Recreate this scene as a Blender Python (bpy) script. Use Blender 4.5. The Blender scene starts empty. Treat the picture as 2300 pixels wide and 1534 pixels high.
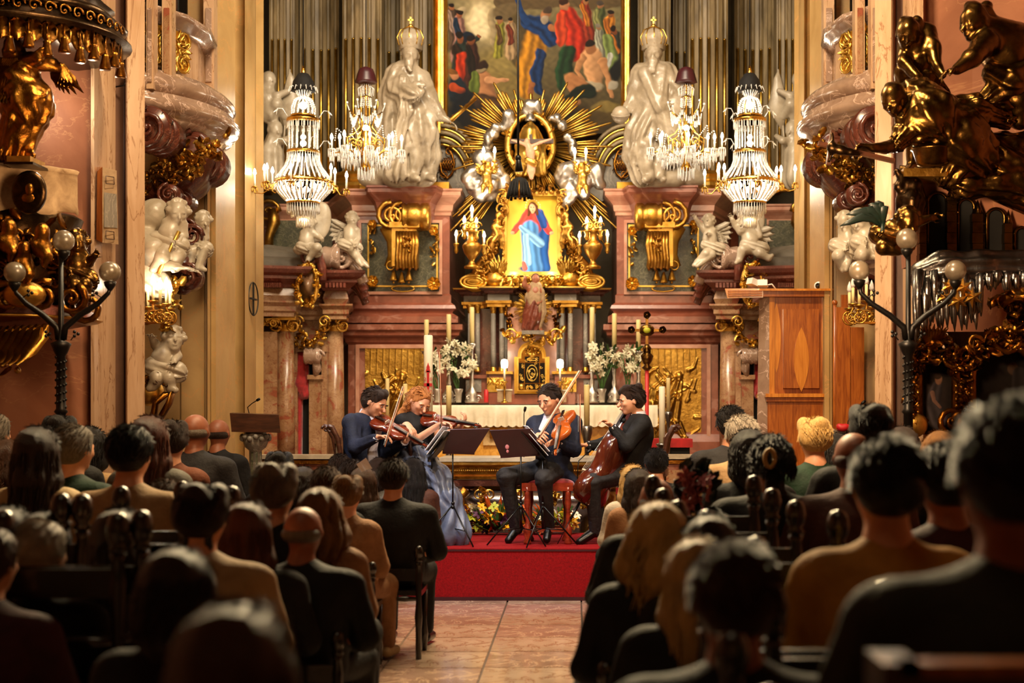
import bpy,math,random
import numpy as np
from mathutils import Vector,Matrix
sc=bpy.context.scene
COL=sc.collection
PI=math.pi
F=3322.0
VX,VY,HC=1294.0,930.0,1.57
AX=-0.576
def X(px,Y):return(px-VX)*Y/F
def Z(py,Y):return HC-(py-VY)*Y/F
def P(px,py,Y):return Vector((X(px,Y),Y,Z(py,Y)))
def mx(x):return 2*AX-x
# ---- camera
cam=bpy.data.cameras.new('camera');camo=bpy.data.objects.new('camera',cam);COL.objects.link(camo)
camo.location=(0,0,HC);camo.rotation_euler=(PI/2,0,0)
cam.sensor_width=36;cam.lens=36*F/2300
cam.shift_x=-(VX-1150)/2300;cam.shift_y=(VY-767)/2300
cam.clip_start=0.2;cam.clip_end=100
cam.dof.use_dof=True;cam.dof.focus_distance=13.6;cam.dof.aperture_fstop=1.9
sc.camera=camo
# ---- world, exposure, large lights
w=bpy.data.worlds.new('world');sc.world=w;w.use_nodes=True
w.node_tree.nodes['Background'].inputs[0].default_value=(1,.75,.5,1)
w.node_tree.nodes['Background'].inputs[1].default_value=0.1
sc.view_settings.view_transform='Standard';sc.view_settings.look='None'
sc.view_settings.exposure=0.0;sc.view_settings.gamma=1;sc.view_settings.use_curve_mapping=False
sc.cycles.use_denoising=True
sc.cycles.max_bounces=6;sc.cycles.diffuse_bounces=3;sc.cycles.glossy_bounces=3
sc.cycles.transmission_bounces=4;sc.cycles.transparent_max_bounces=8
sc.cycles.sample_clamp_indirect=4;sc.cycles.sample_clamp_direct=0
sc.cycles.caustics_reflective=False;sc.cycles.caustics_refractive=False
def aim(o,tgt):
 o.rotation_euler=(Vector(tgt)-o.location).to_track_quat('-Z','Y').to_euler()
def area(name,loc,tgt,size,power,col,sy=None,spread=PI):
 l=bpy.data.lights.new(name,'AREA');l.size=size;l.energy=power;l.color=col;l.spread=spread
 if sy:l.shape='RECTANGLE';l.size_y=sy
 o=bpy.data.objects.new(name,l);COL.objects.link(o);o.location=loc;aim(o,tgt);return o
def spot(name,loc,tgt,power,col,ang,blend=.5,rad=.15):
 l=bpy.data.lights.new(name,'SPOT');l.energy=power;l.color=col;l.spot_size=math.radians(ang);l.spot_blend=blend;l.shadow_soft_size=rad
 o=bpy.data.objects.new(name,l);COL.objects.link(o);o.location=loc;aim(o,tgt);return o
def point(name,loc,power,col,rad=.1):
 l=bpy.data.lights.new(name,'POINT');l.energy=power;l.color=col;l.shadow_soft_size=rad
 o=bpy.data.objects.new(name,l);COL.objects.link(o);o.location=loc;return o
WARM=(1,.74,.44);WARM2=(1,.83,.6);COOL=(.86,.9,1)
spot('stage_spot_light',(-3.4,9.4,7.6),(-0.9,13.1,.9),1900,COOL,27,.3,.1)
spot('stage_spot_light',(1.8,9.6,7.8),(-0.7,13.1,.8),800,(1,.93,.85),28,.4,.12)
spot('stage_front_fill',(-1.4,6.0,6.4),(-.8,13.0,1.3),700,(1,.92,.82),20,.5,.12)  # added fill spot, brightens the musicians' faces from the front
spot('stage_back_light',(-2.4,16.5,7.2),(-.9,12.6,.8),520,COOL,40,.5,.12)
area('altar_wash_light',(-.6,12.6,9.5),(-.6,20.5,3.2),3.4,420,WARM2,1.6,math.radians(110))
area('apse_wash_light',(-.6,15.0,7.5),(-.6,22,4.0),3.4,120,WARM2,1.6)
area('nave_dim_light',(-.6,2.5,10.5),(-.6,5.5,0),4,60,WARM,4)
area('nave_front_glow',(-.6,12.2,5.7),(-.6,4.0,1.0),3.6,620,(1,.76,.42),.6,math.radians(120))
area('pier_wash_light',(-1.6,9.4,8.2),(-4.6,12.6,3.4),.7,190,WARM,.5,math.radians(110))
area('pier_wash_light',(0.2,9.2,8.0),(3.3,12.2,3.4),.7,280,WARM,.5,math.radians(110))
area('pulpit_light',(-2.4,9.4,3.2),(-4.2,11.4,3.6),.5,60,(1,.62,.3),.5)
area('sculpture_light',(1.3,9.2,3.0),(2.9,11.4,2.6),.5,150,(1,.66,.36),.5)
point('pier_lamp',(2.62,12.35,3.55),16,(1,.9,.75),.05)
point('pier_lamp',(-3.98,12.0,4.1),16,(1,.86,.66),.05)
# ---- mesh builder
ORG={}
def V3(p):return Vector(p)
def frame(d,up=(0,0,1)):
 d=Vector(d).normalized();u=Vector(up)
 if abs(d.dot(u))>.98:u=Vector((0,1,0))if abs(d.y)<.9 else Vector((1,0,0))
 r=d.cross(u).normalized();return r,r.cross(d).normalized(),d
class MB:
 def __init__(s):s.v=[];s.f=[];s.s=[]
 def add(s,v,f,sm=False):
  o=len(s.v);s.v+=[tuple(p)for p in v]
  for q in f:s.f.append(tuple(i+o for i in q));s.s.append(sm)
  return s
 def box(s,x0,x1,y0,y1,z0,z1,R=None,c=None):
  v=[(x,y,z)for z in(z0,z1)for y in(y0,y1)for x in(x0,x1)]
  if R is not None:v=[tuple(Vector(c)+R@Vector(p))for p in v]
  return s.add(v,[(0,2,3,1),(4,5,7,6),(0,1,5,4),(2,6,7,3),(0,4,6,2),(1,3,7,5)])
 def pbox(s,px0,px1,py0,py1,Y,d):
  return s.box(X(px0,Y),X(px1,Y),Y,Y+d,Z(py1,Y),Z(py0,Y))
 def bar(s,a,b,w,h=None,up=(0,0,1)):
  a=V3(a);b=V3(b);h=h or w;r,u,d=frame(b-a,up);v=[]
  for p in(a,b):
   for i,j in((-1,-1),(1,-1),(1,1),(-1,1)):v.append(p+r*i*w/2+u*j*h/2)
  return s.add(v,[(0,1,2,3),(7,6,5,4),(0,4,5,1),(1,5,6,2),(2,6,7,3),(3,7,4,0)])
 def lathe(s,prof,c=(0,0,0),n=16,ax=(0,0,1),rib=0,ribn=8,a0=0,a1=2*PI,sx=1.0,sy=1.0):
  r,u,d=frame(ax,(0,1,0))if abs(Vector(ax).z)>.98 else frame(ax)
  full=abs(a1-a0-2*PI)<1e-6;m=n if full else n+1;v=[];f=[]
  for(R,h)in prof:
   for k in range(m):
    a=a0+(a1-a0)*k/n;q=R*(1+rib*math.cos(ribn*a))
    v.append(Vector(c)+r*(q*math.cos(a)*sx)+u*(q*math.sin(a)*sy)+d*h)
  for i in range(len(prof)-1):
   for k in range(n):
    k2=(k+1)%m
    f.append((i*m+k,i*m+k2,(i+1)*m+k2,(i+1)*m+k))
  if full:
   if prof[0][0]>1e-4:f.append(tuple(range(m))[::-1])
   if prof[-1][0]>1e-4:f.append(tuple((len(prof)-1)*m+k for k in range(m)))
  return s.add(v,f,True)
 def tube(s,pts,r,n=6,cap=True,flat=1.0,up=(0,0,1)):
  pts=[V3(p)for p in pts];N=len(pts)
  rs=[r]*N if not isinstance(r,(list,tuple))else list(r)
  if len(rs)!=N:rs=[rs[0]+(rs[-1]-rs[0])*i/(N-1)for i in range(N)]if len(rs)==2 else rs
  v=[];f=[];t0=(pts[1]-pts[0]).normalized();rr,uu,_=frame(t0,up)
  for i,p in enumerate(pts):
   t=(pts[min(i+1,N-1)]-pts[max(i-1,0)])
   t=t.normalized()if t.length>1e-9 else t0
   rr=(rr-t*rr.dot(t))
   rr=rr.normalized()if rr.length>1e-6 else frame(t,up)[0]
   uu=rr.cross(t)
   for k in range(n):
    a=2*PI*k/n;v.append(p+rr*math.cos(a)*rs[i]+uu*math.sin(a)*rs[i]*flat)
  for i in range(N-1):
   for k in range(n):
    k2=(k+1)%n;f.append((i*n+k,(i+1)*n+k,(i+1)*n+k2,i*n+k2))
  if cap:f.append(tuple(range(n)));f.append(tuple((N-1)*n+k for k in range(n))[::-1])
  return s.add(v,f,True)
 def ball(s,c,r,n=10,m=6,R=None):
  rx,ry,rz=(r,r,r)if not isinstance(r,(tuple,list))else r
  v=[];f=[];c=Vector(c)
  for i in range(1,m):
   t=PI*i/m
   for k in range(n):
    a=2*PI*k/n;q=Vector((rx*math.sin(t)*math.cos(a),ry*math.sin(t)*math.sin(a),rz*math.cos(t)))
    v.append(c+(R@q if R is not None else q))
  a=Vector((0,0,rz));b=-a
  v+=[c+(R@a if R is not None else a),c+(R@b if R is not None else b)];T=len(v)-2
  for k in range(n):
   k2=(k+1)%n;f.append((T,k,k2));f.append((T+1,(m-2)*n+k2,(m-2)*n+k))
   for i in range(m-2):f.append((i*n+k,(i+1)*n+k,(i+1)*n+k2,i*n+k2))
  return s.add(v,f,True)
 def prism(s,poly,y0,y1,sm=False):
  n=len(poly);v=[(x,y0,z)for x,z in poly]+[(x,y1,z)for x,z in poly]
  return s.add(v,[tuple(range(n)),tuple(range(n,2*n))[::-1]]+[(i,n+i,n+(i+1)%n,(i+1)%n)for i in range(n)],sm)
 def plan(s,poly,z0,z1,sm=False):
  n=len(poly);v=[(x,y,z0)for x,y in poly]+[(x,y,z1)for x,y in poly]
  return s.add(v,[tuple(range(n))[::-1],tuple(range(n,2*n))]+[(i,(i+1)%n,n+(i+1)%n,n+i)for i in range(n)],sm)
 def mould(s,path,prof,closed=False,sm=False,caps=True):
  pts=[Vector((p[0],p[1]))for p in path];N=len(pts);nr=[]
  for i in range(N):
   a=pts[i-1]if(i or closed)else None;b=pts[(i+1)%N]if(i<N-1 or closed)else None
   ns=[]
   if a is not None:d=(pts[i]-a).normalized();ns.append(Vector((d.y,-d.x)))
   if b is not None:d=(b-pts[i]).normalized();ns.append(Vector((d.y,-d.x)))
   m=(ns[0]+ns[-1])
   if m.length<1e-6:m=ns[0]
   m.normalize();nr.append(m/max(.35,m.dot(ns[0])))
  M=len(prof);v=[];f=[]
  for i in range(N):
   for(o,z)in prof:q=pts[i]+nr[i]*o;v.append((q.x,q.y,z))
  for i in range(N if closed else N-1):
   j=(i+1)%N
   for k in range(M-1):f.append((i*M+k,i*M+k+1,j*M+k+1,j*M+k))
  if caps and not closed and M>2:f.append(tuple(range(M)));f.append(tuple((N-1)*M+k for k in range(M))[::-1])
  return s.add(v,f,sm)
 def leaf(s,base,d,nrm,L,W,curl=.5,n=5):
  r,u,t=frame(d,nrm);v=[];f=[];p=V3(base);a=0
  prof=[.35,.9,1.0,.75,.4,.08]
  for i in range(n+1):
   wv=W*prof[min(5,int(i*5/n))]/2*(1.15 if i%2 else.9)
   v+=[p-r*wv+u*.12*W,p.copy(),p+r*wv+u*.12*W,p-u*W*.16]
   a=curl*(i+1)/n*1.6;dd=t*math.cos(a)+u*math.sin(a);p=p+dd*L/n
  for i in range(n):
   o=i*4;q=o+4
   f+=[(o,q,q+1,o+1),(o+1,q+1,q+2,o+2),(o+3,q+3,q,o),(o+2,q+2,q+3,o+3)]
  return s.add(v,f,True)
 def volute(s,c,r,turns=1.75,th=.18,ux=(1,0,0),uz=(0,0,1),a0=0,sgn=1,n=6,inner=.12):
  ux=V3(ux);uz=V3(uz);pts=[];rr=[];N=int(turns*12)
  for i in range(N+1):
   t=i/N;a=a0+sgn*turns*2*PI*t;q=r*(1-t)**.9*(1-inner)+r*inner
   pts.append(V3(c)+ux*q*math.cos(a)+uz*q*math.sin(a));rr.append(r*th*(1-.55*t))
  s.tube(pts,rr,n);s.ball(V3(c),r*.17,6,4);return s
 def build(s,name,m,parent=None,kind=None,label=None,cat=None,group=None,org=None):
  o=ORG[parent.name]if parent is not None else Vector(org if org is not None else(0,0,0))
  me=bpy.data.meshes.new(name)
  v=np.array(s.v,dtype=float).reshape(-1,3)-np.array(o)
  me.from_pydata(v.tolist(),[],s.f);me.polygons.foreach_set('use_smooth',s.s);me.validate()
  return link(name,me,m,parent,kind,label,cat,group,o)
def link(name,me,m,parent=None,kind=None,label=None,cat=None,group=None,o=(0,0,0)):
 if m is not None and not me.materials:me.materials.append(m)
 ob=bpy.data.objects.new(name,me);COL.objects.link(ob)
 if parent is not None:ob.parent=parent
 else:ob.location=o
 ORG[ob.name]=Vector(o)
 if kind:ob['kind']=kind
 if label:ob['label']=label
 if cat:ob['category']=cat
 if group:ob['group']=group
 return ob
def thing(name,loc,label,cat,group=None):
 o=bpy.data.objects.new(name,None);COL.objects.link(o);o.location=loc;o.empty_display_size=.1
 ORG[o.name]=Vector(loc);o['label']=label;o['category']=cat
 if group:o['group']=group
 return o
def copy_tree(o,loc=None,parent=None,label=None,group=None):
 c=o.copy();COL.objects.link(c)
 if parent is not None:c.parent=parent
 if loc is not None:c.location=loc
 if label:c['label']=label
 if group:c['group']=group
 ORG[c.name]=Vector(c.location)if parent is None else ORG[parent.name]
 for ch in[q for q in KIDS.get(o.name,[])]or list(o.children):copy_tree(ch,None,c)
 return c
KIDS={}
def inst(me,name,loc,rot,scl,m=None,parent=None,**k):
 ob=bpy.data.objects.new(name,me);COL.objects.link(ob)
 o=ORG[parent.name]if parent is not None else Vector((0,0,0))
 if parent is not None:ob.parent=parent
 ob.location=Vector(loc)-o;ob.rotation_euler=rot;ob.scale=scl
 if m is not None and not me.materials:me.materials.append(m)
 for a,b in k.items():ob[a]=b
 ORG[ob.name]=Vector(loc);return ob
class Sdf:
 def __init__(s):s.p=[]
 def cap(s,a,ra,b,rb,k=.02,fold=None,sub=False):
  s.p.append(('c',np.array(a,float),ra,np.array(b,float),rb,k,fold,sub));return s
 def chain(s,pts,rs,k=.02,fold=None):
  for i in range(len(pts)-1):s.cap(pts[i],rs[i],pts[i+1],rs[i+1],k,fold)
  return s
 def ell(s,c,r,R=None,k=.02,sub=False,fold=None):
  Rm=np.array(R)if R is not None else np.eye(3)
  s.p.append(('e',np.array(c,float),np.array(r,float),Rm,None,k,fold,sub));return s
 def mesh(s,h,name='figure',noise=0,nf=20):
  lo=np.full(3,1e9);hi=-lo
  for q in s.p:
   if q[7]:continue
   if q[0]=='c':r=max(q[2],q[4])+(q[6][0]if q[6]else 0);lo=np.minimum(lo,np.minimum(q[1],q[3])-r);hi=np.maximum(hi,np.maximum(q[1],q[3])+r)
   else:r=q[2].max()+(q[6][0]if q[6]else 0);lo=np.minimum(lo,q[1]-r);hi=np.maximum(hi,q[1]+r)
  lo-=3*h;hi+=3*h;n=np.ceil((hi-lo)/h).astype(int)+1
  D=np.full(n,.5,np.float32)
  for q in s.p:
   kk,fold,k=q[0],q[6],q[5]
   if kk=='c':r=max(q[2],q[4]);b0=np.minimum(q[1],q[3])-r;b1=np.maximum(q[1],q[3])+r
   else:r=q[2].max();b0=q[1]-r;b1=q[1]+r
   e=k+2.5*h+(fold[0]if fold else 0)
   i0=np.maximum(0,np.floor((b0-e-lo)/h).astype(int));i1=np.minimum(n,np.ceil((b1+e-lo)/h).astype(int)+1)
   if(i1<=i0).any():continue
   gx=(lo[0]+h*np.arange(i0[0],i1[0]))[:,None,None];gy=(lo[1]+h*np.arange(i0[1],i1[1]))[None,:,None];gz=(lo[2]+h*np.arange(i0[2],i1[2]))[None,None,:]
   if kk=='c':
    a,b=q[1],q[3];ab=b-a;L=float(ab@ab)+1e-12
    dx,dy,dz=gx-a[0],gy-a[1],gz-a[2]
    t=np.clip((dx*ab[0]+dy*ab[1]+dz*ab[2])/L,0,1)
    ex,ey,ez=dx-t*ab[0],dy-t*ab[1],dz-t*ab[2]
    d=np.sqrt(ex*ex+ey*ey+ez*ez)-(q[2]+(q[4]-q[2])*t)
    if fold:
     rr,uu,_=frame(Vector(ab));th=np.arctan2(ex*uu[0]+ey*uu[1]+ez*uu[2],ex*rr[0]+ey*rr[1]+ez*rr[2])
     d=d+fold[0]*np.sin(fold[1]*th+fold[2]*t+1.3*np.sin(2*th+fold[2]))*(.35+.65*t)
   else:
    c,rr,R=q[1],q[2],q[3];dx,dy,dz=gx-c[0],gy-c[1],gz-c[2]
    u=[(dx*R[0][j]+dy*R[1][j]+dz*R[2][j])/rr[j]for j in range(3)]
    k0=np.sqrt(u[0]**2+u[1]**2+u[2]**2);k1=np.sqrt((u[0]/rr[0])**2+(u[1]/rr[1])**2+(u[2]/rr[2])**2)+1e-9
    d=k0*(k0-1)/k1
    if fold:d=d+fold[0]*np.sin(fold[1]*gx+fold[2])*np.sin(fold[1]*gz*.8+1.1*np.sin(fold[1]*gx*.7))*np.cos(fold[1]*gy*.9+fold[2])
   sl=tuple(slice(i0[j],i1[j])for j in range(3));E=D[sl]
   if q[7]:
    hh=np.clip(.5-.5*(E+d)/k,0,1);D[sl]=E+(-d-E)*hh+k*hh*(1-hh)
   else:
    hh=np.clip(.5+.5*(E-d)/k,0,1);D[sl]=E+(d-E)*hh-k*hh*(1-hh)
  if noise:
   g=[lo[j]+h*np.arange(n[j])for j in range(3)];gx,gy,gz=g[0][:,None,None],g[1][None,:,None],g[2][None,None,:]
   D+=(noise*np.sin(nf*gx+2*np.sin(nf*.6*gz))*np.sin(nf*.8*gz+1.7*np.sin(nf*.5*gy))*np.cos(nf*.9*gy)).astype(np.float32)
  S=D<0;pos=[];cel=[];fq=[]
  st=np.array([n[1]*n[2],n[2],1])
  for ax in range(3):
   sa=[slice(None)]*3;sb=[slice(None)]*3;sa[ax]=slice(0,-1);sb[ax]=slice(1,None)
   A=D[tuple(sa)];B=D[tuple(sb)];cr=np.argwhere(S[tuple(sa)]!=S[tuple(sb)])
   if not len(cr):continue
   a=A[tuple(cr.T)];b=B[tuple(cr.T)];t=a/(a-b);pp=cr.astype(float);pp[:,ax]+=t
   o1,o2=[j for j in range(3)if j!=ax];e1=np.eye(3,dtype=int)[o1];e2=np.eye(3,dtype=int)[o2]
   ids=[(cr-x*e1-y*e2)@st for x,y in((1,1),(0,1),(0,0),(1,0))]
   for q in ids:pos.append(pp);cel.append(q)
   quad=np.stack(ids,1);flip=(a<0)^(ax==1);quad[~flip]=quad[~flip][:,::-1];fq.append(quad)
  pos=np.concatenate(pos);cel=np.concatenate(cel);uq,inv=np.unique(cel,return_inverse=True)
  cnt=np.bincount(inv);vv=np.stack([np.bincount(inv,pos[:,j])/cnt for j in range(3)],1)*h+lo
  fc=np.searchsorted(uq,np.concatenate(fq))
  me=bpy.data.meshes.new(name);me.vertices.add(len(vv));me.vertices.foreach_set('co',vv.ravel())
  me.loops.add(fc.size);me.loops.foreach_set('vertex_index',fc.ravel().astype(np.int32));me.polygons.add(len(fc))
  me.polygons.foreach_set('loop_start',np.arange(0,fc.size,4,dtype=np.int32));me.polygons.foreach_set('use_smooth',np.ones(len(fc),bool))
  me.update(calc_edges=True);return me
 def build(s,name,m,h,parent=None,org=None,noise=0,nf=20,**k):
  me=s.mesh(h,name,noise,nf);o=ORG[parent.name]if parent is not None else Vector(org if org is not None else(0,0,0))
  me.transform(Matrix.Translation(-o));return link(name,me,m,parent,o=o,**k)
def lin(h):
 if isinstance(h,str):
  c=[int(h[i:i+2],16)/255 for i in(0,2,4)]
  return tuple(((x/12.92)if x<=.04045 else((x+.055)/1.055)**2.4)for x in c)+(1,)
 return tuple(h)+(1,)if len(h)==3 else h
MATS={}
def mk(name,c1,c2=None,sc_=4,rough=.5,metal=0,bump=0,bsc=25,vein=None,vsc=3,vw=.06,st=(1,1,1),em=0,spec=.5,blot=None,blsc=6,sheen=0,trans=0,alpha=1,coat=0,wood=0):
 m=bpy.data.materials.new(name);m.use_nodes=True;N=m.node_tree.nodes;L=m.node_tree.links;b=N['Principled BSDF']
 b.inputs['Roughness'].default_value=rough;b.inputs['Metallic'].default_value=metal
 b.inputs['Specular IOR Level'].default_value=spec;b.inputs['Sheen Weight'].default_value=sheen
 b.inputs['Transmission Weight'].default_value=trans;b.inputs['Alpha'].default_value=alpha;b.inputs['Coat Weight'].default_value=coat
 tc=N.new('ShaderNodeTexCoord');mp=N.new('ShaderNodeMapping');mp.inputs['Scale'].default_value=st;L.new(tc.outputs['Object'],mp.inputs[0])
 def noise(s,d=4,r=.55,dist=0):
  n=N.new('ShaderNodeTexNoise');n.inputs['Scale'].default_value=s;n.inputs['Detail'].default_value=d;n.inputs['Roughness'].default_value=r;n.inputs['Distortion'].default_value=dist
  L.new(mp.outputs[0],n.inputs['Vector']);return n
 def ramp(src,a,bb,inv=False):
  r=N.new('ShaderNodeMapRange');r.inputs[1].default_value=a;r.inputs[2].default_value=bb;r.inputs[3].default_value=1 if inv else 0;r.inputs[4].default_value=0 if inv else 1
  L.new(src,r.inputs[0]);return r.outputs[0]
 def mix(f,a,bcol):
  x=N.new('ShaderNodeMix');x.data_type='RGBA';L.new(f,x.inputs[0])
  if isinstance(a,tuple):x.inputs[6].default_value=a
  else:L.new(a,x.inputs[6])
  x.inputs[7].default_value=bcol;return x.outputs[2]
 col=lin(c1)
 if c2 is not None:
  nn=noise(sc_,5,.6,.6 if not wood else wood);col=mix(ramp(nn.outputs[0],.35,.65),col,lin(c2))
 if blot is not None:
  col=mix(ramp(noise(blsc,3,.6,1.2).outputs[0],.56,.62),col,lin(blot))
 if vein is not None:
  nn=noise(vsc,6,.6,1.5);su=N.new('ShaderNodeMath');su.operation='SUBTRACT';su.inputs[1].default_value=.5;L.new(nn.outputs[0],su.inputs[0])
  ab=N.new('ShaderNodeMath');ab.operation='ABSOLUTE';L.new(su.outputs[0],ab.inputs[0]);col=mix(ramp(ab.outputs[0],0,vw,True),col,lin(vein))
 if isinstance(col,tuple):b.inputs['Base Color'].default_value=col
 else:L.new(col,b.inputs['Base Color'])
 if bump:
  bp=N.new('ShaderNodeBump');bp.inputs['Strength'].default_value=bump;bp.inputs['Distance'].default_value=.02;L.new(noise(bsc,5,.6).outputs[0],bp.inputs['Height']);L.new(bp.outputs[0],b.inputs['Normal'])
 if em:b.inputs['Emission Color'].default_value=lin(c1);b.inputs['Emission Strength'].default_value=em
 MATS[name]=m;return m
M=MATS
mk('cream_marble','b4925e','9e7c4a',1.6,.42,bump=.04,vein='b98a52',vsc=1.1,vw=.012)
mk('cream_marble_dark','a97d4d','8e6238',1.6,.5,bump=.04,vein='7c5530',vsc=1.5,vw=.015)
mk('pier_marble','c2a283','b08d6c',2.2,.22,st=(3,3,.5),bump=.02,bsc=8,vein='8f6a4e',vsc=1.5,vw=.02,spec=.7)
mk('pier_recess','6a4630','553624',3,.5)
mk('rose_plaster','a0684a','865238',1.4,.6,vein='a87450',vsc=.8,vw=.008,bump=.05)
mk('pink_marble','8a4e3a','6e3a2a',5,.28,blot='946252',blsc=3,spec=.6,bump=.02)
mk('pink_marble_light','b88870','9a624c',4,.28,spec=.6)
mk('red_marble','6d3325','552419',6,.3,vein='9a6350',vsc=5,vw=.01,spec=.6)
mk('green_marble','4c4a36','35352a',14,.3,vein='77715a',vsc=9,vw=.02,spec=.5)
mk('brown_marble','a48262','86603f',5,.25,blot='8a4a34',blsc=5,vein='6a3a28',vsc=8,vw=.015,spec=.6)
mk('grey_stone','7d766c','686056',3,.6,vein='93897b',vsc=3,vw=.02)
mk('dark_ledge','5c5346','4b4338',6,.75)
mk('fluted_stone','94805c','5e4f36',3,.5,st=(2,2,.4),bump=.1,bsc=30)
mk('apse_wall','6a5c46','52472f',2,.7)
mk('gold','cfa04e','a0742a',7,.36,1,bump=.2,bsc=30)
mk('gold_bright','e6be62','c4963a',6,.36,1,bump=.12,bsc=25)
mk('gold_flat','c4953c','a87a26',5,.45,.85)
mk('gold_relief','c49c4a','9c7430',4,.34,1,bump=.4,bsc=22)
mk('gold_dark','9c6a26','6a4014',9,.3,1,bump=.3,bsc=30)
mk('bronze_gold','745428','4c3416',8,.27,1,bump=.15,bsc=30)
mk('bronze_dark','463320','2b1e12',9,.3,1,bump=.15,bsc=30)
mk('silver','d4cec6','a8a29a',6,.4,1,bump=.08,bsc=20)
mk('silver_dark','8f8b8a','6a6562',6,.28,1,bump=.2,bsc=20)
mk('white_marble','b4a894','988b76',5,.35,bump=.15,bsc=20,spec=.6)
mk('statue_marble','a0927e','7e705c',5,.34,bump=.25,bsc=16,spec=.6)
mk('polished_stone','9c8270','846a5a',4,.15,spec=.9,vein='cbb0a0',vsc=3,vw=.02)
mk('mahogany_stone','54291d','3f1d14',5,.25,spec=.6,vein='6e3c2c',vsc=4,vw=.02)
mk('black_metal','120f0d',None,rough=.4,metal=.6)
mk('iron','1c1a17',None,rough=.5,metal=.5)
mk('brass','c79a4b','a4772c',20,.25,1)
mk('black_wood','14100d','1f1712',8,.25,coat=.4)
mk('dark_wood','4a2715','2f170b',6,.35,st=(1,1,6),coat=.2)
mk('cherry_wood','a85e20','7c3a0e',3,.28,st=(9,9,.8),wood=1.5,bump=.02,bsc=60,coat=.35)
mk('cherry_wood_light','c98131','a9621c',2,.26,st=(7,7,.5),wood=2,coat=.35)
mk('red_wood','9a3a22','6d1f12',4,.25,st=(1,1,5),coat=.4)
mk('red_carpet','8a0d12','6c0a0e',60,.95,bump=.3,bsc=200,spec=.15)
mk('red_velvet','a9141a','86090e',20,.8,sheen=.6)
mk('red_cloth','b01b1b','8c1212',10,.85)
mk('white_cloth','dcd2bc','cbbf a4'.replace(' ',''),5,.85,bump=.1,bsc=40)
mk('yellow_marble','d4a04a','c08a34',4,.35,vein='b07824',vsc=3,vw=.03)
mk('cream_stone','c6ab7c','b39465',5,.4,vein='a48455',vsc=3,vw=.02)
mk('floor_marble','a4887a','8a6c5c',2,.12,vein='c7a890',vsc=2,vw=.02,spec=.6)
mk('floor_marble_pale','b8a08e','a08672',2,.12,vein='8a6650',vsc=2,vw=.02,spec=.6)
mk('grout','3f2c20',None,rough=.8)
mk('candle_wax','d8c48c','cdb87c',4,.45)
mk('candle_white','e8e0cc',None,rough=.45)
mk('paint_red','b0161c',None,rough=.5)
mk('bulb_hot','fff1d2',em=60)
mk('bulb_warm','ffd28c',em=34)
mk('flame','ffd9a0',em=20)
mk('lamp_glow','fff0d4',em=9)
mk('crystal','f6f2ea','ffffff',30,.06,spec=1,trans=.35)
mk('crystal_bright','fdf8ee',None,rough=.08,spec=1,trans=.2)
mk('frosted_glass','968670','5e5242',5,.3,spec=.7,trans=.6)
mk('dark_glass','11100e',None,rough=.1,spec=.8)
mk('skin','d49a78','c68a68',10,.5,bump=.02)
mk('skin_pale','d69f80','cc9070',10,.48)
mk('skin_tan','94583c','844c32',10,.5)
mk('lips','9a4438',None,rough=.5)
mk('eye_dark','1c1310',None,rough=.3)
mk('eye_white','d8cfc4',None,rough=.3)
for nm,a,b_ in(('black','0f0b09','181210'),('dark_brown','22150d','301d11'),('brown','3f2716','533420'),('auburn','46200f','5c2c16'),('golden_brown','6b4824','875d2e'),('blonde','c49a55','dcb878'),('ginger','b06a34','d08a4c'),('grey','6a6055','857a6c'),('white','a89c8c','c4b8a8')):
 mk('hair_'+nm,a,b_,6,.42,st=(16,16,1.2),bump=.9,bsc=16,spec=.35)
for nm,a,b_ in(('black','0b0a0a','121010'),('navy','1b2136','141827'),('charcoal','2a2829','1e1c1e'),('beige','9a7c55','8a6c48'),('tan','8a6342','7b5536'),('cream','b39a72','a48a62'),('green','16301f','102417'),('olive','23200f','1a180d'),('brown','4a2a1d','3c2118'),('yellow','ac7c2c','94681f'),('grey','5f5a50','514c44'),('white','b6aea2','a69e92'),('orange','6a3a22','5a2e1a'),('wine','3a1518','2c1013')):
 mk('cloth_'+nm,a,b_,12,.75,bump=.3,bsc=40,spec=.25)
mk('satin_blue_grey','66708a','4d556c',5,.34,spec=.5,bump=.2,bsc=10)
mk('shirt_white','d8d4dc',None,rough=.7)
mk('violin_wood','7a2c10','4f1808',4,.16,coat=.7)
mk('viola_wood','b5591a','8c3a0e',4,.16,coat=.7)
mk('cello_wood','5e2510','35120a',4,.18,st=(1,1,.3),coat=.6)
mk('bow_stick','a06a4a',None,rough=.3)
mk('bow_hair','d8ccb8',None,rough=.5)
mk('stand_wine','3c1018','300c13',4,.4)
mk('stand_black','0d0c0c',None,rough=.3,metal=.4)
mk('paper','e4e4ec',None,rough=.8)
mk('petal_white','d9d2b8','c8c2a2',20,.6)
mk('petal_yellow','e0a800','d08c00',20,.6)
mk('petal_orange','d4601a','c44a10',20,.6)
mk('petal_purple','3d1548','5c1c3c',20,.6)
mk('petal_pink','b06a6e','a05a60',20,.6)
mk('petal_lime','a8a81c','8c9416',20,.6)
mk('leaf_green','2c4a1c','3f6428',10,.45)
mk('leaf_dark','0f201a','0a1512',6,.4)
mk('plastic_white','d8d4cc',None,rough=.4)
mk('parchment','a58a68','7c6144',7,.8)
mk('shadow_dark','0c0906',None,rough=.9)
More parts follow.
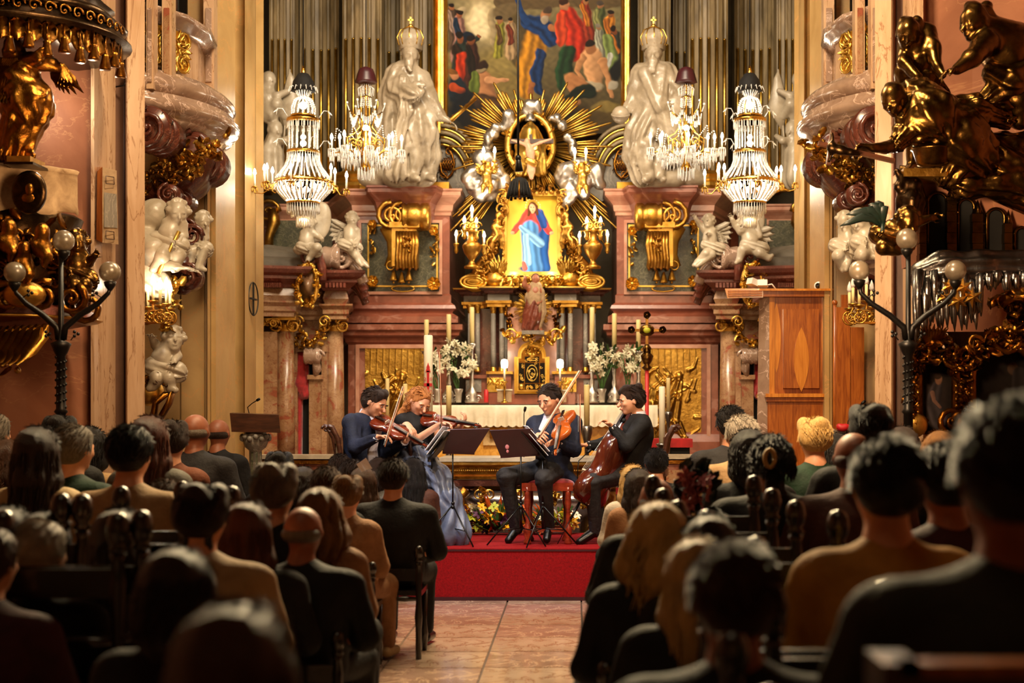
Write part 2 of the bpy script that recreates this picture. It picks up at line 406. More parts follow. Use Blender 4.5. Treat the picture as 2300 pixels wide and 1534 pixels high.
# ======= painting tools (vertex colours on a real canvas)
class Canvas:
 def __init__(s,x0,x1,y0,y1,step,bg,warp=0):
  s.xs=np.arange(x0,x1+step,step,dtype=float);s.ys=np.arange(y0,y1+step,step,dtype=float)
  s.gx,s.gy=np.meshgrid(s.xs,s.ys);X0_,Y0_=s.gx.copy(),s.gy.copy();W_=s.wrp=warp
  for k_,(f_,a_)in enumerate(((.05,3.2),(.13,1.6),(.31,.8))):s.gx=s.gx+W_*a_*np.sin(f_*Y0_+k_+1.4*np.sin(f_*.8*X0_));s.gy=s.gy+W_*a_*np.sin(f_*X0_+2*k_+1.3*np.sin(f_*Y0_))
  s.X0,s.Y0=X0_,Y0_;s.a=np.zeros(s.gx.shape+(3,));s.a[:]=lin(bg)[:3];s.h=np.zeros(s.gx.shape);s.st=step
 def put(s,m,c,shade=None):
  c=np.array(lin(c)[:3]);col=c[None,None,:]*(shade[...,None]if shade is not None else 1)
  m=np.clip(m,0,1)[...,None];s.a=s.a*(1-m)+col*m
 def grad(s,c0,c1,ya,yb):
  t=np.clip((s.gy-ya)/(yb-ya),0,1)[...,None];s.a=(1-t)*np.array(lin(c0)[:3])+t*np.array(lin(c1)[:3])
 def blob(s,x,y,rx,ry,c,rot=0,soft=.25,h=0,lit=.35):
  ca,sa=math.cos(math.radians(rot)),math.sin(math.radians(rot));dx,dy=s.gx-x,s.gy-y
  u=(dx*ca+dy*sa)/rx;v=(-dx*sa+dy*ca)/ry;d=np.sqrt(u*u+v*v)
  m=np.clip((1-d)/soft+.5,0,1);s.put(m,c,np.clip(1-lit*(dx/max(rx,ry)*.5+dy/max(rx,ry)*.6),.3,1.6));s.h+=h*np.sqrt(np.clip(1-d*d,0,1));return s
 def limb(s,pts,rs,c,h=0,lit=.4,folds=0):
  if not isinstance(rs,(list,tuple)):rs=[rs]*len(pts)
  best=np.full(s.gx.shape,1e9);side=np.zeros(s.gx.shape);al=np.zeros(s.gx.shape)
  for i in range(len(pts)-1):
   a,b=np.array(pts[i],float),np.array(pts[i+1],float);ab=b-a;L=ab@ab+1e-9
   t=np.clip(((s.gx-a[0])*ab[0]+(s.gy-a[1])*ab[1])/L,0,1);ex=s.gx-a[0]-t*ab[0];ey=s.gy-a[1]-t*ab[1]
   r=rs[i]+(rs[i+1]-rs[i])*t;d=np.sqrt(ex*ex+ey*ey)/r;up=d<best
   side=np.where(up,(ex*.7+ey*.5)/r,side);al=np.where(up,(ex*ab[1]-ey*ab[0])/math.sqrt(L)/r,al);best=np.minimum(best,d)
  m=np.clip((1-best)/.25+.5,0,1);sh=np.clip(1-lit*side,.3,1.6)
  if folds:sh=sh*(1+.35*np.sin(al*folds))
  s.put(m,c,sh);s.h+=h*np.sqrt(np.clip(1-best*best,0,1))*(1+(.3*np.sin(al*folds)if folds else 0));return s
 def person(s,x,y,hgt,skin,robe,robe2=None,hair='2a1a10',lean=0,arm=None):
  hd=hgt*.075
  s.limb([(x,y+hd*2.4),(x+lean*.5,y+hgt*.55),(x+lean,y+hgt*.95)],[hd*1.5,hd*1.8,hd*2.0],robe,folds=7)
  if robe2:s.limb([(x-hd,y+hd*2.6),(x+lean*.6,y+hgt*.6)],[hd*.8,hd*1.1],robe2,folds=5)
  s.blob(x,y+hd*.7,hd*.9,hd*1.15,skin);s.blob(x-hd*.1,y+hd*.1,hd*1.0,hd*.75,hair)
  if arm:s.limb([(x+hd,y+hd*3),((x+arm[0])/2,(y+hd*5+arm[1])/2),arm],[hd*.7,hd*.55,hd*.35],robe);s.blob(arm[0],arm[1],hd*.4,hd*.4,skin)
 def texture(s,amp,seed=1):
  rng=np.random.RandomState(seed);n=sum(np.sin(s.gx*rng.uniform(.05,.5)+s.gy*rng.uniform(-.5,.5)+rng.uniform(0,6))for _ in range(10))/10
  s.a*=(1+amp*n)[...,None]
 def build(s,name,Y,m,parent=None,hs=0,**k):
  ny,nx=s.gx.shape;o=ORG[parent.name]if parent is not None else Vector((0,0,0))
  xw=(s.X0-VX)*Y/F-o[0];zw=HC-(s.Y0-VY)*Y/F-o[2];yw=np.full_like(xw,Y-o[1])-s.h*hs
  idx=np.arange(nx*ny).reshape(ny,nx);fc=np.stack([idx[:-1,:-1],idx[1:,:-1],idx[1:,1:],idx[:-1,1:]],-1).reshape(-1,4)
  me=bpy.data.meshes.new(name);me.from_pydata(np.stack([xw,yw,zw],-1).reshape(-1,3).tolist(),[],fc.tolist())
  ca=me.color_attributes.new('paint','FLOAT_COLOR','POINT');ca.data.foreach_set('color',np.concatenate([np.clip(s.a,0,1),np.ones((ny,nx,1))],-1).ravel())
  me.polygons.foreach_set('use_smooth',np.ones(len(fc),bool));return link(name,me,m,parent,o=o,**k)
def paintmat(name,rough=.35):
 m=mk(name,'808080',rough=rough,spec=.12);at=m.node_tree.nodes.new('ShaderNodeVertexColor');at.layer_name='paint'
 m.node_tree.links.new(at.outputs[0],m.node_tree.nodes['Principled BSDF'].inputs['Base Color']);return m
paintmat('oil_paint',.6);paintmat('oil_paint_dark',.5)
def mp(path,sg):
 return[(x,y)for x,y in path]if sg>0 else[(mx(x),y)for x,y in path][::-1]
def wp(pts,sg=1):
 return mp([(X(a,b),b)for a,b in pts],sg)
def mxp(p,sg):return Vector(p)if sg>0 else Vector((mx(p[0]),p[1],p[2]))
rnd=random.Random(7)
def garland(mb,pts,n,size,seed=1,spread=.5,balls=True):
 r=random.Random(seed);pts=[V3(p)for p in pts];L=len(pts)-1
 for i in range(n):
  t=(i+.5)/n*L;k=min(int(t),L-1);p=pts[k].lerp(pts[k+1],t-k);d=(pts[k+1]-pts[k]).normalized()
  q=p+Vector((r.uniform(-1,1),r.uniform(-.6,.1),r.uniform(-1,1)))*size*spread
  dv=(d*r.uniform(-.6,1)+Vector((r.uniform(-1,1),r.uniform(-.8,0),r.uniform(-1,1)))).normalized()
  mb.leaf(q,dv,(r.uniform(-.3,.3),-1,r.uniform(-.3,.3)),size*r.uniform(.8,1.4),size*r.uniform(.5,.8),r.uniform(.2,.9),4)
  if balls and i%2==0:mb.ball(q+Vector((0,-size*.2,0)),size*r.uniform(.16,.3),6,4)
 return mb
def rosette(mb,c,r,n=6):
 for k in range(n):
  a=2*PI*k/n;mb.leaf(c,(math.cos(a),-.25,math.sin(a)),(0,-1,0),r,r*.8,.5,4)
 mb.ball(V3(c)+Vector((0,-r*.2,0)),r*.28,8,5)
MB().box(-7,6,-8,14.2,-.3,-.012).build('floor',M['grout'],kind='structure')
fl=bpy.data.objects['floor']
tm={}
for i in range(-5,5):
 for j in range(0,20):
  T=.62;x=AX+i*T;y=1.4+j*T+(0 if i%2 else.02)
  if y>13.4:continue
  key=(i*3+j*5+(i*j)%3)%4
  if key not in tm:
   b=MB();e=.004;h=T/2-.004
   b.add([(-h,-h,-.012),(h,-h,-.012),(h,h,-.012),(-h,h,-.012),(-h+e,-h+e,0),(h-e,-h+e,0),(h-e,h-e,0),(-h+e,h-e,0)],[(4,5,6,7),(0,1,5,4),(1,2,6,5),(2,3,7,6),(3,0,4,7)])
   me=bpy.data.meshes.new('floor_tile');me.from_pydata(b.v,[],b.f);me.materials.append(M['floor_marble' if key%2 else 'floor_marble_pale']);tm[key]=me
  inst(tm[key],'floor_tile',(x+T/2,y,0),(0,0,0),(1,1,1),None,fl)
MB().box(-7,6,14.2,17.2,-.3,.34).box(-7,6,17.2,24,-.3,.75).box(-7,6,16.8,17.2,-.3,.55).build('floor_chancel',M['floor_marble'],kind='structure')
MB().box(-7.5,6.5,-8.5,24.5,13.5,13.8).build('ceiling',M['cream_marble_dark'],kind='structure')
MB().box(-7.5,6.5,-8.5,-8.2,-.3,13.5).build('wall_rear',M['cream_marble_dark'],kind='structure')
MB().box(-7.5,6.5,22.6,23,-.3,13.5).build('wall_apse',M['apse_wall'],kind='structure')
def chancel_wall(sg,nm):
 w=MB();w.plan(wp([(322,13.25),(322,14.9),(404,15.0),(404.5,15.25),(464,15.3),(465,15.15),(524,15.9),(526,16.5),(548,16.7),(549,16.5),(573,17.3),(575,17.9),(592,18.0),(596,22.7)][:],sg)+([(-7,22.7),(-7,13.25)]if sg>0 else[(6,13.25),(6,22.7)][::-1]and[]),0,13.4)if False else None
 pts=[(322,13.2),(322,14.95),(404,15.0),(404,15.25),(465,15.3),(466,15.12),(524,16.0),(527,16.6),(549,16.7),(550,16.5),(573,17.3),(575,17.9),(592,18.05),(582,22.65)]
 wl=[(X(a,b),b)for a,b in pts];wl[1]=(-4.75,14.9);wl[0]=(-4.75,13.2)
 poly=wl+[(-7,22.65),(-7,13.2)]
 poly=[(x,y)for x,y in poly]if sg>0 else[(mx(x),y)for x,y in poly][::-1]
 a=MB().plan(poly[::-1],0,13.4).build(nm,M['cream_marble'],kind='structure')
 MB().mould(mp(wl[1:13],sg),[(0,.95),(.05,.93),(.05,.84),(.09,.82),(.09,.34),(0,.34)]).build('plinth',M['cream_marble'],a)
 for(p0,p1,y0,y1,pr)in((409,460,15.27,15.3,.06),(474,518,15.22,15.9,.05)):
  MB().mould(mp([(X(p0,y0),y0),(X(p1,y1),y1)],sg),[(0,.95),(pr,.95),(pr,13.3),(0,13.3)]).build('pilaster_panel',M['cream_marble'],a)
 return a
wl_l=chancel_wall(1,'wall_left');wl_r=chancel_wall(-1,'wall_right')
b=MB();c0=P(552,672,17.0);ya=-.06
def ringxz(mb,c,r,t,n=20,sx=1):
 pts=[V3(c)+Vector((math.cos(2*PI*k/n)*r*sx,math.cos(2*PI*k/n)*r*.9*0,math.sin(2*PI*k/n)*r))for k in range(n+1)];mb.tube(pts,t,5,False)
rr_=Matrix.Rotation(math.radians(86),3,'Z')
def crosspt(x,z):return Vector(c0)+rr_@Vector((x,-.02,z))+Vector((0.075,-.03,0))
b.tube([crosspt(.19*math.cos(k*PI/12),.19*math.sin(k*PI/12))for k in range(25)],.008,4,False)
b.bar(crosspt(0,-.19),crosspt(0,.19),.02);b.bar(crosspt(-.12,0),crosspt(.12,0),.02)
b.build('consecration_cross',M['iron'],label='thin dark consecration cross in a circle fixed on the left chancel pier',cat='cross')
def near_pier(sg,nm):
 L=lambda a,y:(X(a,y),y)
 pts=[((-6.6,10.4)if sg>0 else(-6.4,12.3)),(L(60,12.1)if sg>0 else(-4.5,12.5)),L(203,12.5),L(204,12.35),L(252,12.75),L(253,12.98),L(281,13.0),L(282,12.8),L(322,12.9),L(322,13.2)]
 poly=pts+[(-7,13.2),(-7,pts[0][1])]
 poly=poly if sg>0 else[(mx(x),y)for x,y in poly][::-1]
 a=MB().plan(poly[::-1],0,13.4).build(nm,M['rose_plaster'],kind='structure')
 for(p0,y0,p1,y1,m)in((204,12.33,252,12.73,'pier_marble'),(283,12.78,322,12.88,'pier_marble'),(253.5,12.97,280.5,12.99,'pier_recess')):
  MB().mould(mp([(X(p0,y0),y0),(X(p1,y1),y1)],sg),[(0,.9),(.03,.9),(.03,13.3),(0,13.3)]).build('pilaster',M[m],a)
 MB().mould(mp(pts[1:9],sg),[(0,.98),(.02,.98),(.05,.9),(.05,.84),(.09,.8),(.12,.7),(.12,0),(0,0)]).build('plinth',M['cream_marble_dark'],a)
 return a
near_pier(1,'wall_left_nave');near_pier(-1,'wall_right_nave')
MB().box(-7.3,-7.0,-8.3,13.2,-.3,13.5).build('wall_left_rear',M['rose_plaster'],kind='structure')
MB().box(5.9,6.2,-8.3,13.2,-.3,13.5).build('wall_right_rear',M['rose_plaster'],kind='structure')
# ======= giant fluted order
def fluted(pl,pr,Y,nf,bulge,zc,sg,label):
 x0,x1=X(pl,Y),X(pr,Y);zb=Z(432,Y);W=x1-x0;pit=W/nf;D=.3
 t=thing('fluted_pilaster',(x0+W/2 if sg>0 else mx(x0+W/2),Y,zb),label,'pilaster','fluted pilasters behind the altar')
 prof=[];cen=[]
 yb=lambda x:Y-bulge*math.sin(PI*(x-x0)/W)
 for i in range(nf):
  a=x0+i*pit
  for q,dd in((.06,0),(.22,0),(.22,.02),(.3,.06),(.45,.08),(.58,.08),(.7,.06),(.78,.02),(.78,0),(.94,0)):
   x=a+q*pit;prof.append((x,yb(x)+dd*pit/.16*.8))
  cen.append((a+.5*pit,yb(a+.5*pit)+.02))
 poly=prof+[(x1,Y+D),(x0,Y+D)]
 poly=poly if sg>0 else[(mx(x),y)for x,y in poly][::-1]
 MB().plan(poly[::-1],zb+.28,13).build('shaft',M['fluted_stone'],t)
 for i,(cx,cy)in enumerate(cen):
  cx=cx if sg>0 else mx(cx)
  MB().tube([(cx,cy,zb+.3),(cx,cy,zc)],pit*.2,8).ball((cx,cy,zc),pit*.2,8,5).build('gold_reed',M['gold_bright'],t)
 pth=[(x0,Y+D),(x0,Y)]+[(x0+W*q,yb(x0+W*q))for q in(.25,.5,.75)]+[(x1,Y),(x1,Y+D)]
 pth=pth if sg>0 else[(mx(x),y)for x,y in pth][::-1]
 MB().mould(pth,[(0,zb+.3),(.03,zb+.28),(.06,zb+.24),(.03,zb+.2),(.02,zb+.17),(.1,zb+.12),(.12,zb+.07),(.1,zb+.03),(.12,zb),(0,zb)],sm=False).build('base',M['gold_bright'],t)
for sg,sd in((1,'left'),(-1,'right')):
 fluted(604,662,21.0,4,.03,Z(90,21),sg,f'{sd}most fluted pilaster, beside the {sd} chancel pier, its lower flutes filled with gold rods')
 fluted(672,762,21.6,5,-.14,Z(108,21.6),sg,f'recessed curved fluted pilaster on the {sd}, second from the {sd} chancel pier')
 fluted(768,858,20.8,5,.1,Z(90,20.8),sg,f'broad fluted column on the {sd} behind the smaller chandelier')
 fluted(864,902,21.8,2,0,Z(118,21.8),sg,f'narrow shaded fluted pilaster between broad column and {sd} emperor statue')
 fluted(898,974,20.95,4,.05,Z(102,20.95),sg,f'fluted pilaster directly behind the {sd} emperor statue beside the painting')
pt=thing('altar_painting',(X(1199,20.7),20.7,Z(285,20.7)),'large oil painting of a crowd in a gilt frame above the altar','painting')
c=Canvas(1004,1395,-24,300,1.2,'6d6040',.9)
c.grad('8f8462','4a3c24',-20,300);c.blob(1090,40,60,60,'b9aa84',soft=.8,lit=0)
c.limb([(1010,150),(1130,190),(1180,240)],[30,30,40],'8b7a4c');c.blob(1140,135,70,30,'9a8a58',soft=.7,lit=0)
c.limb([(1038,90),(1038,25)],9,'b8a888');c.blob(1078,45,27,44,'d8c8a4',soft=.3,lit=.1);c.blob(1078,50,19,38,'e8dcb8',soft=.3,lit=.1)
c.limb([(1106,95),(1106,25)],7,'a89878');c.limb([(1125,5),(1395,5)],14,'6e5d42',lit=.1);c.limb([(1130,30),(1160,30)],20,'7a6a4e',lit=.1)
c.limb([(1170,60),(1180,130)],30,'5e5134')
c.person(1122,42,82,'a87850','8f8a3c','6a5030',lean=-2);c.person(1146,45,84,'b08860','a89070','7a3c28',lean=4)
c.person(1018,14,90,'b07850','5d4a3a','a08a7c');c.person(1034,28,110,'a86c48','a07a70','243a52',lean=-6)
c.blob(1046,86,22,12,'1d2a3c');c.person(1032,78,140,'96603c','2e3a34','3a2a1c',lean=8,arm=(1076,84));c.limb([(1035,130),(1050,190)],[12,14],'b8421e',folds=5)
c.person(1058,88,120,'8a5634','4a2a20','2c2018',lean=6)
c.blob(1028,205,24,34,'26323c');c.blob(1022,172,10,12,'c48e68');c.blob(1020,164,11,7,'8a6030');c.limb([(1012,195),(1040,205)],7,'b8562c');c.blob(1050,245,42,40,'1c2028',soft=.5)
c.limb([(1085,175),(1095,215),(1100,240)],[18,17,22],'b58560',lit=.6);c.limb([(1070,165),(1068,200)],[9,12],'6d7a3a',folds=4);c.blob(1086,146,14,15,'3a2418');c.blob(1084,155,12,4,'9a8a6c')
c.limb([(1096,175),(1112,182),(1138,180)],[7,5,3],'c89a74');c.limb([(1080,230),(1130,245),(1160,240)],[20,20,12],'5a4230',folds=5);c.blob(1095,262,60,26,'2a2420',soft=.5)
c.limb([(1200,90),(1190,150),(1180,205)],[26,26,20],'b5842c',folds=8);c.limb([(1212,120),(1206,165),(1212,205)],[12,13,10],'1d3d6a',folds=5);c.limb([(1196,190),(1190,225)],[8,6],'a06c44')
c.limb([(1190,50),(1222,62),(1236,88)],[20,24,16],'1f4272',folds=7);c.limb([(1188,50),(1172,26),(1166,2)],[9,7,5],'24497c');c.blob(1165,-4,5,6,'b88058')
c.blob(1226,30,12,13,'b0805a');c.blob(1227,42,9,8,'a89a88');c.blob(1229,22,12,8,'5a4a3c');c.limb([(1240,60),(1262,72)],[7,4],'a8744c')
c.limb([(1278,35),(1290,70),(1296,120)],[18,26,20],'b63a22',folds=7);c.limb([(1262,40),(1258,90)],[10,12],'c2512e',folds=4);c.blob(1270,12,11,13,'c28e68');c.blob(1268,4,12,9,'4a2c18');c.limb([(1275,120),(1268,165),(1262,190)],[20,18,12],'26452a',folds=6)
c.person(1318,-4,90,'a87850','8c3a24','b87a30',lean=4);c.person(1348,5,100,'a87c58','5c6440','8a8a5c',hair='5a5048');c.person(1372,28,100,'98643c','c08436','a86a2c',lean=6);c.person(1345,55,90,'a07c5c','8c8c7c','a0a090',hair='888074');c.person(1382,62,90,'8a5430','3c3c34','c07a34')
c.limb([(1365,85),(1372,130),(1368,150)],[12,14,10],'7c8a54',folds=5);c.limb([(1368,120),(1362,150)],[6,7],'b8b8b0',folds=3)
c.limb([(1330,128),(1336,165),(1338,190)],[20,21,17],'c69c74',lit=.6);c.blob(1326,108,10,13,'a87852');c.blob(1324,99,11,8,'2c1c12');c.limb([(1312,130),(1296,160),(1308,185)],[7,6,5],'b98c64');c.limb([(1352,135),(1368,175),(1375,212)],[8,7,5],'b98c64')
c.blob(1330,192,28,12,'b0a48c');c.limb([(1310,200),(1280,178),(1296,235)],[16,14,8],'b08058');c.limb([(1320,205),(1275,220)],[18,10],'1f2c20',folds=4);c.blob(1385,160,14,24,'1c1c1c',soft=.5);c.limb([(1250,215),(1235,235)],[7,5],'b8a890')
c.blob(1362,245,34,20,'8a7848',soft=.2,lit=.2);c.blob(1345,262,50,14,'6c5a36',soft=.3);c.blob(1230,265,110,30,'3a2c18',soft=.8,lit=0);c.blob(1380,190,12,9,'a8a090')
c.limb([(1022,262),(1068,220)],[2.4,3],'b8862c')
c.texture(.3,3);c.a=np.clip(c.a,0,1)**1.25*.8
c.build('canvas',20.68,M['oil_paint'],pt)
MB().box(X(1003,20.7),X(1396,20.7),20.7,20.8,Z(300,20.7),12.6).build('backing_board',M['dark_wood'],pt)
MB().box(X(1004,20.7),X(1395,20.7),20.69,20.71,Z(-24,20.7),12.4).build('upper_canvas',M['parchment'],pt)
for a,b_ in((972,1004),(1395,1416)):
 xa,xb=X(a,20.5),X(b_,20.5);W=xb-xa;g=MB()
 pr=[(0,0),(.1,-.08),(.22,-.1),(.3,-.02),(.4,-.05),(.55,-.05),(.62,-.12),(.8,-.12),(.88,-.02),(1,0),(1,.25),(0,.25)]
 g.plan([(xa+q*W,20.5+d)for q,d in pr][::-1],Z(300,20.5),12.6).build('frame_rail',M['gold_bright'],pt)
def under_arch(sg):
 Y=20.35;cx,cz,R=X(990,Y),Z(398,Y),(398-290)*Y/F
 t=thing('curved_moulding',mxp((cx,Y,cz),sg),f"gilt quarter-round moulding curving down from the painting's lower {'left' if sg > 0 else 'right'} corner",'moulding','curved gilt mouldings under the painting')
 for k,(dr,rad,m)in enumerate(((0,.022,'gold_bright'),(-.05,.03,'fluted_stone'),(-.11,.024,'gold_bright'),(-.16,.03,'fluted_stone'),(-.21,.02,'gold_bright'),(.05,.03,'fluted_stone'))):
  pts=[mxp((cx+(R+dr)*.78*math.sin(a*PI/24),Y-.02*(k%2),cz+(R+dr)*math.cos(a*PI/24)),sg)for a in range(0,12)]+[mxp((cx+(R+dr)*.79,Y,cz-.02),sg)]
  MB().tube(pts,rad,6).build('bead',M[m],t)
 g=thing('grey_stone_panel',mxp((X(1030,20.4),20.4,Z(445,20.4)),sg),f"arched grey stone panel with gilt lattice ornament beside the {'left' if sg > 0 else 'right'} emperor",'stone panel')
 n=16;arc=[(cx+R*.72*math.sin(a*PI/2/n),cz+R*.8*math.cos(a*PI/2/n))for a in range(n+1)]
 poly=[(X(982,Y),Z(450,Y))]+[(X(982,Y),cz+R*.8)]+arc+[(X(1078,Y),Z(450,Y))]
 poly=poly if sg>0 else[(mx(x),z)for x,z in poly]
 MB().prism(poly,20.42,20.62).build('slab',M['grey_stone'],g)
 o=MB();q=P(1005,365,20.4)
 for i in range(-2,3):
  for s2 in(1,-1):o.tube([mxp(q+Vector((i*.035-s2*.05,-.02,-.12)),sg),mxp(q+Vector((i*.035+s2*.05,-.03,.06)),sg)],.009,5)
 o.volute(mxp(q+Vector((.03,-.03,.14)),sg),.07,1.3,ux=(sg,0,0));o.volute(mxp(q+Vector((-.04,-.03,-.16)),sg),.06,1.3,ux=(-sg,0,0),sgn=-1)
 o.tube([mxp(q+Vector(v),sg)for v in((-.08,-.02,.14),(-.1,-.03,0),(-.08,-.03,-.14),(0,-.02,-.22),(.07,-.03,-.15),(.1,-.03,-.02),(.06,-.02,.12),(-.02,-.02,.22))],.018,6)
 o.build('lattice_ornament',M['gold_dark'],g)
under_arch(1);under_arch(-1)
# ======= pink marble altar pedestals
def pedestal(sg):
 sd='left' if sg>0 else 'right';Y=19.85
 t=thing('marble_pedestal',mxp((X(900,Y),Y,.75),sg),f'tall pink marble pedestal {sd} of the altar under the {sd} emperor, with a gilt console','pedestal','pink marble pedestals of the altar wall')
 L=lambda a,y=Y:(X(a,y),y)
 body=[(X(560,21.25),21.25),(X(700,21.3),21.3),(X(764,21.0),21.0),L(797),L(1010),(X(1010,Y),21.6)]
 z=lambda p:Z(p,Y)
 core=body+[(X(1010,Y),22.6),(X(560,21.25),22.6)]
 core=core if sg>0 else[(mx(x),y)for x,y in core][::-1]
 MB().plan(core[::-1],z(690),z(425)).build('body',M['pink_marble'],t)
 MB().mould(mp(body,sg),[(0,z(486)),(.02,z(484)),(.02,z(478)),(.04,z(474)),(.05,z(462)),(.09,z(454)),(.14,z(446)),(.16,z(442)),(.16,z(434)),(.18,z(432)),(.18,z(428)),(0,z(424))]).build('cornice',M['pink_marble_light'],t)
 MB().mould(mp([(x,y)for x,y in[(X(848,Y),Y),(X(858,Y),Y-.28),(X(964,Y),Y-.28),(X(974,Y),Y)]],sg),[(0,z(500)),(.02,z(478)),(.05,z(462)),(.09,z(454)),(.14,z(446)),(.16,z(442)),(.16,z(434)),(.18,z(432)),(.18,z(428)),(0,z(424)),(-.3,z(424))]).build('break_cornice',M['pink_marble'],t)
 MB().mould(mp(body[2:],sg),[(0,z(660)),(.02,z(664)),(.02,z(680)),(.07,z(686)),(.09,z(694)),(.05,z(700)),(.04,z(704)),(.12,z(712)),(.12,z(726)),(.03,z(728)),(-.3,z(728))]).build('middle_moulding',M['pink_marble'],t)
 lower=[(X(764,21.0),21.0),L(782),L(1012),(X(1012,Y),21.6)]
 lc=lower+[(X(1012,Y),22.5),(X(764,21.0),22.5)];lc=lc if sg>0 else[(mx(x),y)for x,y in lc][::-1]
 MB().plan(lc[::-1],.7,z(690)).build('lower_body',M['pink_marble'],t)
 MB().mould(mp(lower,sg),[(0,z(728)),(.17,z(730)),(.17,z(742)),(.13,z(746)),(.12,z(754)),(.05,z(760)),(.04,z(768)),(.0,z(774))]).build('lower_cornice',M['pink_marble'],t)
 MB().mould(mp(lower,sg),[(0,1.35),(.04,1.3),(.08,1.2),(.08,.75),(0,.75)]).build('base_moulding',M['pink_marble'],t)
 def fr(p0,p1,q0,q1,wd,m,nm,d0=Y-.05,dd=.05):
  x0,x1,z1,z0=X(p0,Y),X(p1,Y),z(q0),z(q1);g=MB()
  for(a,b2,c2,d2)in((x0,x1,z1-wd,z1),(x0,x1,z0,z0+wd),(x0,x0+wd,z0+wd,z1-wd),(x1-wd,x1,z0+wd,z1-wd)):
   if sg<0:a,b2=mx(b2),mx(a)
   g.box(a,b2,d0,d0+dd,c2,d2)
  g.build(nm,M[m],t)
 fr(806,994,495,662,.04,'pink_marble_light','panel_frame')
 a,b2=X(812,Y),X(988,Y)
 if sg<0:a,b2=mx(b2),mx(a)
 MB().box(a,b2,Y-.015,Y,z(658),z(500)).build('green_panel',M['green_marble'],t)
 fr(826,984,505,645,.022,'gold_bright','gilt_strip',Y-.03,.02)
 for(px,py,n,hh)in((837,530,10,60),(975,545,12,70)):
  o=MB();c1=mxp(P(px,py-25,Y-.05),sg);garland(o,[c1,c1+Vector((0,0,-hh*Y/F))],n,.075,seed=px);o.build('gilt_festoon',M['gold_bright'],t,kind='stuff');o=MB();rosette(o,c1,.09,6);o.build('gilt_rosette',M['gold_bright'],t)
 for(px,py,r)in((838,632,.11),(975,638,.13)):o=MB();rosette(o,mxp(P(px,py,Y-.05),sg),r,7);o.build('gilt_rosette',M['gold_bright'],t)
 o=MB();o.tube([mxp(P(905+26*math.cos(k*PI/6),648+7*math.sin(k*PI/6),Y-.05),sg)for k in range(13)],.012,5)
 o.build('gilt_ornament',M['gold_bright'],t)
 fr(800,972,774,1010,.05,'pink_marble_light','relief_frame')
 rc=Canvas(820,955,778,1002,1.4,'c08a34');r=random.Random(5 if sg>0 else 9)
 flip=(lambda x:x)if sg>0 else(lambda x:1775-x)
 for(pts,rs)in(([(905,860),(895,900),(885,950)],[9,16,20]),([(895,880),(870,905),(850,900)],[6,5,3]),([(885,950),(860,965),(850,1000)],[12,9,7]),([(900,955),(915,985),(905,1002)],[13,10,7]),([(845,1002),(838,930),(850,880),(880,850)],[10,14,12,8]),([(860,985),(890,900)],[4,4])):
  rc.limb([(flip(x)if sg>0 else flip(x),y)for x,y in pts]if sg>0 else[(1775-x,y)for x,y in pts],rs,'c08a34',h=1,folds=6)
 rc.blob(flip(905),845,9,11,'c08a34',h=1.4)
 for k in range(26):
  x,y=r.uniform(822,953),r.uniform(830,1000);rc.limb([(x,y),(x+r.uniform(-14,14),y+r.uniform(-20,6)),(x+r.uniform(-20,20),y+r.uniform(-30,10))],[5,4,1.5],'c08a34',h=.5)
 for k in range(10):rc.limb([(890+50*math.cos(a/3),850+34*math.sin(a/3))for a in range(0,10)],2.2,'c08a34',h=.25)if k==0 else rc.limb([(820+14*k,778),(818+14*k,840)],1.2,'c08a34',h=.12)
 ob=rc.build('gilt_relief',Y-.02,M['gold_relief'],t,hs=.045)
 if sg<0:
  me=ob.data;n=len(me.vertices);co=np.zeros(n*3);me.vertices.foreach_get('co',co);co=co.reshape(-1,3);off=ORG[t.name];co[:,0]=2*AX-(co[:,0]+off[0])-off[0];me.vertices.foreach_set('co',co.ravel());me.flip_normals()
 g=MB();yc=Y-.25
 for(px,py,r0)in((881,487,.19),(905,487,.18)):
  cc=mxp(P(px,py,yc),sg);g.volute(cc+Vector((0,-.1,0)),r0,1.9,.2,ux=(sg,0,0),a0=PI/2)
 g.lathe([(.17,0),(.185,.02),(.16,.05),(.185,.08),(.185,.2),(.16,.23),(.185,.26),(.185,.33),(.15,.36),(.0,.37)],mxp(P(905,487,yc-.08),sg)-Vector((0 if sg>0 else 0,0,0)),18,(sg,0,0))
 g.build('scroll',M['gold'],t)
 g=MB();tor=[mxp(P(a,b2,yc),sg)for a,b2 in((870,505),(890,540),(884,575),(878,600))]
 g.tube(tor,[.09,.1,.06,.07],8,flat=1.3);g.volute(mxp(P(878,598,yc-.05),sg),.08,1.5,ux=(sg,0,0));g.build('side_bracket',M['gold_flat'],t)
 g=MB()
 for k in range(7):
  px=892+k*7;dz=.02*math.sin(k*1.2);pts=[mxp(P(px,520,yc-.14),sg),mxp(P(px+2,550,yc-.2),sg),mxp(P(px-1,580,yc-.13),sg),mxp(P(px,600,yc-.17),sg),mxp(P(px,606-(k%2)*5,yc-.1),sg)]
  g.tube(pts,[.024,.032,.026,.032,.015],6)
 g.box(min(mxp(P(888,515,Y),sg).x,mxp(P(942,515,Y),sg).x),max(mxp(P(888,515,Y),sg).x,mxp(P(942,515,Y),sg).x),yc-.14,Y,z(604),z(515))
 g.box(min(mxp(P(884,515,Y),sg).x,mxp(P(950,515,Y),sg).x),max(mxp(P(884,515,Y),sg).x,mxp(P(950,515,Y),sg).x),yc-.2,Y,z(520),z(508))
 garland(g,[mxp(P(915,530,yc-.22),sg),mxp(P(915,562,yc-.24),sg)],12,.08,3);g.build('fluted_drop',M['gold'],t)
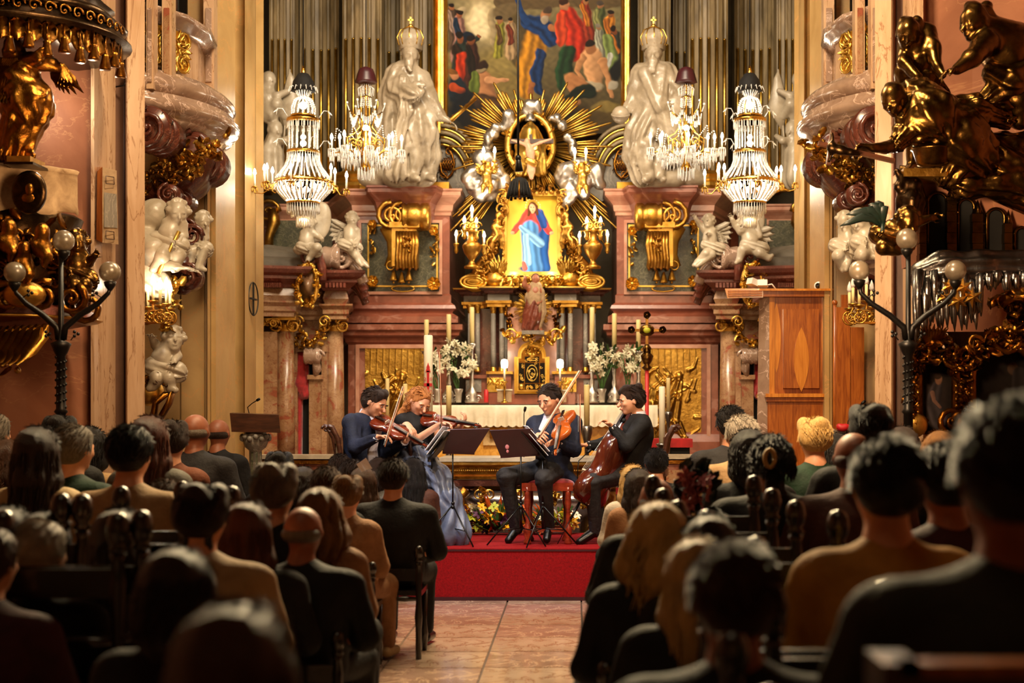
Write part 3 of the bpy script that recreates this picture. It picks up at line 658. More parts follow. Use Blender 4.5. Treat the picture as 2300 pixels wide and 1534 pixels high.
 for k,px in enumerate((884,902,918)):
  g=MB();g.lathe([(.012,0),(.02,-.03),(.045,-.12),(.055,-.14),(.0,-.145)],mxp(P(px,606+(5 if k==1 else 0),yc+.05),sg),8);g.ball(mxp(P(px,634,yc+.05),sg),.018,6,4);g.build('tassel',M['gold_flat'],t)
 g=MB()
 for(p0,p1,q0,q1,yy)in((872,900,408,426,Y-.2),(902,966,402,426,Y-.36),(966,1010,412,428,Y-.12)):
  a,b2=X(p0,Y),X(p1,Y)
  if sg<0:a,b2=mx(b2),mx(a)
  g.box(a,b2,yy,20.6,z(q1),z(q0))
 g.build('gold_plinth',M['gold_flat'],t)
 for(p0,p1)in((612,680),(690,752)):
  a,b2=X(p0,21.2),X(p1,21.2)
  if sg<0:a,b2=mx(b2),mx(a)
  MB().box(a,b2,20.98 if p0>680 else 21.2,21.4,Z(640,21.2),Z(495,21.2)).build('dark_green_panel',M['green_marble'],t)
 g=MB();g.volute(mxp(P(600,475,21.0),sg),.18,1.5,.2,ux=(sg,0,0));g.tube([mxp(P(a,b2,21),sg)for a,b2 in((612,470),(616,500),(605,530),(603,565))],[.08,.09,.06,.07],8);g.build('end_scroll',M['gold'],t)
pedestal(1);pedestal(-1)
# ======= high altar: mensa, tabernacle, picture, glory
YA=19.7
def za(p,Y=YA):return Z(p,Y)
mn=thing('altar_table',(X(1222,19.0),19.0,.75),'long high altar table faced with yellow and cream stone','altar')
x0,x1=X(952,19),X(1468,19);zt=Z(912,19)
MB().box(x0-.03,x1+.03,18.98,19.95,zt-.12,zt).build('top_slab',M['cream_stone'],mn)
MB().box(x0+.08,x1-.08,19.08,19.95,.75,zt-.1).build('body',M['yellow_marble'],mn)
for a,b_ in((1085,1158),(975,1010),(1390,1425)):MB().pbox(a,b_,944,1000,19.04,.05).build('cream_panel',M['cream_stone'],mn)
MB().pbox(1100,1140,950,985,19.0,.03).build('relief',M['gold_dark'],mn)
MB().box(x0-.1,x1+.1,18.7,19.9,.75,.9).build('step',M['cream_stone'],mn)
cl=MB();n=64;z0=zt+.012;dr=.2
prof=[(19.9,z0),(18.96,z0),(18.93,z0-.02)]
v=[];f=[]
for i in range(n*4+1):
 x=x0-.05+(x1-x0+.1)*i/(n*4);wv=.012*math.sin(i*.37)+.006*math.sin(i*.9)
 e=abs(math.sin(PI*i/8))*.022
 v+=[(x,19.9,z0),(x,18.96,z0),(x,18.935,z0-.03),(x,18.93+wv,z0-dr*.6),(x,18.92+wv*1.5,z0-dr),(x,18.915+wv*1.6,z0-dr-.05),(x,18.91+wv*1.7,z0-dr-.06-e)]
for i in range(n*4):
 for k in range(6):f.append((i*7+k,i*7+k+1,(i+1)*7+k+1,(i+1)*7+k))
cl.add(v,f,True)
ac=cl.build('altar_cloth',M['white_cloth'],label='white altar cloth with a scalloped lace hem lying on the high altar table',cat='cloth')
tb=thing('tabernacle',(X(1195,YA),YA,zt),'tall tabernacle structure of marble and gilt columns standing on the high altar','tabernacle')
L=lambda a,y=YA:(X(a,y),y)
MB().pbox(1046,1345,850,906,YA,.5).build('plinth',M['pink_marble'],tb)
MB().pbox(1040,1350,842,850,YA-.05,.55).build('plinth_cornice',M['pink_marble'],tb)
MB().pbox(1098,1292,886,908,YA-.14,.2).build('step',M['pink_marble'],tb)
MB().pbox(1140,1250,690,888,YA-.02,.5).build('centre_block',M['pink_marble_light'],tb)
MB().pbox(1060,1330,690,845,YA+.28,.3).build('rear_wall',M['mahogany_stone'],tb)
for(a,b_)in((1098,1148),(1246,1292)):MB().pbox(a,b_,838,888,YA-.12,.3).build('pier_base',M['pink_marble'],tb)
for(a,b_)in((1092,1152),(1240,1298)):MB().pbox(a,b_,834,840,YA-.16,.3).build('pier_cap',M['gold'],tb)
for(a,b_)in((1094,1136),(1262,1294)):
 c=Canvas(a,b_,848,880,.9,'c8902e');r=random.Random(a)
 for k in range(12):x,y=r.uniform(a+3,b_-3),r.uniform(850,878);c.limb([(x,y),(x+r.uniform(-9,9),y+r.uniform(-9,9))],[3.5,1.5],'c8902e',h=.7)
 c.build('gilt_relief',YA-.13,M['gold_bright'],tb,hs=.03)
for(a,b_)in((1044,1084),(1308,1346)):
 MB().pbox(a+3,b_-3,852,880,YA-.02,.03).build('green_inset',M['grey_stone'],tb)
cols=[(1056,.3,5.5),(1073,.3,5.5),(1108,0,6),(1127,0,6),(1136,.2,5),(1262,0,6),(1281,0,6),(1252,.2,5),(1315,.3,5.5),(1333,.3,5.5)]
for(px,dy,rp)in cols:
 Y=YA+.02+dy*.6;r=rp*Y/F;zb=Z(836,Y);z1=Z(704,Y)
 g=MB().lathe([(r*.98,zb+.05),(r,zb+.3),(r*.86,z1)],(X(px,Y),Y,0),14).build('column',M['silver_dark']if False else M['grey_stone'],tb)
 MB().lathe([(r*1.35,zb),(r*1.35,zb+.025),(r*1.1,zb+.04),(r*1.2,zb+.055),(r,zb+.07)],(X(px,Y),Y,0),14).build('column_base',M['gold_bright'],g)
 cp=MB().lathe([(r*.85,z1),(r*1.0,z1+.01),(r*.9,z1+.03),(r*1.5,z1+.1),(r*1.6,z1+.12)],(X(px,Y),Y,0),10,rib=.12,ribn=5)
 for k in range(6):a=k*PI/3;cp.leaf((X(px,Y)+r*.8*math.cos(a),Y+r*.8*math.sin(a),z1+.02),(math.cos(a)*.3,math.sin(a)*.3,1),(math.cos(a),math.sin(a),0),.09,.05,-.9,4)
 cp.build('capital',M['gold_bright'],g)
ep=[L(1040,20.1),L(1040,19.9),L(1086,19.9),L(1094,19.62),L(1146,19.62),L(1152,19.85),L(1238,19.85),L(1244,19.62),L(1296,19.62),L(1304,19.9),L(1350,19.9),L(1350,20.1)]
MB().mould(ep,[(-.4,za(690)),(0,za(690)),(0,za(684)),(.02,za(682)),(.02,za(676)),(-.4,za(676))]).build('architrave',M['gold'],tb)
MB().mould(ep,[(-.4,za(676)),(-.01,za(676)),(-.01,za(662)),(-.4,za(662))]).build('frieze',M['grey_stone'],tb)
MB().mould(ep,[(-.4,za(662)),(0,za(662)),(.04,za(659)),(.05,za(654)),(.1,za(651)),(.12,za(648)),(-.4,za(646))]).build('cornice',M['mahogany_stone'],tb)
MB().mould(ep,[(-.4,za(649)),(.125,za(649)),(.14,za(646)),(-.4,za(645.5))]).build('cornice_gilding',M['gold_bright'],tb)
dr_=MB();Y=YA-.2
def archpoly(p0,p1,q0,q1,sh,n=12):
 cx=(p0+p1)/2;R=(p1-p0)/2-sh;zc=q0+R*.9
 pts=[(p0,q1),(p0,zc+6),(p0+sh,zc+6)]if sh else[(p0,q1)]
 pts+=[(cx-R*math.cos(PI*k/n),zc-R*.9*math.sin(PI*k/n))for k in range(n+1)]
 pts+=[(p1-sh,zc+6),(p1,zc+6),(p1,q1)]if sh else[(p1,q1)]
 return[(X(a,Y),Z(b_,Y))for a,b_ in pts][::-1]
MB().prism(archpoly(1155,1234,767,884,8),Y,Y+.2).build('door_surround',M['gold_flat'],tb)
MB().prism(archpoly(1161,1228,773,879,7),Y-.03,Y).build('door_frame',M['gold_bright'],tb)
dd=MB().prism(archpoly(1165,1224,778,876,6),Y-.04,Y-.03).build('door',M['gold_dark'],tb)
for(a,b_,q0,q1)in((1179,1211,801,813),(1165,1177,815,860),(1213,1224,815,860),(1179,1211,862,874),(1179,1211,815,860)):
 MB().pbox(a,b_,q0,q1,Y-.055,.015).build('inlay_plaque',M['dark_glass'],dd)
g=MB();r=random.Random(3)
for(cx,cy,rx,ry)in((1195,838,12,18),(1195,838,7,10),(1195,807,11,3)):
 g.tube([P(cx+rx*math.cos(k*PI/8),cy+ry*math.sin(k*PI/8),Y-.06)for k in range(17)],.006,4)
for k in range(34):
 px,py=r.choice([(r.uniform(1181,1209),r.uniform(817,858)),(r.uniform(1167,1175),r.uniform(817,858)),(r.uniform(1215,1222),r.uniform(817,858)),(r.uniform(1181,1209),r.uniform(803,811)),(r.uniform(1181,1209),r.uniform(864,872))])
 g.volute(P(px,py,Y-.062),.02,1.1,.2,sgn=r.choice((1,-1)))
for(a,b_)in((1171,868),(1219,868)):g.ball(P(a,b_,Y-.05),.04,6,4)
garland(g,[P(1176,790,Y-.06),P(1195,784,Y-.08),P(1215,790,Y-.06)],16,.06,2);g.ball(P(1195,795,Y-.06),.05)
g.build('door_scrollwork',M['gold_bright'],dd)
g=MB();garland(g,[P(1140,752,Y-.08),P(1165,765,Y-.1),P(1198,757,Y-.16),P(1230,765,Y-.1),P(1256,752,Y-.08)],34,.1,4)
for a in(1146,1250):g.volute(P(a,752,Y-.1),.09,1.4,ux=(1 if a<1200 else-1,0,0))
g.pbox(1160,1238,745,752,Y-.12,.3);g.build('gilt_shelf',M['gold_bright'],tb)
for k,(a,b_)in enumerate(((1145,745),(1246,745))):
 g=MB();garland(g,[P(a+(8 if k else-8),690,YA-.1),P(a,720,YA-.12),P(a+(6 if k else-6),b_,YA-.12)],12,.09,11+k);g.build('festoon',M['gold_dark'],tb)
up=thing('picture_surround',(X(1195,YA),YA,za(646)),'carved gilt surround of scrolls, shells and volutes around the picture above the tabernacle','altarpiece')
for sg in(1,-1):
 q=lambda px,py,y=YA:Vector((X(px if sg>0 else 2*1195.5-px,y),y,Z(py,y)))
 g=MB()
 for k in range(3):
  rx,rz=29-k*8.5,14.5-k*5;g.tube([q(1063+rx*math.cos(t*PI/10),633+rz*math.sin(t*PI/10),YA-.12)for t in range(21)],.02,6)
 g.tube([q(1050,633,YA-.12),q(1076,633,YA-.12)],.018,6)
 g.build('spiral_volute',M['gold_bright'],up)
 MB().tube([q(1040,634,YA+.02),q(1062,634,YA+.02),q(1086,634,YA+.02),q(1100,638,YA+.02),q(1130,642,YA+.02)],[.1,.17,.15,.08,.05],10,flat=.8).build('volute_body',M['gold_flat'],up)
 g=MB().lathe([(.12,0),(.15,.04),(.16,.12),(.12,.2),(.06,.24)],q(1112,646),18,rib=.12,ribn=10);g.build('gadrooned_foot',M['gold'],up)
 g=MB()
 for k in range(9):a=(k-4)*.28;g.leaf(q(1121,622,YA-.1),(math.sin(a)*.8,-.15,1),(0,-1,.1),.32-.02*abs(k-4),.075,.35,5)
 g.build('shell',M['gold_bright'],up)
 g=MB();g.tube([q(a,b_,YA-.02)for a,b_ in((1070,628),(1080,600),(1100,575),(1110,545),(1118,520),(1126,490))],[.1,.09,.08,.09,.07,.05],8)
 for(a,b_,rr)in((1085,600,.1),(1098,575,.09),(1108,548,.1),(1075,620,.09),(1112,600,.08),(1126,470,.1),(1130,448,.09)):g.volute(q(a,b_,YA-.1),rr,1.5,.2,ux=(sg,0,0),a0=b_)
 garland(g,[q(a,b_,YA-.1)for a,b_ in((1076,620),(1100,585),(1112,550),(1124,500),(1130,450))],34,.085,21+sg);g.build('scroll_bracket',M['gold'],up)
 g=Sdf();s2=g
 b0=lambda px,py,dy=0:q(px,py,YA-.15+dy)
 g.ell(b0(1122,484),(.055,.055,.065)).chain([b0(1120,494),b0(1115,510),b0(1122,526)],[.035,.065,.06]).chain([b0(1118,500),b0(1108,512),b0(1128,510,-.06)],[.03,.025,.02]).chain([b0(1121,526),b0(1110,540),b0(1104,556)],[.045,.035,.025]).chain([b0(1123,526),b0(1128,542),b0(1126,556)],[.045,.035,.025])
 g.build('cherub',M['gold'],.014,up)
fr=MB();X0,X1,ZA,ZB=X(1130,YA),X(1262,YA),za(432),za(620)
for(a,b_,c_,d_)in((X0,X1,ZA-.06,ZA),(X0,X1,ZB,ZB+.05),(X0,X0+.055,ZB+.05,ZA-.06),(X1-.055,X1,ZB+.05,ZA-.06)):
 MB().box(a,b_,YA-.1,YA+.02,c_,d_).build('frame_rail',M['gold_bright'],up)
g=MB();r=random.Random(8)
for k in range(46):
 t=k/46*2*(132+188);px,py=(1130+t,432)if t<132 else(1262,432+t-132)if t<320 else(1262-(t-320),620)if t<452 else(1130,620-(t-452));g.ball(P(px,py,YA-.12),.022,6,4)
garland(g,[P(1140,430,YA-.1),P(1196,424,YA-.14),P(1252,430,YA-.1)],24,.085,5)
for a,s_ in((1128,-1),(1264,1)):g.volute(P(a,440,YA-.1),.09,1.5,ux=(s_,0,0),a0=1)
g.build('frame_carving',M['gold'],up,kind='stuff')
g=MB();garland(g,[P(1128,628,YA-.12),P(1160,636,YA-.16),P(1196,630,YA-.2),P(1232,636,YA-.16),P(1264,628,YA-.12)],40,.1,6);g.pbox(1128,1262,622,646,YA-.06,.3)
for k in range(6):g.volute(P(1138+k*23,630,YA-.13),.065,1.4,sgn=1 if k%2 else-1,a0=k)
g.build('carved_base',M['gold_bright'],up)
pc=Canvas(1137,1256,438,615,.8,'e0b030',.35);pc.grad('d6a22c','efc860',438,615);pc.blob(1196,500,30,45,'e8bc48',soft=1,lit=0)  # lamp glow from below painted into the gold ground, brighter at the bottom
pc.blob(1196,604,33,9,'23405e',soft=.4);pc.limb([(1212,480),(1222,520),(1218,560),(1222,600)],[10,15,15,14],'1f4f96',folds=5)
pc.limb([(1195,478),(1196,510)],[15,19],'c8443c',folds=6);pc.limb([(1184,478),(1172,500),(1156,520)],[8,8,7],'cc4a40',folds=4);pc.limb([(1207,478),(1220,502),(1234,520)],[8,8,7],'c4403a',folds=4)
pc.limb([(1205,474),(1214,488),(1220,505)],[6,9,8],'23468c',folds=3)
pc.limb([(1190,515),(1192,550),(1196,600)],[19,20,23],'4f86c6',folds=9,lit=.5);pc.limb([(1172,512),(1196,530),(1214,545)],[6,9,10],'77a8dc',folds=5);pc.limb([(1183,530),(1186,590)],[7,9],'8ab8e4',folds=4);pc.limb([(1175,592),(1178,603)],[5,6],'d0625a')
pc.blob(1152,524,5,4,'d6a27c');pc.blob(1239,523,5,4,'d6a27c');pc.blob(1196,468,11,14,'5c3218');pc.limb([(1188,465),(1186,484)],[4,3],'5c3218');pc.limb([(1204,465),(1206,482)],[4,3],'5c3218')
pc.blob(1195,468,7.2,9.5,'dfae88',lit=.2);pc.blob(1195,476,4,5,'d6a07a');pc.blob(1192,466,1.4,.9,'4a2a1c');pc.blob(1198,466,1.4,.9,'4a2a1c');pc.blob(1195,473,1.8,.8,'a84a40')
for k in range(11):a=PI*(1+k/10);pc.blob(1196+17*math.cos(a),466+18*math.sin(a),1.6,1.6,'f6e6a0',lit=0)
vp=pc.build('icon_picture',YA-.03,M['oil_paint'],label='picture of a woman in red and blue robes on gold, above the tabernacle',cat='picture')
# - radiant glory
YG=20.05
gl=thing('radiant_glory',(X(1192,YG),YG,Z(330,YG)),'huge gilt sunburst of straight rays behind the crucifix group above the altar','sunburst')
ray={}
def rays(cx,cz,groups,r0,parent,Y,dw=.042,m='gold_bright',nm='ray'):
 for(ang,ln,n,spr)in groups:
  for k in range(n):
   a=math.radians(ang+(k-(n-1)/2)*spr);l=ln*(1-.1*abs(k-(n-1)/2))*(.93 if k%2 else 1);d=Vector((math.cos(a),0,math.sin(a)));c=P(cx,cz,Y);yy=Vector((0,-.02-.03*(k%2),0))
   MB().tube([c+d*r0+yy,c+d*l*.97+yy,c+d*l+yy],[dw*.38,dw*.62,.004],4,flat=.6).build(nm,M[m],parent)
gr=[(90+k*15+(k%2)*1.5,(.72+.26*abs(math.sin(math.radians(90+k*15)*1.0+1.57)))*(1.05 if k%2 else.88),5,2.6)for k in range(24)]
gr2=[]
for(ang,ln,n,sp)in gr:
 a=ang%360;px_len=130+45*abs(math.cos(math.radians(a)))-(20 if 60<a<120 else 0)
 if 200<a<235 or 305<a<340:px_len=250 if(225<a or a>305)and(a<240 or a<318)else 150
 if 240<=a<=300:px_len=110
 if 165<a<200 or a>345 or a<15:px_len=170
 gr2 .append((ang,px_len*1.1*YG/F,n,sp))
rays(1192,330,gr2,.3,gl,YG)
for(a,n,ln)in((232,6,1.75),(222,5,1.45),(308,6,1.75),(318,5,1.45)):rays(1192,330,[(a,ln,n,1.5)],.5,gl,YG+.06)
def cloud(name,pts,rad,seed,label=None,cat=None,group=None,parent=None,m='silver'):
 r=random.Random(seed);s=Sdf()
 for i in range(len(pts)-1):
  a,b2=V3(pts[i]),V3(pts[i+1]);n=max(2,int((b2-a).length/(rad*.9)))
  for k in range(n):
   c=a.lerp(b2,(k+.5)/n)+Vector((r.uniform(-.4,.4),r.uniform(-.4,.2),r.uniform(-.4,.4)))*rad
   s.ell(c,(rad*r.uniform(.6,.95),rad*r.uniform(.5,.7),rad*r.uniform(.5,.8)),R=Matrix.Rotation(r.uniform(0,3),3,'Y'),k=.02,fold=(rad*.09,9/rad*.6,r.uniform(0,6)))
 return s.build(name,M[m],rad*.13,parent,label=label,cat=cat,group=group)if parent is not None else s.build(name,M[m],rad*.13,None,org=pts[0],label=label,cat=cat,group=group)
yc=YG-.22
cloud('cloud_wreath',[P(a,b_,yc)for a,b_ in((1100,340),(1104,312),(1115,290),(1132,272),(1155,262))],.12,1,'silvered cloud garland curling along the left side of the sunburst','cloud ornament','silver cloud pieces of the sunburst')
cloud('cloud_wreath',[P(a,b_,yc)for a,b_ in((1172,246),(1192,236),(1212,245))],.14,2,'silvered cloud piece at the top of the sunburst','cloud ornament','silver cloud pieces of the sunburst')
cloud('cloud_wreath',[P(a,b_,yc)for a,b_ in((1240,262),(1258,275),(1268,292))],.09,3,'small silvered cloud at the upper right of the sunburst','cloud ornament','silver cloud pieces of the sunburst')
cloud('cloud_wreath',[P(a,b_,yc)for a,b_ in((1277,303),(1282,325),(1280,345))],.1,4,'silvered cloud standing on end at the right of the sunburst','cloud ornament','silver cloud pieces of the sunburst')
cloud('cloud_wreath',[P(a,b_,yc-.1)for a,b_ in((1088,356),(1068,380),(1068,410),(1085,435),(1108,425),(1125,410),(1118,385),(1098,370))],.17,5,'big silver cloud bank left of the picture with a gilt angel on it','cloud ornament','silver cloud pieces of the sunburst')
cloud('cloud_wreath',[P(a,b_,yc-.1)for a,b_ in((1295,366),(1278,385),(1268,410),(1280,435),(1272,448),(1300,430),(1320,405),(1340,400),(1312,380))],.17,6,'big silver cloud bank right of the picture with a gilt angel on it','cloud ornament','silver cloud pieces of the sunburst')
g=thing('trinity_medallion',P(1192,330,YG-.25),'gilt oval wreath framing a seated bearded figure holding a crucifix, centre of the sunburst','sculpture')
s=MB();pts=[P(1191+50*math.cos(k*PI/16),325+66*math.sin(k*PI/16),YG-.22)for k in range(33)]
s.tube(pts,.05,8,False);garland(s,pts,64,.075,31,.45);s.build('wreath',M['gold_bright'],g)
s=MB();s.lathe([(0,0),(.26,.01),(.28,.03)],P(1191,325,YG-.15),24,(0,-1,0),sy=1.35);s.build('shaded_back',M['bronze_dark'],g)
s=Sdf();q=lambda a,b_,d=0:P(a,b_,YG-.3+d)
s.ell(q(1191,284),(.06,.06,.075)).ell(q(1191,296,-.03),(.04,.04,.06)).chain([q(1191,300),q(1191,345)],[.13,.2],fold=(.012,8,1)).chain([q(1176,306),q(1166,330),q(1178,345,-.1)],[.07,.06,.05]).chain([q(1206,306),q(1218,330),q(1206,345,-.1)],[.07,.06,.05]).chain([q(1176,350),q(1170,385)],[.12,.08],fold=(.015,6,0)).chain([q(1208,350),q(1214,385)],[.12,.08],fold=(.015,6,2))
s.build('seated_figure',M['gold_bright'],.018,g)
MB().lathe([(.001,.12),(.05,.08),(.06,.03),(.07,0)],q(1191,272),8,rib=.1).build('crown',M['silver'],g)
MB().box(*[v for v in(X(1145,YG-.5),X(1243,YG-.5),YG-.5,YG-.45)],Z(322,YG-.5),Z(312,YG-.5)).build('cross_beam',M['dark_wood'],g)
MB().box(X(1188,YG-.47),X(1195,YG-.47),YG-.46,YG-.42,Z(400,YG-.5),Z(300,YG-.5)).build('cross_post',M['dark_wood'],g)
s=Sdf();q=lambda a,b_,d=0:P(a,b_,YG-.58+d)
s.ell(q(1184,318),(.038,.04,.048)).chain([q(1187,328),q(1191,342),q(1193,362)],[.04,.058,.045]).chain([q(1186,328),q(1168,320),q(1150,315)],[.026,.02,.014]).chain([q(1196,328),q(1214,320),q(1238,312)],[.026,.02,.014]).chain([q(1190,366),q(1189,384),q(1192,400)],[.04,.03,.018]).chain([q(1197,366),q(1197,384),q(1195,401)],[.04,.03,.018])
s.build('crucified_figure',M['skin_pale'],.012,g)
Sdf().chain([q(1185,360,-.02),q(1200,366,-.02)],[.045,.05],fold=(.01,6,0)).build('loincloth',M['gold'],.012,g)
for k,(cx,cy,sg)in enumerate(((1094,390,1),(1308,392,-1))):
 q=lambda a,b_,d=0:P(cx+sg*a,cy+b_,YG-.6+d)
 t=thing('gilt_angel',q(0,40),f"small gilt angel standing on the {'left' if sg > 0 else 'right'} silver cloud bank, raising a candle holder",'angel','gilt candle angels')
 s=Sdf();s.ell(q(2,-18),(.05,.05,.06)).chain([q(1,-10),q(-1,3),q(0,14)],[.035,.062,.055]).chain([q(-5,-6),q(-14,-10),q(-8,-22)],[.028,.024,.016]).chain([q(7,-6),q(15,-12,-.06),q(17,-22,-.05)],[.028,.024,.016]).chain([q(-2,16),q(-8,28,-.05),q(-10,40)],[.045,.035,.02]).chain([q(3,16),q(8,30),q(6,42)],[.045,.035,.02])
 s.build('body',M['gold_bright'],.012,t)
 s=MB()
 for m_ in(-1,1):
  for j in range(5):s.leaf(q(m_*3,-6,.06),(m_*(1+.1*j),.2,.7-j*.3),(0,-1,0),.17-j*.015,.05,.2,4)
 s.build('wings',M['gold_bright'],t)
 for j,a in enumerate((-8,17)):
  c=q(a,-23,-.05);cd=thing('electric_candle',c,f"lit electric candle held by the {'left' if sg > 0 else 'right'} gilt angel, {'left' if (j == 0) == (sg > 0) else 'right'} one of its pair",'candle','lit candles held by the gilt angels')
  MB().lathe([(.01,0),(.035,.02),(.04,.035),(.012,.035)],c,10).build('cup',M['gold_bright'],cd)
  MB().lathe([(.014,.03),(.014,.13)],c,8).build('stem',M['candle_white'],cd)
  MB().lathe([(.008,.13),(.02,.155),(.015,.185),(.002,.22)],c,8).build('bulb',M['bulb_hot'],cd)
def candelabrum(cx,sd,cands):
 Y=YA-.3;c=P(cx,603,Y);t=thing('candelabrum',c,f'tall gilt urn candelabrum with seven lit candles, {sd} of the picture','candelabrum','gilt candelabra beside the picture')
 s=Y/F
 MB().lathe([(.1,0),(.1,.03),(.05,.05),(.03,.1),(.05,.13),(.1,.2),(.125,.28),(.12,.31),(.09,.34),(.05,.38),(.055,.46),(.08,.5),(.05,.54),(.03,.62)],c,18,rib=.02,ribn=8).build('urn',M['gold'],t)
 for i,(px,py)in enumerate(cands):
  b0=P(px,py+27,Y-(.06 if i%2 else-.05));z0=c.z+.5
  pts=[Vector((c.x,Y,z0)),Vector((c.x+(b0 .x-c.x)*.45,Y,z0-.02)),Vector((c.x+(b0 .x-c.x)*.9,b0 .y,z0+.0)),Vector((b0 .x,b0 .y,min(b0 .z-.05,z0+.1)if b0 .z<z0+.2 else b0 .z-.1)),Vector((b0 .x,b0 .y,b0 .z))]
  g=MB();g.tube(pts,.014,6);g.lathe([(.012,-.12),(.03,-.08),(.02,-.04),(.038,0),(.04,.015),(.01,.015)],b0,10,rib=.08,ribn=6)
  if abs(b0 .x-c.x)>.05:g.volute(Vector(((b0 .x+c.x)/2,b0 .y-.02,z0+.05)),.055,1.3,ux=(1 if b0 .x>c.x else-1,0,0))
  a=g.build('arm',M['gold_bright'],t)
  MB().lathe([(.016,.01),(.016,.105)],b0,8).build('candle_tube',M['candle_white'],a)
  MB().lathe([(.01,.105),(.022,.125),(.016,.155),(.002,.19)],b0,8).build('bulb',M['bulb_hot'],a)
 point('candelabrum_light',P(cx,470,Y-.35),14,WARM2,.08)
candelabrum(1060,'left',[(1025,522),(1043,490),(1060,466),(1070,494),(1052,521),(1087,525)])
candelabrum(1332,'right',[(1302,525),(1318,492),(1336,468),(1349,492),(1334,520),(1364,522)])
point('picture_lamp',(X(1150,YA-.32),YA-.32,za(612)),3.2,(1,.88,.6),.03);point('picture_lamp',(X(1240,YA-.32),YA-.32,za(612)),3.2,(1,.88,.6),.03)
for i,px in enumerate((1133,1258)):
 c=P(px,905,YA-.5);t=thing('altar_lamp',c,f"slim brass candlestick with a lit white lamp, {'left' if i == 0 else 'right'} of the tabernacle door",'lamp','lit lamps by the tabernacle door')
 MB().lathe([(.05,0),(.05,.01),(.02,.03),(.012,.06),(.02,.12),(.012,.18),(.018,.25),(.045,.27),(.045,.28)],c,12).build('candlestick',M['brass'],t)
 MB().lathe([(.013,.28),(.013,.45)],c,8).build('candle',M['candle_white'],t)
 MB().lathe([(.02,.45),(.042,.46),(.045,.53),(.035,.56),(.0,.57)],c,12).build('shade',M['lamp_glow'],t)
 point('altar_lamp_light',c+Vector((0,-.02,.66)),5,WARM2,.04)
t=thing('saint_statue',P(1200,747,YA-.35),'painted wooden statue in beige and red robe, one arm raised, before the tabernacle','statue')
q=lambda a,b_,d=0:P(a,b_,YA-.35+d)
s=Sdf();s.ell(q(1203,627,-.02),(.05,.055,.065)).ell(q(1202,636,-.05),(.025,.02,.035)).chain([q(1203,636),q(1202,655),q(1200,680)],[.04,.1,.1]).chain([q(1192,650),q(1178,640,-.05),q(1180,625,-.08)],[.045,.035,.02]).chain([q(1180,625,-.08),q(1180,617,-.08)],[.02,.008]).chain([q(1212,652),q(1219,672),q(1208,682,-.12)],[.045,.035,.02]).chain([q(1187,728),q(1180,746,-.06)],[.03,.025]).chain([q(1210,728),q(1216,746)],[.03,.025])
s.build('body',M['skin_tan'],.014,t)
Sdf().chain([q(1203,645),q(1201,670),q(1204,690)],[.085,.12,.11],fold=(.014,7,1)).chain([q(1215,655),q(1218,700),q(1212,735)],[.05,.055,.03],fold=(.01,6,1)).build('beige_mantle',M['parchment'],.014,t)
Sdf().chain([q(1200,680),q(1196,710),q(1190,735)],[.115,.12,.1],fold=(.018,8,2)).chain([q(1192,690,-.04),q(1184,735)],[.06,.07],fold=(.01,5,1)).build('red_robe',M['paint_red']if False else M['red_marble'],.014,t)
MB().ball(q(1203,624,.02),(.058,.058,.06),10,6).build('hair',M['hair_dark_brown'],t)
MB().pbox(1172,1222,742,750,YA-.5,.3).build('base',M['grey_stone'],t)
sb=thing('small_sunburst',P(1198,690,YA-.1),'small gilt sunburst fixed behind the painted statue','sunburst')
rays(1198,692,[(90+k*15,.24+.05*(k%2),3,4.5)for k in range(24)if k not in(0,12)],.05,sb,YA-.06,.02)
# - candles, flowers on the mensa
def silver_stick(px,ptop,pb,Y,label,wide=12,hgt=None,group='silver candlesticks with tall candles on the high altar',stub=True):
 c=P(px,pb,Y);t=thing('candlestick',c,label,'candlestick',group);H=Z(ptop,Y)-c.z;hs=H*(hgt or.62);r=wide*Y/F
 MB().lathe([(r,0),(r*1.05,.02),(r*.75,.06),(r*.95,.1),(r*.5,.17),(r*.25,.2),(r*.4,.26),(r*.22,.32),(r*.36,hs*.62),(r*.2,hs*.68),(r*.22,hs*.9),(r*.7,hs*.97),(r*.75,hs),(r*.2,hs)],c,14,rib=.06,ribn=3).build('stick',M['silver'],t)
 MB().lathe([(r*.36,hs),(r*.36,H-.01),(r*.3,H),(0,H)],c,12).build('candle',M['candle_wax'],t)
 for k in range(3):a=k*2.1;MB().volute(c+Vector((r*.9*math.cos(a),r*.9*math.sin(a),.05)),.05,1.3,.25,ux=(math.cos(a),math.sin(a),0)).build('foot_scroll',M['silver'],t)
for(px,pt_,nm)in((958,718,'leftmost tall yellow candle on the high altar, beside the big white candle'),(1008,706,'tall yellow candle in silver stick among the left lilies'),(1060,690,'tall yellow candle in silver stick right of the left lilies, beside the tabernacle'),(1330,690,'tall yellow candle in silver stick left of the right lilies, beside the tabernacle'),(1380,704,'tall yellow candle in silver stick between the two right lily bunches'),(1434,718,'rightmost tall yellow candle on the high altar, behind the bronze cross')):
 silver_stick(px,pt_,904,19.35,nm,15,.62)
def flower_mesh(kind):
 if kind+'_fl' in MATS:return MATS[kind+'_fl']
 b=MB()
 for k in range(6):a=k*PI/3;b.leaf((0,0,0),(math.cos(a),math.sin(a),.55),(0,0,1)if True else 0,.085,.045,-.5,4)
 b.ball((0,0,.02),.012,6,4);me=bpy.data.meshes.new('blossom');me.from_pydata(b.v,[],b.f);me.materials.append(M[kind]);MATS[kind+'_fl']=me;return me
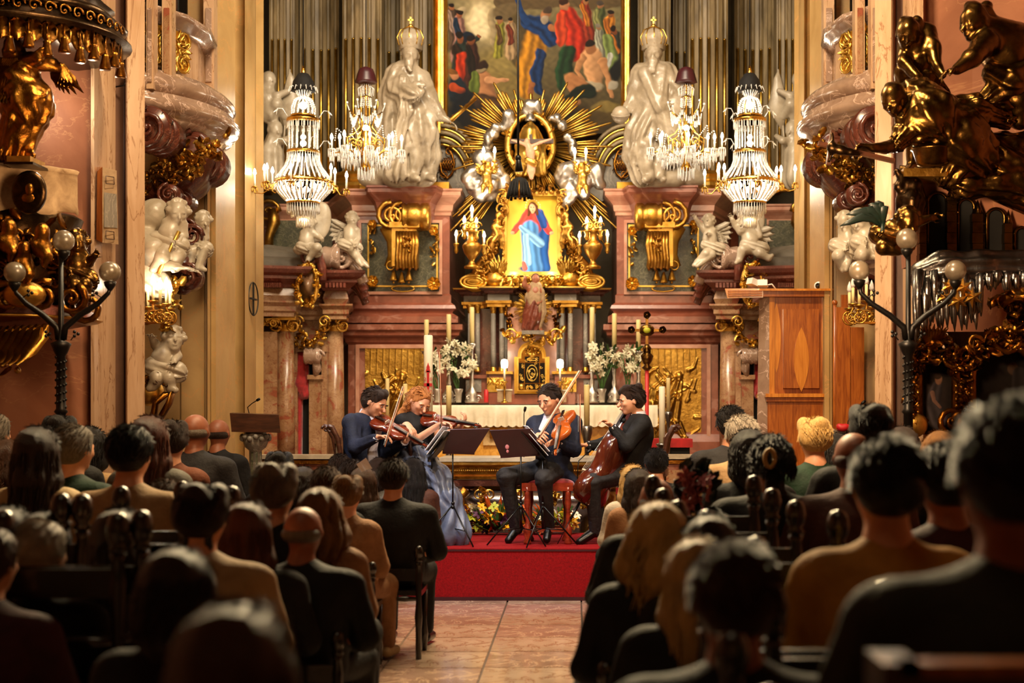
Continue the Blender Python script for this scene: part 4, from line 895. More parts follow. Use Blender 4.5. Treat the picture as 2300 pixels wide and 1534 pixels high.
def bouquet(cx,cy,rx,ry,base,Y,n,seed,label,kind='petal_white',scl=.8,vase=True,nm='lily_bouquet'):
 r=random.Random(seed);c=P(base[0],base[1],Y);t=thing(nm,c,label,'flowers','bouquets on the high altar');cc=P(cx,cy,Y)
 if vase:MB().lathe([(.035,0),(.04,.03),(.045,.12),(.06,.17),(.055,.18),(.04,.12)],c,12).build('vase',M['silver'],t)
 st=MB()
 for k in range(9):
  st.tube([c+Vector((0,0,.12)),c.lerp(cc,.5)+Vector((r.uniform(-.05,.05),0,0)),cc+Vector((r.uniform(-1,1)*rx*.7,r.uniform(-.1,.1),r.uniform(-.5,.8)*ry))],.006,4)
 for k in range(14):st.leaf(cc+Vector((r.uniform(-1,1)*rx*.8,.03,r.uniform(-1,1)*ry*.8)),(r.uniform(-1,1),-.4,r.uniform(-.2,1)),(0,-1,0),.16,.035,.4,4)
 st.build('stems',M['leaf_green'],t)
 for k in range(n):
  a=r.uniform(0,2*PI);q=math.sqrt(r.random());p=cc+Vector((math.cos(a)*q*rx,r.uniform(-.14,.02),math.sin(a)*q*ry))
  inst(flower_mesh(kind),'blossom',p,(r.uniform(.6,2.0),r.uniform(-.6,.6),r.uniform(0,6)),(scl*r.uniform(.8,1.2),)*3,None,t)
bouquet(1022,806,.28,.22,(1030,904),19.25,40,1,'bunch of white lilies in a silver vase, left side of the high altar')
bouquet(1353,806,.2,.2,(1352,904),19.25,30,2,'bunch of white lilies in a silver vase, right of the tabernacle')
bouquet(1412,812,.17,.2,(1408,904),19.3,24,3,'smaller bunch of white lilies behind the bronze processional cross')
bouquet(978,815,.1,.16,(982,904),19.2,10,4,'small bunch of white lilies beside the big white candle')
c=P(1092,904,19.2);g=MB().lathe([(.028,0),(.03,.01),(.03,.15),(.02,.16),(.02,.17)],c,12);g.build('votive_lamp',M['paint_red'],label='red glass votive light on the high altar beside the left lilies',cat='candle',org=c)
for(a,b_,q0)in((1114,1122,876),(1123,1131,872),(1132,1148,878)):pass
c=P(1132,903,19.3);g=thing('altar_card',c,'pale upright card standing on the altar left of the tabernacle door','card');MB().pbox(1117,1149,876,903,19.3,.02).build('board',M['parchment'],g);MB().pbox(1115,1151,874,877,19.29,.03).build('edge',M['white_cloth'],g)
c=P(1258,903,19.3);g=thing('altar_card',c,'pale upright card standing on the altar right of the tabernacle door','card');MB().pbox(1244,1272,878,903,19.3,.02).build('board',M['parchment'],g);MB().pbox(1242,1274,875,878,19.29,.03).build('edge',M['white_cloth'],g)
def pillar_candle(px,p0,p1,Y,rp,m,label,holder=None,nm='pillar_candle'):
 c=P(px,p1,Y);r=rp*Y/F;H=Z(p0,Y)-c.z;t=thing(nm,c,label,'candle')
 MB().lathe([(r,0),(r,H-.01),(r*.85,H),(r*.3,H-.012),(0,H-.012)],c,20).build('wax',M[m],t)
 MB().tube([c+Vector((0,0,H-.012)),c+Vector((.004,0,H+.02))],.004,4).build('wick',M['black_metal'],t)
 if holder:
  zb=holder;hh=c.z-zb;q=Vector((c.x,c.y,zb))
  MB().lathe([(r*2.6,0),(r*2.6,.03),(r*1.2,.07),(r*.8,.12),(r*1.2,hh*.4),(r*.7,hh*.5),(r*.8,hh*.8),(r*1.9,hh*.93),(r*2.0,hh-.01),(r*1.1,hh),(0,hh)],q,16).build('stand',M['silver_dark'],t)
 return t,c,r,H
t,c,r,H=pillar_candle(962,753,960,16.0,10,'candle_white','very tall thick white candle with red marks behind the woman violinist',.34,'paschal_candle')
def onfront(name,poly,m,parent,dz=.004):
 b_=MB();b_.prism([(c.x+x,z)for x,z in poly],c.y-r-dz,c.y-r*.6);return b_.build(name,M[m],parent)
zq=lambda p:Z(p,16.0)
onfront('red_column',[(-.012,zq(905)),(.016,zq(905)),(.016,zq(833)),(-.012,zq(833))][::-1],'paint_red',t)
onfront('red_spire',[(-.025,zq(836)),(.03,zq(836)),(.003,zq(814))][::-1],'paint_red',t)
onfront('red_base',[(-.042,zq(868)),(.045,zq(868)),(.045,zq(861)),(-.042,zq(861))][::-1],'paint_red',t)
def text(s,loc,size,m,parent,name,rot=(PI/2,0,0)):
 cu=bpy.data.curves.new(name,'FONT');cu.body=s;cu.size=size;cu.extrude=size*.03;cu.align_x='CENTER';cu.align_y='CENTER';cu.resolution_u=3
 ob=bpy.data.objects.new(name,cu);dg=bpy.context.evaluated_depsgraph_get();COL.objects.link(ob);dg.update();me=bpy.data.meshes.new_from_object(ob.evaluated_get(bpy.context.evaluated_depsgraph_get()))
 bpy.data.objects.remove(ob);me.materials.clear();me.materials.append(M[m]);me.transform(Matrix.Translation(Vector(loc)-ORG[parent.name])@Matrix.Rotation(rot[2],4,'Z')@Matrix.Rotation(rot[0],4,'X'))
 o2=bpy.data.objects.new(name,me);COL.objects.link(o2);o2 .parent=parent;ORG[o2 .name]=ORG[parent.name];return o2
for(ch,dx,p)in(('A',.003,822),('2',-.03,852),('0',.034,852),('2',-.03,880),('3',.034,880)):text(ch,(c.x+dx,c.y-r-.002,zq(p)),.05 if ch!='A' else.06,'paint_red',t,'red_numeral')
pillar_candle(1008,866,934,17.5,6,'candle_wax','short yellow candle in front of the altar cloth, right of the blonde violinist',.76)
pillar_candle(1318,864,956,16.4,6.5,'candle_wax','yellow candle on a dark metal stand between violist and cellist',.34)
pillar_candle(870,850,960,18.2,4.5,'candle_wax','thin yellow candle behind the dark-haired violinist, left of the pair',.76)
pillar_candle(910,862,965,18.4,5,'candle_wax','yellow candle behind the two violinists, right of the pair',.76)
pillar_candle(1487,868,995,15.9,7,'candle_white','tall ivory candle on a low red-draped stand right of the cellist',.9)
pillar_candle(1501,849,924,17.0,4.5,'candle_wax','slim yellow candle in silver stick behind the ivory candle right of the cellist',.9)
Yc=16.6;c=P(1453,1000,Yc);t=thing('processional_cross',c,'ornate gilt processional cross on a red staff rising behind the cellist','cross')
MB().tube([(c.x,Yc,.34),P(1453,800,Yc)],.022,8).build('staff',M['paint_red'],t)
MB().lathe([(.03,0),(.06,.03),(.03,.06),(.055,.1),(.075,.16),(.04,.2),(.05,.25),(.02,.3)],P(1453,832,Yc),12).build('knop',M['bronze_gold'],t)
b=MB();b.bar(P(1453,800,Yc),P(1453,712,Yc),.045,.03,(1,0,0));b.bar(P(1420,742,Yc),P(1486,742,Yc),.045,.03);b.ball(P(1453,742,Yc-.01),(.09,.03,.07),12,6);b.build('cross_arms',M['bronze_gold'],t)
for(a,b_)in((1418,741),(1488,741),(1453,708),(1453,790)):
 g=MB();rosette(g,P(a,b_,Yc-.02),.06,5);g.build('foliate_end',M['bronze_gold'],t)
MB().ball(P(1453,742,Yc-.03),(.045,.02,.035),10,6).build('centre_boss',M['petal_lime'],t)
c=P(1500,1000,17.0);t=thing('side_table',Vector((c.x,17.0,.34)),'low side table draped in bright red cloth right of the cellist','table')
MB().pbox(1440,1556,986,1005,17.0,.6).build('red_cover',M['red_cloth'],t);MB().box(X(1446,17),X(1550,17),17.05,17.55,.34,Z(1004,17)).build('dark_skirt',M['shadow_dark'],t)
Yt=16.0;c=P(1167,445,Yt);t=thing('hanging_tassel',c,'black and gold fringed tassel cover hanging on a long dark rope before the picture','tassel')
MB().tube([P(1163,-60,Yt),P(1164,352,Yt)],.012,6).build('rope',M['iron'],t);MB().tube([P(1164,350,Yt),P(1166,385,Yt)],[.02,.045],8).ball(P(1164,355,Yt),.035).build('knot',M['black_metal'],t)
g=MB().lathe([(.03,.2),(.07,.18),(.09,.12),(.11,.06),(.13,.0)],P(1167,440,Yt),16,rib=.06,ribn=8);g.build('bell_cover',M['cloth_black'],t)
for k in range(16):
 a=k*PI/8;g=MB();p=P(1167,440,Yt);g.tube([p+Vector((.095*math.cos(a),.095*math.sin(a),.15)),p+Vector((.12*math.cos(a),.12*math.sin(a),.05)),p+Vector((.135*math.cos(a),.135*math.sin(a),-.02-.02*(k%3==0)))],[.008,.013,.016],5);g.build('fringe_strand',M['gold_dark' if k%4==0 else 'cloth_black'],t)
# ======= side portals
def portal(sg):
 sd='left' if sg>0 else 'right'
 t=thing('side_portal',mxp((X(690,18.8),18.8,.75),sg),f'marble doorway surround with gilt capitals and curved pediment in the {sd} chancel wall','portal','marble side portals of the chancel')
 q=lambda px,py,Y:mxp(P(px,py,Y),sg)
 def bx(p0,p1,q0,q1,Y,d,m,nm,par=None):
  a,b_=X(p0,Y),X(p1,Y)
  if sg<0:a,b_=mx(b_),mx(a)
  return MB().box(a,b_,Y,Y+d,Z(q1,Y),Z(q0,Y)).build(nm,M[m],par or t)
 bx(572,735,590,1060,19.2,.3,'brown_marble','wall_slab')
 bx(583,622,745,1055,18.6,.5,'brown_marble','pilaster')
 bx(664,728,790,1060,19.16,.06,'shadow_dark','door_opening')
 bx(655,668,780,1060,18.98,.25,'brown_marble','door_jamb');bx(722,734,780,1060,18.98,.25,'brown_marble','door_jamb');bx(655,734,774,790,18.95,.28,'brown_marble','door_lintel')
 bx(694,724,850,1055,19.0,.12,'brown_marble','door_pier');bx(690,726,842,852,18.95,.2,'brown_marble','door_pier_cap')
 g=MB();cr=Sdf();cr.chain([q(678,800,19.1),q(676,860,19.08),q(684,885,19.06)],[.09,.11,.07],fold=(.012,8,1));cr.chain([q(672,870,19.1),q(670,1050,19.1)],[.05,.05],fold=(.008,6,0)).build('red_curtain',M['red_velvet'],.02,t)
 g.lathe([(.1,0),(.11,.02),(.095,.05),(.11,.08),(.095,.12),(.11,.16),(.1,.2),(0,.2)],q(684,800,18.9)-Vector((sg*.0,0,0)),14,(sg,0,0));g.volute(q(713,800,18.86),.09,1.6,.2,ux=(sg,0,0));g.tube([q(710,812,18.9),q(712,830,18.95),q(708,845,18.98)],[.05,.06,.03],8);g.build('bracket_volute',M['polished_stone'],t)
 for(px,Y,r)in((642,18.75,20),(752,19.25,21)):
  c=q(px,745,Y);rr=r*Y/F;zb=.95
  col=MB().lathe([(rr,zb+.1),(rr*1.02,1.6),(rr*.9,c.z)],(c.x,Y,0),22).build('column',M['brown_marble'],t)
  MB().lathe([(rr*1.4,.75),(rr*1.4,.85),(rr*1.25,.9),(rr*1.3,.98),(rr*1.05,1.05)],(c.x,Y,0),20).build('column_base',M['grey_stone'],col)
  cp=MB().lathe([(rr*.92,c.z),(rr*1.0,c.z+.01),(rr*.95,c.z+.06),(rr*1.1,c.z+.1)],(c.x,Y,0),16)
  for a in(-1,1):cp.volute((c.x+a*rr*1.02,Y-rr*.9,c.z+.07),.09,1.6,.22,ux=(a,0,0),a0=PI/2)
  garland(cp,[(c.x-rr,Y-rr,c.z+.1),(c.x,Y-rr*1.2,c.z+.05),(c.x+rr,Y-rr,c.z+.1)],12,.06,int(px))
  cp.box(c.x-rr*1.35,c.x+rr*1.35,Y-rr*1.2,Y+rr,c.z+.14,c.z+.18);cp.build('capital',M['gold_bright'],col)
 g=MB();garland(g,[q(590,728,18.55),q(620,728,18.55)],8,.07,5);a,b_=q(583,715,18.55),q(622,715,18.55);g.box(min(a.x,b_.x),max(a.x,b_.x),18.52,19,a.z-.05,a.z);
 for px in(590,615):g.volute(q(px,726,18.5),.06,1.5,ux=(sg,0,0))
 g.build('pilaster_capital',M['gold_bright'],t)
 g=MB();garland(g,[q(672,730,18.9),q(684,765,18.9),q(696,772,18.9),(q(712,765,18.9)),q(726,735,18.9)],26,.085,6);garland(g,[q(668,735,18.92),q(670,775,18.92)],10,.08,7);garland(g,[q(728,735,18.92),q(726,770,18.92)],8,.08,8)
 for px in(668,728):g.volute(q(px,722,18.88),.08,1.5,ux=(sg,0,0))
 g.build('gilt_garland',M['gold_bright'],t)
 for(path,off)in(([(560,18.3),(660,18.45),(672,19.1)],0),([(672,19.1),(728,19.1)],0),([(728,19.25),(730,18.95),(778,18.95),(780,19.9)],0)):
  pth=mp([(X(a,b_),b_)for a,b_ in path],sg);z=lambda p:Z(p,18.7)
  MB().mould(pth,[(-.3,z(714)),(0,z(714)),(0,z(706)),(.03,z(702)),(.03,z(692)),(.08,z(684)),(.08,z(680)),(-.3,z(680))]).build('architrave',M['mahogany_stone' if False else 'brown_marble'],t)
  MB().mould(pth,[(-.3,z(680)),(0,z(680)),(.03,z(668)),(.0,z(650)),(-.3,z(650))]).build('frieze',M['brown_marble'],t)
  MB().mould(pth,[(-.3,z(650)),(.02,z(650)),(.05,z(644)),(.14,z(632)),(.14,z(626)),(.2,z(620)),(.24,z(612)),(.24,z(606)),(-.3,z(604))]).build('cornice',M['red_marble'],t)
 n=16;d=MB()
 for i in range(n):
  px=592+i*4.2 if i<10 else 735+(i-10)*8;a=q(px,641,18.3 if i<10 else 18.8);d.box(a.x-.015,a.x+.015,a.y-.05,a.y+.08,a.z-.03,a.z+.03)
 o=d.build('dentils',M['red_marble'],t);o['kind']='stuff'
 s=Sdf();s.cap(q(585,600,18.6),.14,q(700,600,18.8),.12,.1).cap(q(590,582,18.9),.16,q(690,590,19),.1,.1).cap(q(600,575,19.1),.15,q(650,578,19.2),.13,.1);s.build('plaster_roof',M['dark_ledge'],.035,t)
 cx,cz,R=X(700,18.9),Z(665,18.9),110*18.9/F
 arc=[Vector((cx+R*1.12*math.sin(a),18.9,cz+R*.93*math.cos(a)))for a in[math.radians(x)for x in(34,44,54,64,74)]]
 for k,(w_,dz,dy,m)in enumerate(((.07,.0,-.05,'polished_stone'),(.06,-.09,.02,'red_marble'),(.06,-.17,.1,'red_marble'),(.05,-.25,.16,'mahogany_stone'))):
  MB().tube([mxp(p+Vector((-.3*dz*0,dy,dz)),sg)for p in arc],w_,8).build('curved_cornice',M[m],t)
 v=q(768,578,18.75);g=MB().volute(v,.17,1.8,.2,ux=(sg,0,0),a0=PI/2);g.lathe([(.16,0),(.17,.04),(.13,.1),(.15,.2),(.1,.3),(0,.34)],v+Vector((-.02*sg,.05,0)),16,(-sg,0,0));g.build('pediment_scroll',M['polished_stone' if sg<0 else 'polished_stone'],t)
 g=MB();arc2=[q(700+24*math.cos(a),620-58*math.sin(a),18.6)for a in[math.radians(x)for x in(-10,20,50,80,110)]];g.tube(arc2,.06,8);g.volute(q(693,575,18.6),.13,1.5,.25,ux=(-sg,0,0),a0=2);g.build('inner_scroll',M['red_marble'],t)
 g=MB();ov=[q(690+22*math.cos(k*PI/10),640+46*math.sin(k*PI/10),18.35)for k in range(21)];garland(g,ov,44,.09,12,.4);g.tube(ov,.03,6,False);g.build('oval_wreath',M['gold_bright'],t)
 g=MB().lathe([(0,0),(.1,.0),(.13,.03)],q(690,640,18.38),18,(0,-1,0),sy=2.0);g.build('medallion',M['brown_marble'],t)
portal(1);portal(-1)
# ======= humanoid builder
def head_sdf(s,c,f,u,r=.1,nose=True):
 """head centred at c; f face direction, u up; r half-height-ish"""
 f=Vector(f).normalized();u=Vector(u);u=(u-f*u.dot(f)).normalized();x=f.cross(u).normalized();c=V3(c);R=Matrix((x,f,u)).transposed()
 s.ell(c+u*.12*r-f*.08*r,(r*.74,r*.9,r*.85),R=R,k=r*.1)
 s.ell(c-u*.3*r+f*.22*r,(r*.56,r*.58,r*.72),R=R,k=r*.25)
 s.ell(c-u*.82*r+f*.52*r,(r*.24,r*.2,r*.18),R=R,k=r*.2)
 if nose:
  s.cap(c+u*.05*r+f*.78*r,r*.08,c-u*.28*r+f*1.02*r,r*.13,r*.1)
  for a in(-1,1):
   s.ell(c+u*.12*r+f*.74*r+x*a*.3*r,(r*.2,r*.1,r*.07),R=R,k=r*.1)
   s.ell(c-u*.2*r+f*.62*r+x*a*.34*r,(r*.2,r*.15,r*.16),R=R,k=r*.15)
   s.ell(c-u*.02*r+f*.86*r+x*a*.27*r,(r*.14,r*.1,r*.09),R=R,k=r*.06,sub=True)
   s.ell(c-u*.08*r-f*.05*r+x*a*.76*r,(r*.09,r*.17,r*.24),R=R,k=r*.06)
  s.ell(c-u*.5*r+f*.82*r,(r*.22,r*.1,r*.05),R=R,k=r*.06)
  s.ell(c-u*.6*r+f*.8*r,(r*.17,r*.1,r*.05),R=R,k=r*.06)
 return f,u,x
def hand_sdf(s,w,d,pn,sz=.09,curl=.6,side=1):
 """hand from wrist w along d, palm normal pn, side = thumb side"""
 d=Vector(d).normalized();pn=Vector(pn);pn=(pn-d*pn.dot(d)).normalized();x=d.cross(pn)*side;w=V3(w)
 pc=w+d*sz*.5
 for a in(-.32,0,.32):s.cap(w+d*sz*.1+x*a*sz*.7,sz*.15,w+d*sz*.85+x*a*sz,sz*.13,sz*.1)
 for i,(a,L)in enumerate(((-.42,.72),(-.14,.86),(.14,.92),(.4,.82))):
  b0=w+d*sz*.9+x*a*sz;p=b0;dd=d;
  for j in range(3):
   ang=curl*(j+1)*.75;dd=d*math.cos(ang)+pn*math.sin(ang);q=p+dd*sz*L*(.45,.32,.25)[j];s.cap(p,sz*(.1,.092,.085)[j],q,sz*(.092,.085,.075)[j],sz*.02);p=q
 t0=w+d*sz*.3+x*.35*sz;t1=t0+(x*.7+d*.5+pn*.3*curl).normalized()*sz*.45;t2=t1+(d*.8+x*.2+pn*curl*.7).normalized()*sz*.4
 s.cap(t0,sz*.15,t1,sz*.12,sz*.06);s.cap(t1,sz*.11,t2,sz*.085,sz*.03)
def emperor(sg):
 Y=19.25;sd='left' if sg>0 else 'right'
 if sg>0:q=lambda a,b_,d=0:P(a,b_,Y+d)
 else:q=lambda a,b_,d=0:P(a,b_,Y+d)
 s=Sdf();h=.02
 if sg>0:
  t=thing('emperor_statue',q(925,408),'left marble statue of a crowned robed figure reaching down to a staff','statue')
  hd=q(921,124,-.02);head_sdf(s,hd,(.25,-1,-.15),(0,0,1),.155)
  s.chain([q(921,142),q(922,160)],[.09,.12]).chain([q(919,175),q(920,220),q(925,262)],[.17,.23,.2],k=.06,fold=(.018,6,1))
  s.chain([q(890,172),q(884,215,.05),q(876,290,.1),q(880,345,.1),q(893,392,.1)],[.15,.17,.16,.15,.13],k=.06,fold=(.04,8,1))
  s.chain([q(900,165),q(888,196,-.1),q(930,212,-.3)],[.16,.13,.1],k=.05,fold=(.026,7,2));s.chain([q(930,212,-.3),q(948,206,-.34)],[.055,.04])
  s.chain([q(948,178),q(964,220,-.08),q(990,262,-.1)],[.12,.1,.07],k=.05,fold=(.01,6,0));s.chain([q(990,262,-.1),q(1006,270,-.12)],[.05,.04]);hand_sdf(s,q(1006,270,-.12),(1,-.2,-.6),(0,0,-1),.11,.5)
  s.chain([q(905,180,-.2),q(912,250,-.22),q(900,320,-.16),q(893,385,-.1)],[.08,.09,.1,.14],k=.04,fold=(.034,7,2))
  s.chain([q(940,255),q(945,300,-.05),q(948,345)],[.2,.2,.17],k=.06,fold=(.042,9,0));s.chain([q(930,330,-.1),q(936,365,-.12),q(925,398,-.1)],[.11,.075,.08],k=.04,fold=(.008,5,1));s.chain([q(957,330),q(960,370,.05),q(962,392,.05)],[.11,.08,.07],k=.04)
  s.chain([q(925,398,-.1),q(938,402,-.28)],[.07,.045]);s.chain([q(962,398),q(974,402,-.1)],[.06,.045])
  s.chain([q(966,300),q(968,350,.1),q(950,392,.12)],[.1,.13,.15],k=.05,fold=(.02,6,1));s.cap(q(880,400,.1),.12,q(960,400,.15),.1,.05)
  s.chain([q(918,140,-.15),q(921,158,-.2)],[.06,.03],k=.03,fold=(.01,5,0))
  s.ell(q(940,190,-.28),(.1,.05,.05),k=.02,fold=(.015,60,1))
  s.build('figure',M['statue_marble'],h,t,noise=.009,nf=26);cr=q(922,103)
  MB().tube([q(1008,274,-.12),q(1068,222,.2)],[.035,.022],8).build('gilt_staff',M['gold'],t)
 else:
  t=thing('emperor_statue',q(1468,408),'right marble statue of a crowned robed figure holding an orb','statue')
  hd=q(1468,122,-.02);head_sdf(s,hd,(-.1,-1,-.1),(0,0,1),.155)
  s.chain([q(1468,142),q(1468,160)],[.09,.12]).chain([q(1468,172),q(1466,220),q(1466,262)],[.18,.23,.2],k=.06,fold=(.018,6,1))
  s.chain([q(1440,165),q(1428,200,.0),q(1418,232,-.02),q(1405,252,-.05)],[.14,.11,.08,.06],k=.05,fold=(.01,6,2));hand_sdf(s,q(1405,252,-.05),(-1,-.2,-.5),(-.3,-1,0),.12,.3)
  s.chain([q(1495,165),q(1515,195,-.05),q(1518,225,-.08),q(1500,240,-.2)],[.15,.13,.1,.06],k=.05,fold=(.026,7,2))
  s.chain([q(1448,165,-.14),q(1480,240,-.25)],[.09,.08],k=.03,fold=(.008,5,1));s.chain([q(1488,160,-.1),q(1483,225,-.22),q(1500,300,-.15)],[.09,.09,.12],k=.04,fold=(.012,5,2))
  s.chain([q(1462,255),q(1440,300),q(1430,345),q(1445,392)],[.2,.2,.17,.14],k=.06,fold=(.042,9,0));s.chain([q(1480,250),q(1505,290,-.05),q(1515,340)],[.18,.2,.16],k=.06,fold=(.04,8,1))
  s.chain([q(1450,330,-.12),q(1452,370,-.14),q(1458,398,-.12)],[.11,.08,.08],k=.04);s.chain([q(1484,330),q(1480,370),q(1482,396)],[.1,.08,.07],k=.04);s.chain([q(1458,400,-.1),q(1448,404,-.28)],[.07,.045]);s.chain([q(1482,398),q(1490,403,-.14)],[.06,.045])
  s.chain([q(1430,285),q(1420,340,.05),q(1440,395,.1)],[.1,.1,.12],k=.05,fold=(.02,6,1));s.cap(q(1440,400,.1),.12,q(1520,400,.15),.12,.05)
  s.chain([q(1466,140,-.15),q(1466,160,-.19)],[.07,.035],k=.03,fold=(.01,5,0))
  s.build('figure',M['statue_marble'],h,t,noise=.009,nf=26);cr=q(1468,103)
  MB().ball(q(1394,258,-.1),.115,20,12).tube([q(1394+20*math.cos(k*PI/8),258+4*math.sin(k*PI/8),-.12-.1*math.sin(k*PI/8))for k in range(17)],.012,5).build('orb',M['statue_marble'],t)
  MB().ball(q(1510,248,-.18),(.15,.06,.25),14,8,Matrix.Rotation(.5,3,'Y')).build('shield_scroll',M['statue_marble'],t)
 g=MB().lathe([(.135,-.06),(.15,-.05),(.15,.0),(.17,.04),(.17,.12),(.13,.19),(.06,.23),(0,.235)],cr+Vector((0,.02,0)),24,rib=.05,ribn=8);g.build('crown',M['statue_marble'],t)
 g=MB()
 for k in range(5):a=-PI*.9+k*PI*.8/4;g.tube([cr+Vector((math.cos(a)*r_,.02+math.sin(a)*r_,z_))for r_,z_ in((.15,0),(.18,.1),(.135,.2),(.04,.245))],.009,5)
 g.ball(cr+Vector((0,.02,.26)),.035);g.bar(cr+Vector((0,.02,.28)),cr+Vector((0,.02,.38)),.02);g.bar(cr+Vector((-.035,.02,.34)),cr+Vector((.035,.02,.34)),.02)
 g.build('crown_cross',M['gold_bright'],t)
emperor(1);emperor(-1)
for sg,(a,b_)in((1,(845,395)),(-1,(1545,395))):
 Sdf().ell(P(a,b_,19.6),(.22,.15,.16),fold=(.02,14,1)).ell(P(a+18*sg,b_-8,19.5),(.12,.12,.12),k=.05).ell(P(a-14*sg,b_+8,19.6),(.16,.1,.1),k=.05).build('carved_helmet',M['white_marble'],.02,None,org=P(a,b_+15,19.6),label=f"carved white marble helmet and cloth lying at the {'left' if sg > 0 else 'right'} emperor's feet",cat='carving')
def putto(name,J,Y,label,s=1.0,m='white_marble',face=(0,-1,0),wings=None,group='white marble cherubs',vox=.0115,extra=None,loin=True):
 q=lambda k:P(J[k][0],J[k][1],Y+(J[k][2]if len(J[k])>2 else 0))
 t=thing(name,q('base'),label,'cherub',group);g=Sdf();r=s
 head_sdf(g,q('head'),face,(0,0,1),.095*r)
 for k in range(22):a=k*2.4;e=(k+.5)/22*1.5;g.ell(q('head')+Vector((math.cos(a)*math.sin(e)*.078*r,.02+math.sin(a)*math.sin(e)*.08*r,.012+math.cos(e)*.085*r)),(.026*r,)*3,k=.01)if Vector((math.cos(a),math.sin(a),0)).dot(Vector(face).normalized())<.5 or e<.7 else None
 g.chain([q('head')+Vector((0,0,-.07*r)),q('neck')],[.04*r,.042*r]);g.chain([q('neck'),q('belly'),q('hip')],[.062*r,.088*r,.08*r],k=.025)
 for sd in 'LR':
  g.chain([q('neck').lerp(q('s'+sd),.4),q('s'+sd)],[.05*r,.044*r],k=.02);g.chain([q('s'+sd),q('e'+sd),q('h'+sd)],[.044*r,.036*r,.025*r],k=.012)
  d=q('h'+sd)-q('e'+sd);hand_sdf(g,q('h'+sd),d,(0,-1,-.3),.055*r,.4)
  g.chain([q('hip'),q('k'+sd),q('a'+sd)],[.072*r,.056*r,.033*r],k=.014);d=(q('t'+sd)-q('a'+sd));g.cap(q('a'+sd),.036*r,q('t'+sd),.024*r,.02)
 if extra:extra(g,q)
 g.build('body',M[m],vox,t)
 if loin:Sdf().chain([q('hip')+Vector((-.08*r,-.03,.03)),q('hip')+Vector((.09*r,-.05,-.03))],[.075*r,.075*r],fold=(.014,7,1)).build('drapery',M[m],vox,t)
 if wings:
  for(dx,dz)in wings:
   w_=MB();b0=q('neck')+Vector((dx*.02,.05,-.02))
   for j in range(7):w_.leaf(b0+Vector((dx*.03*j*.5,.02,0)),(dx*(1-.09*j),.15,dz-j*.26),(0,-1,0),(.3-.02*j)*r,.08*r,.15,4)
   w_.build('wing',M[m],t)
 return t
YC=18.5
putto('cherub_statue',dict(base=(690,585),head=(694,502),neck=(692,520),belly=(688,540),hip=(694,560),sL=(682,524),sR=(704,524),eL=(680,545),eR=(716,532),hL=(690,556,-.1),hR=(722,536,-.05),kL=(712,556,-.15),kR=(670,560),aL=(694,580,-.1),aR=(672,566),tL=(690,586,-.15),tR=(664,562)),YC,'white marble cherub half kneeling beside the pale medallion, on the left doorway roof',1.05,face=(.4,-1,0))
Sdf().ell(P(712,495,18.7),(.18,.05,.26)).ell(P(730,480,18.7),(.06,.04,.12),k=.05).ell(P(700,530,18.7),(.12,.05,.1),k=.05).build('marble_medallion',M['white_marble'],.018,None,org=P(712,540,18.7),label='pale oval marble medallion slab behind the kneeling left cherub',cat='medallion')
putto('cherub_statue',dict(base=(788,560),head=(790,494),neck=(789,512),belly=(788,532),hip=(786,554),sL=(780,516),sR=(801,518),eL=(780,538),eR=(804,536),hL=(795,548,-.12),hR=(800,550,-.12),kL=(800,574,-.1),kR=(796,562,-.1),aL=(820,594,-.1),aR=(806,588,-.12),tL=(826,599,-.12),tR=(812,596,-.15)),18.75,'white marble cherub with wings seated sideways on the curved scroll of the left doorway',1.0,face=(.6,-1,.1),wings=[(-1,.55)])
putto('cherub_statue',dict(base=(1600,560),head=(1592,500),neck=(1593,516),belly=(1594,536),hip=(1600,556),sL=(1582,516),sR=(1602,518),eL=(1572,505),eR=(1602,532),hL=(1562,490,-.05),hR=(1590,526,-.12),kL=(1585,570,-.1),kR=(1598,572,-.08),aL=(1566,588,-.1),aR=(1576,590,-.12),tL=(1558,596,-.12),tR=(1566,598,-.15)),18.75,'white marble winged cherub with raised arm seated on the right doorway scroll',1.0,face=(-.3,-1,.5),wings=[(1,.5)])
putto('cherub_statue',dict(base=(1690,585),head=(1672,506),neck=(1678,522),belly=(1684,540),hip=(1692,556),sL=(1664,520),sR=(1692,524),eL=(1652,506),eR=(1706,530),hL=(1644,492,-.05),hR=(1700,500,0),kL=(1668,562,-.1),kR=(1706,568,-.1),aL=(1660,585,-.1),aR=(1726,580,-.1),tL=(1654,590,-.15),tR=(1734,574,-.1)),YC,'white marble cherub striding with spread legs on the roof of the right doorway',1.15,face=(-.6,-1,.2),wings=[(1,.3)])
Sdf().ell(P(1690,495,18.8),(.16,.05,.24)).ell(P(1665,492,18.8),(.05,.04,.1),k=.05).build('marble_medallion',M['white_marble'],.018,None,org=P(1690,540,18.8),label='pale oval marble medallion slab behind the striding right cherub',cat='medallion')
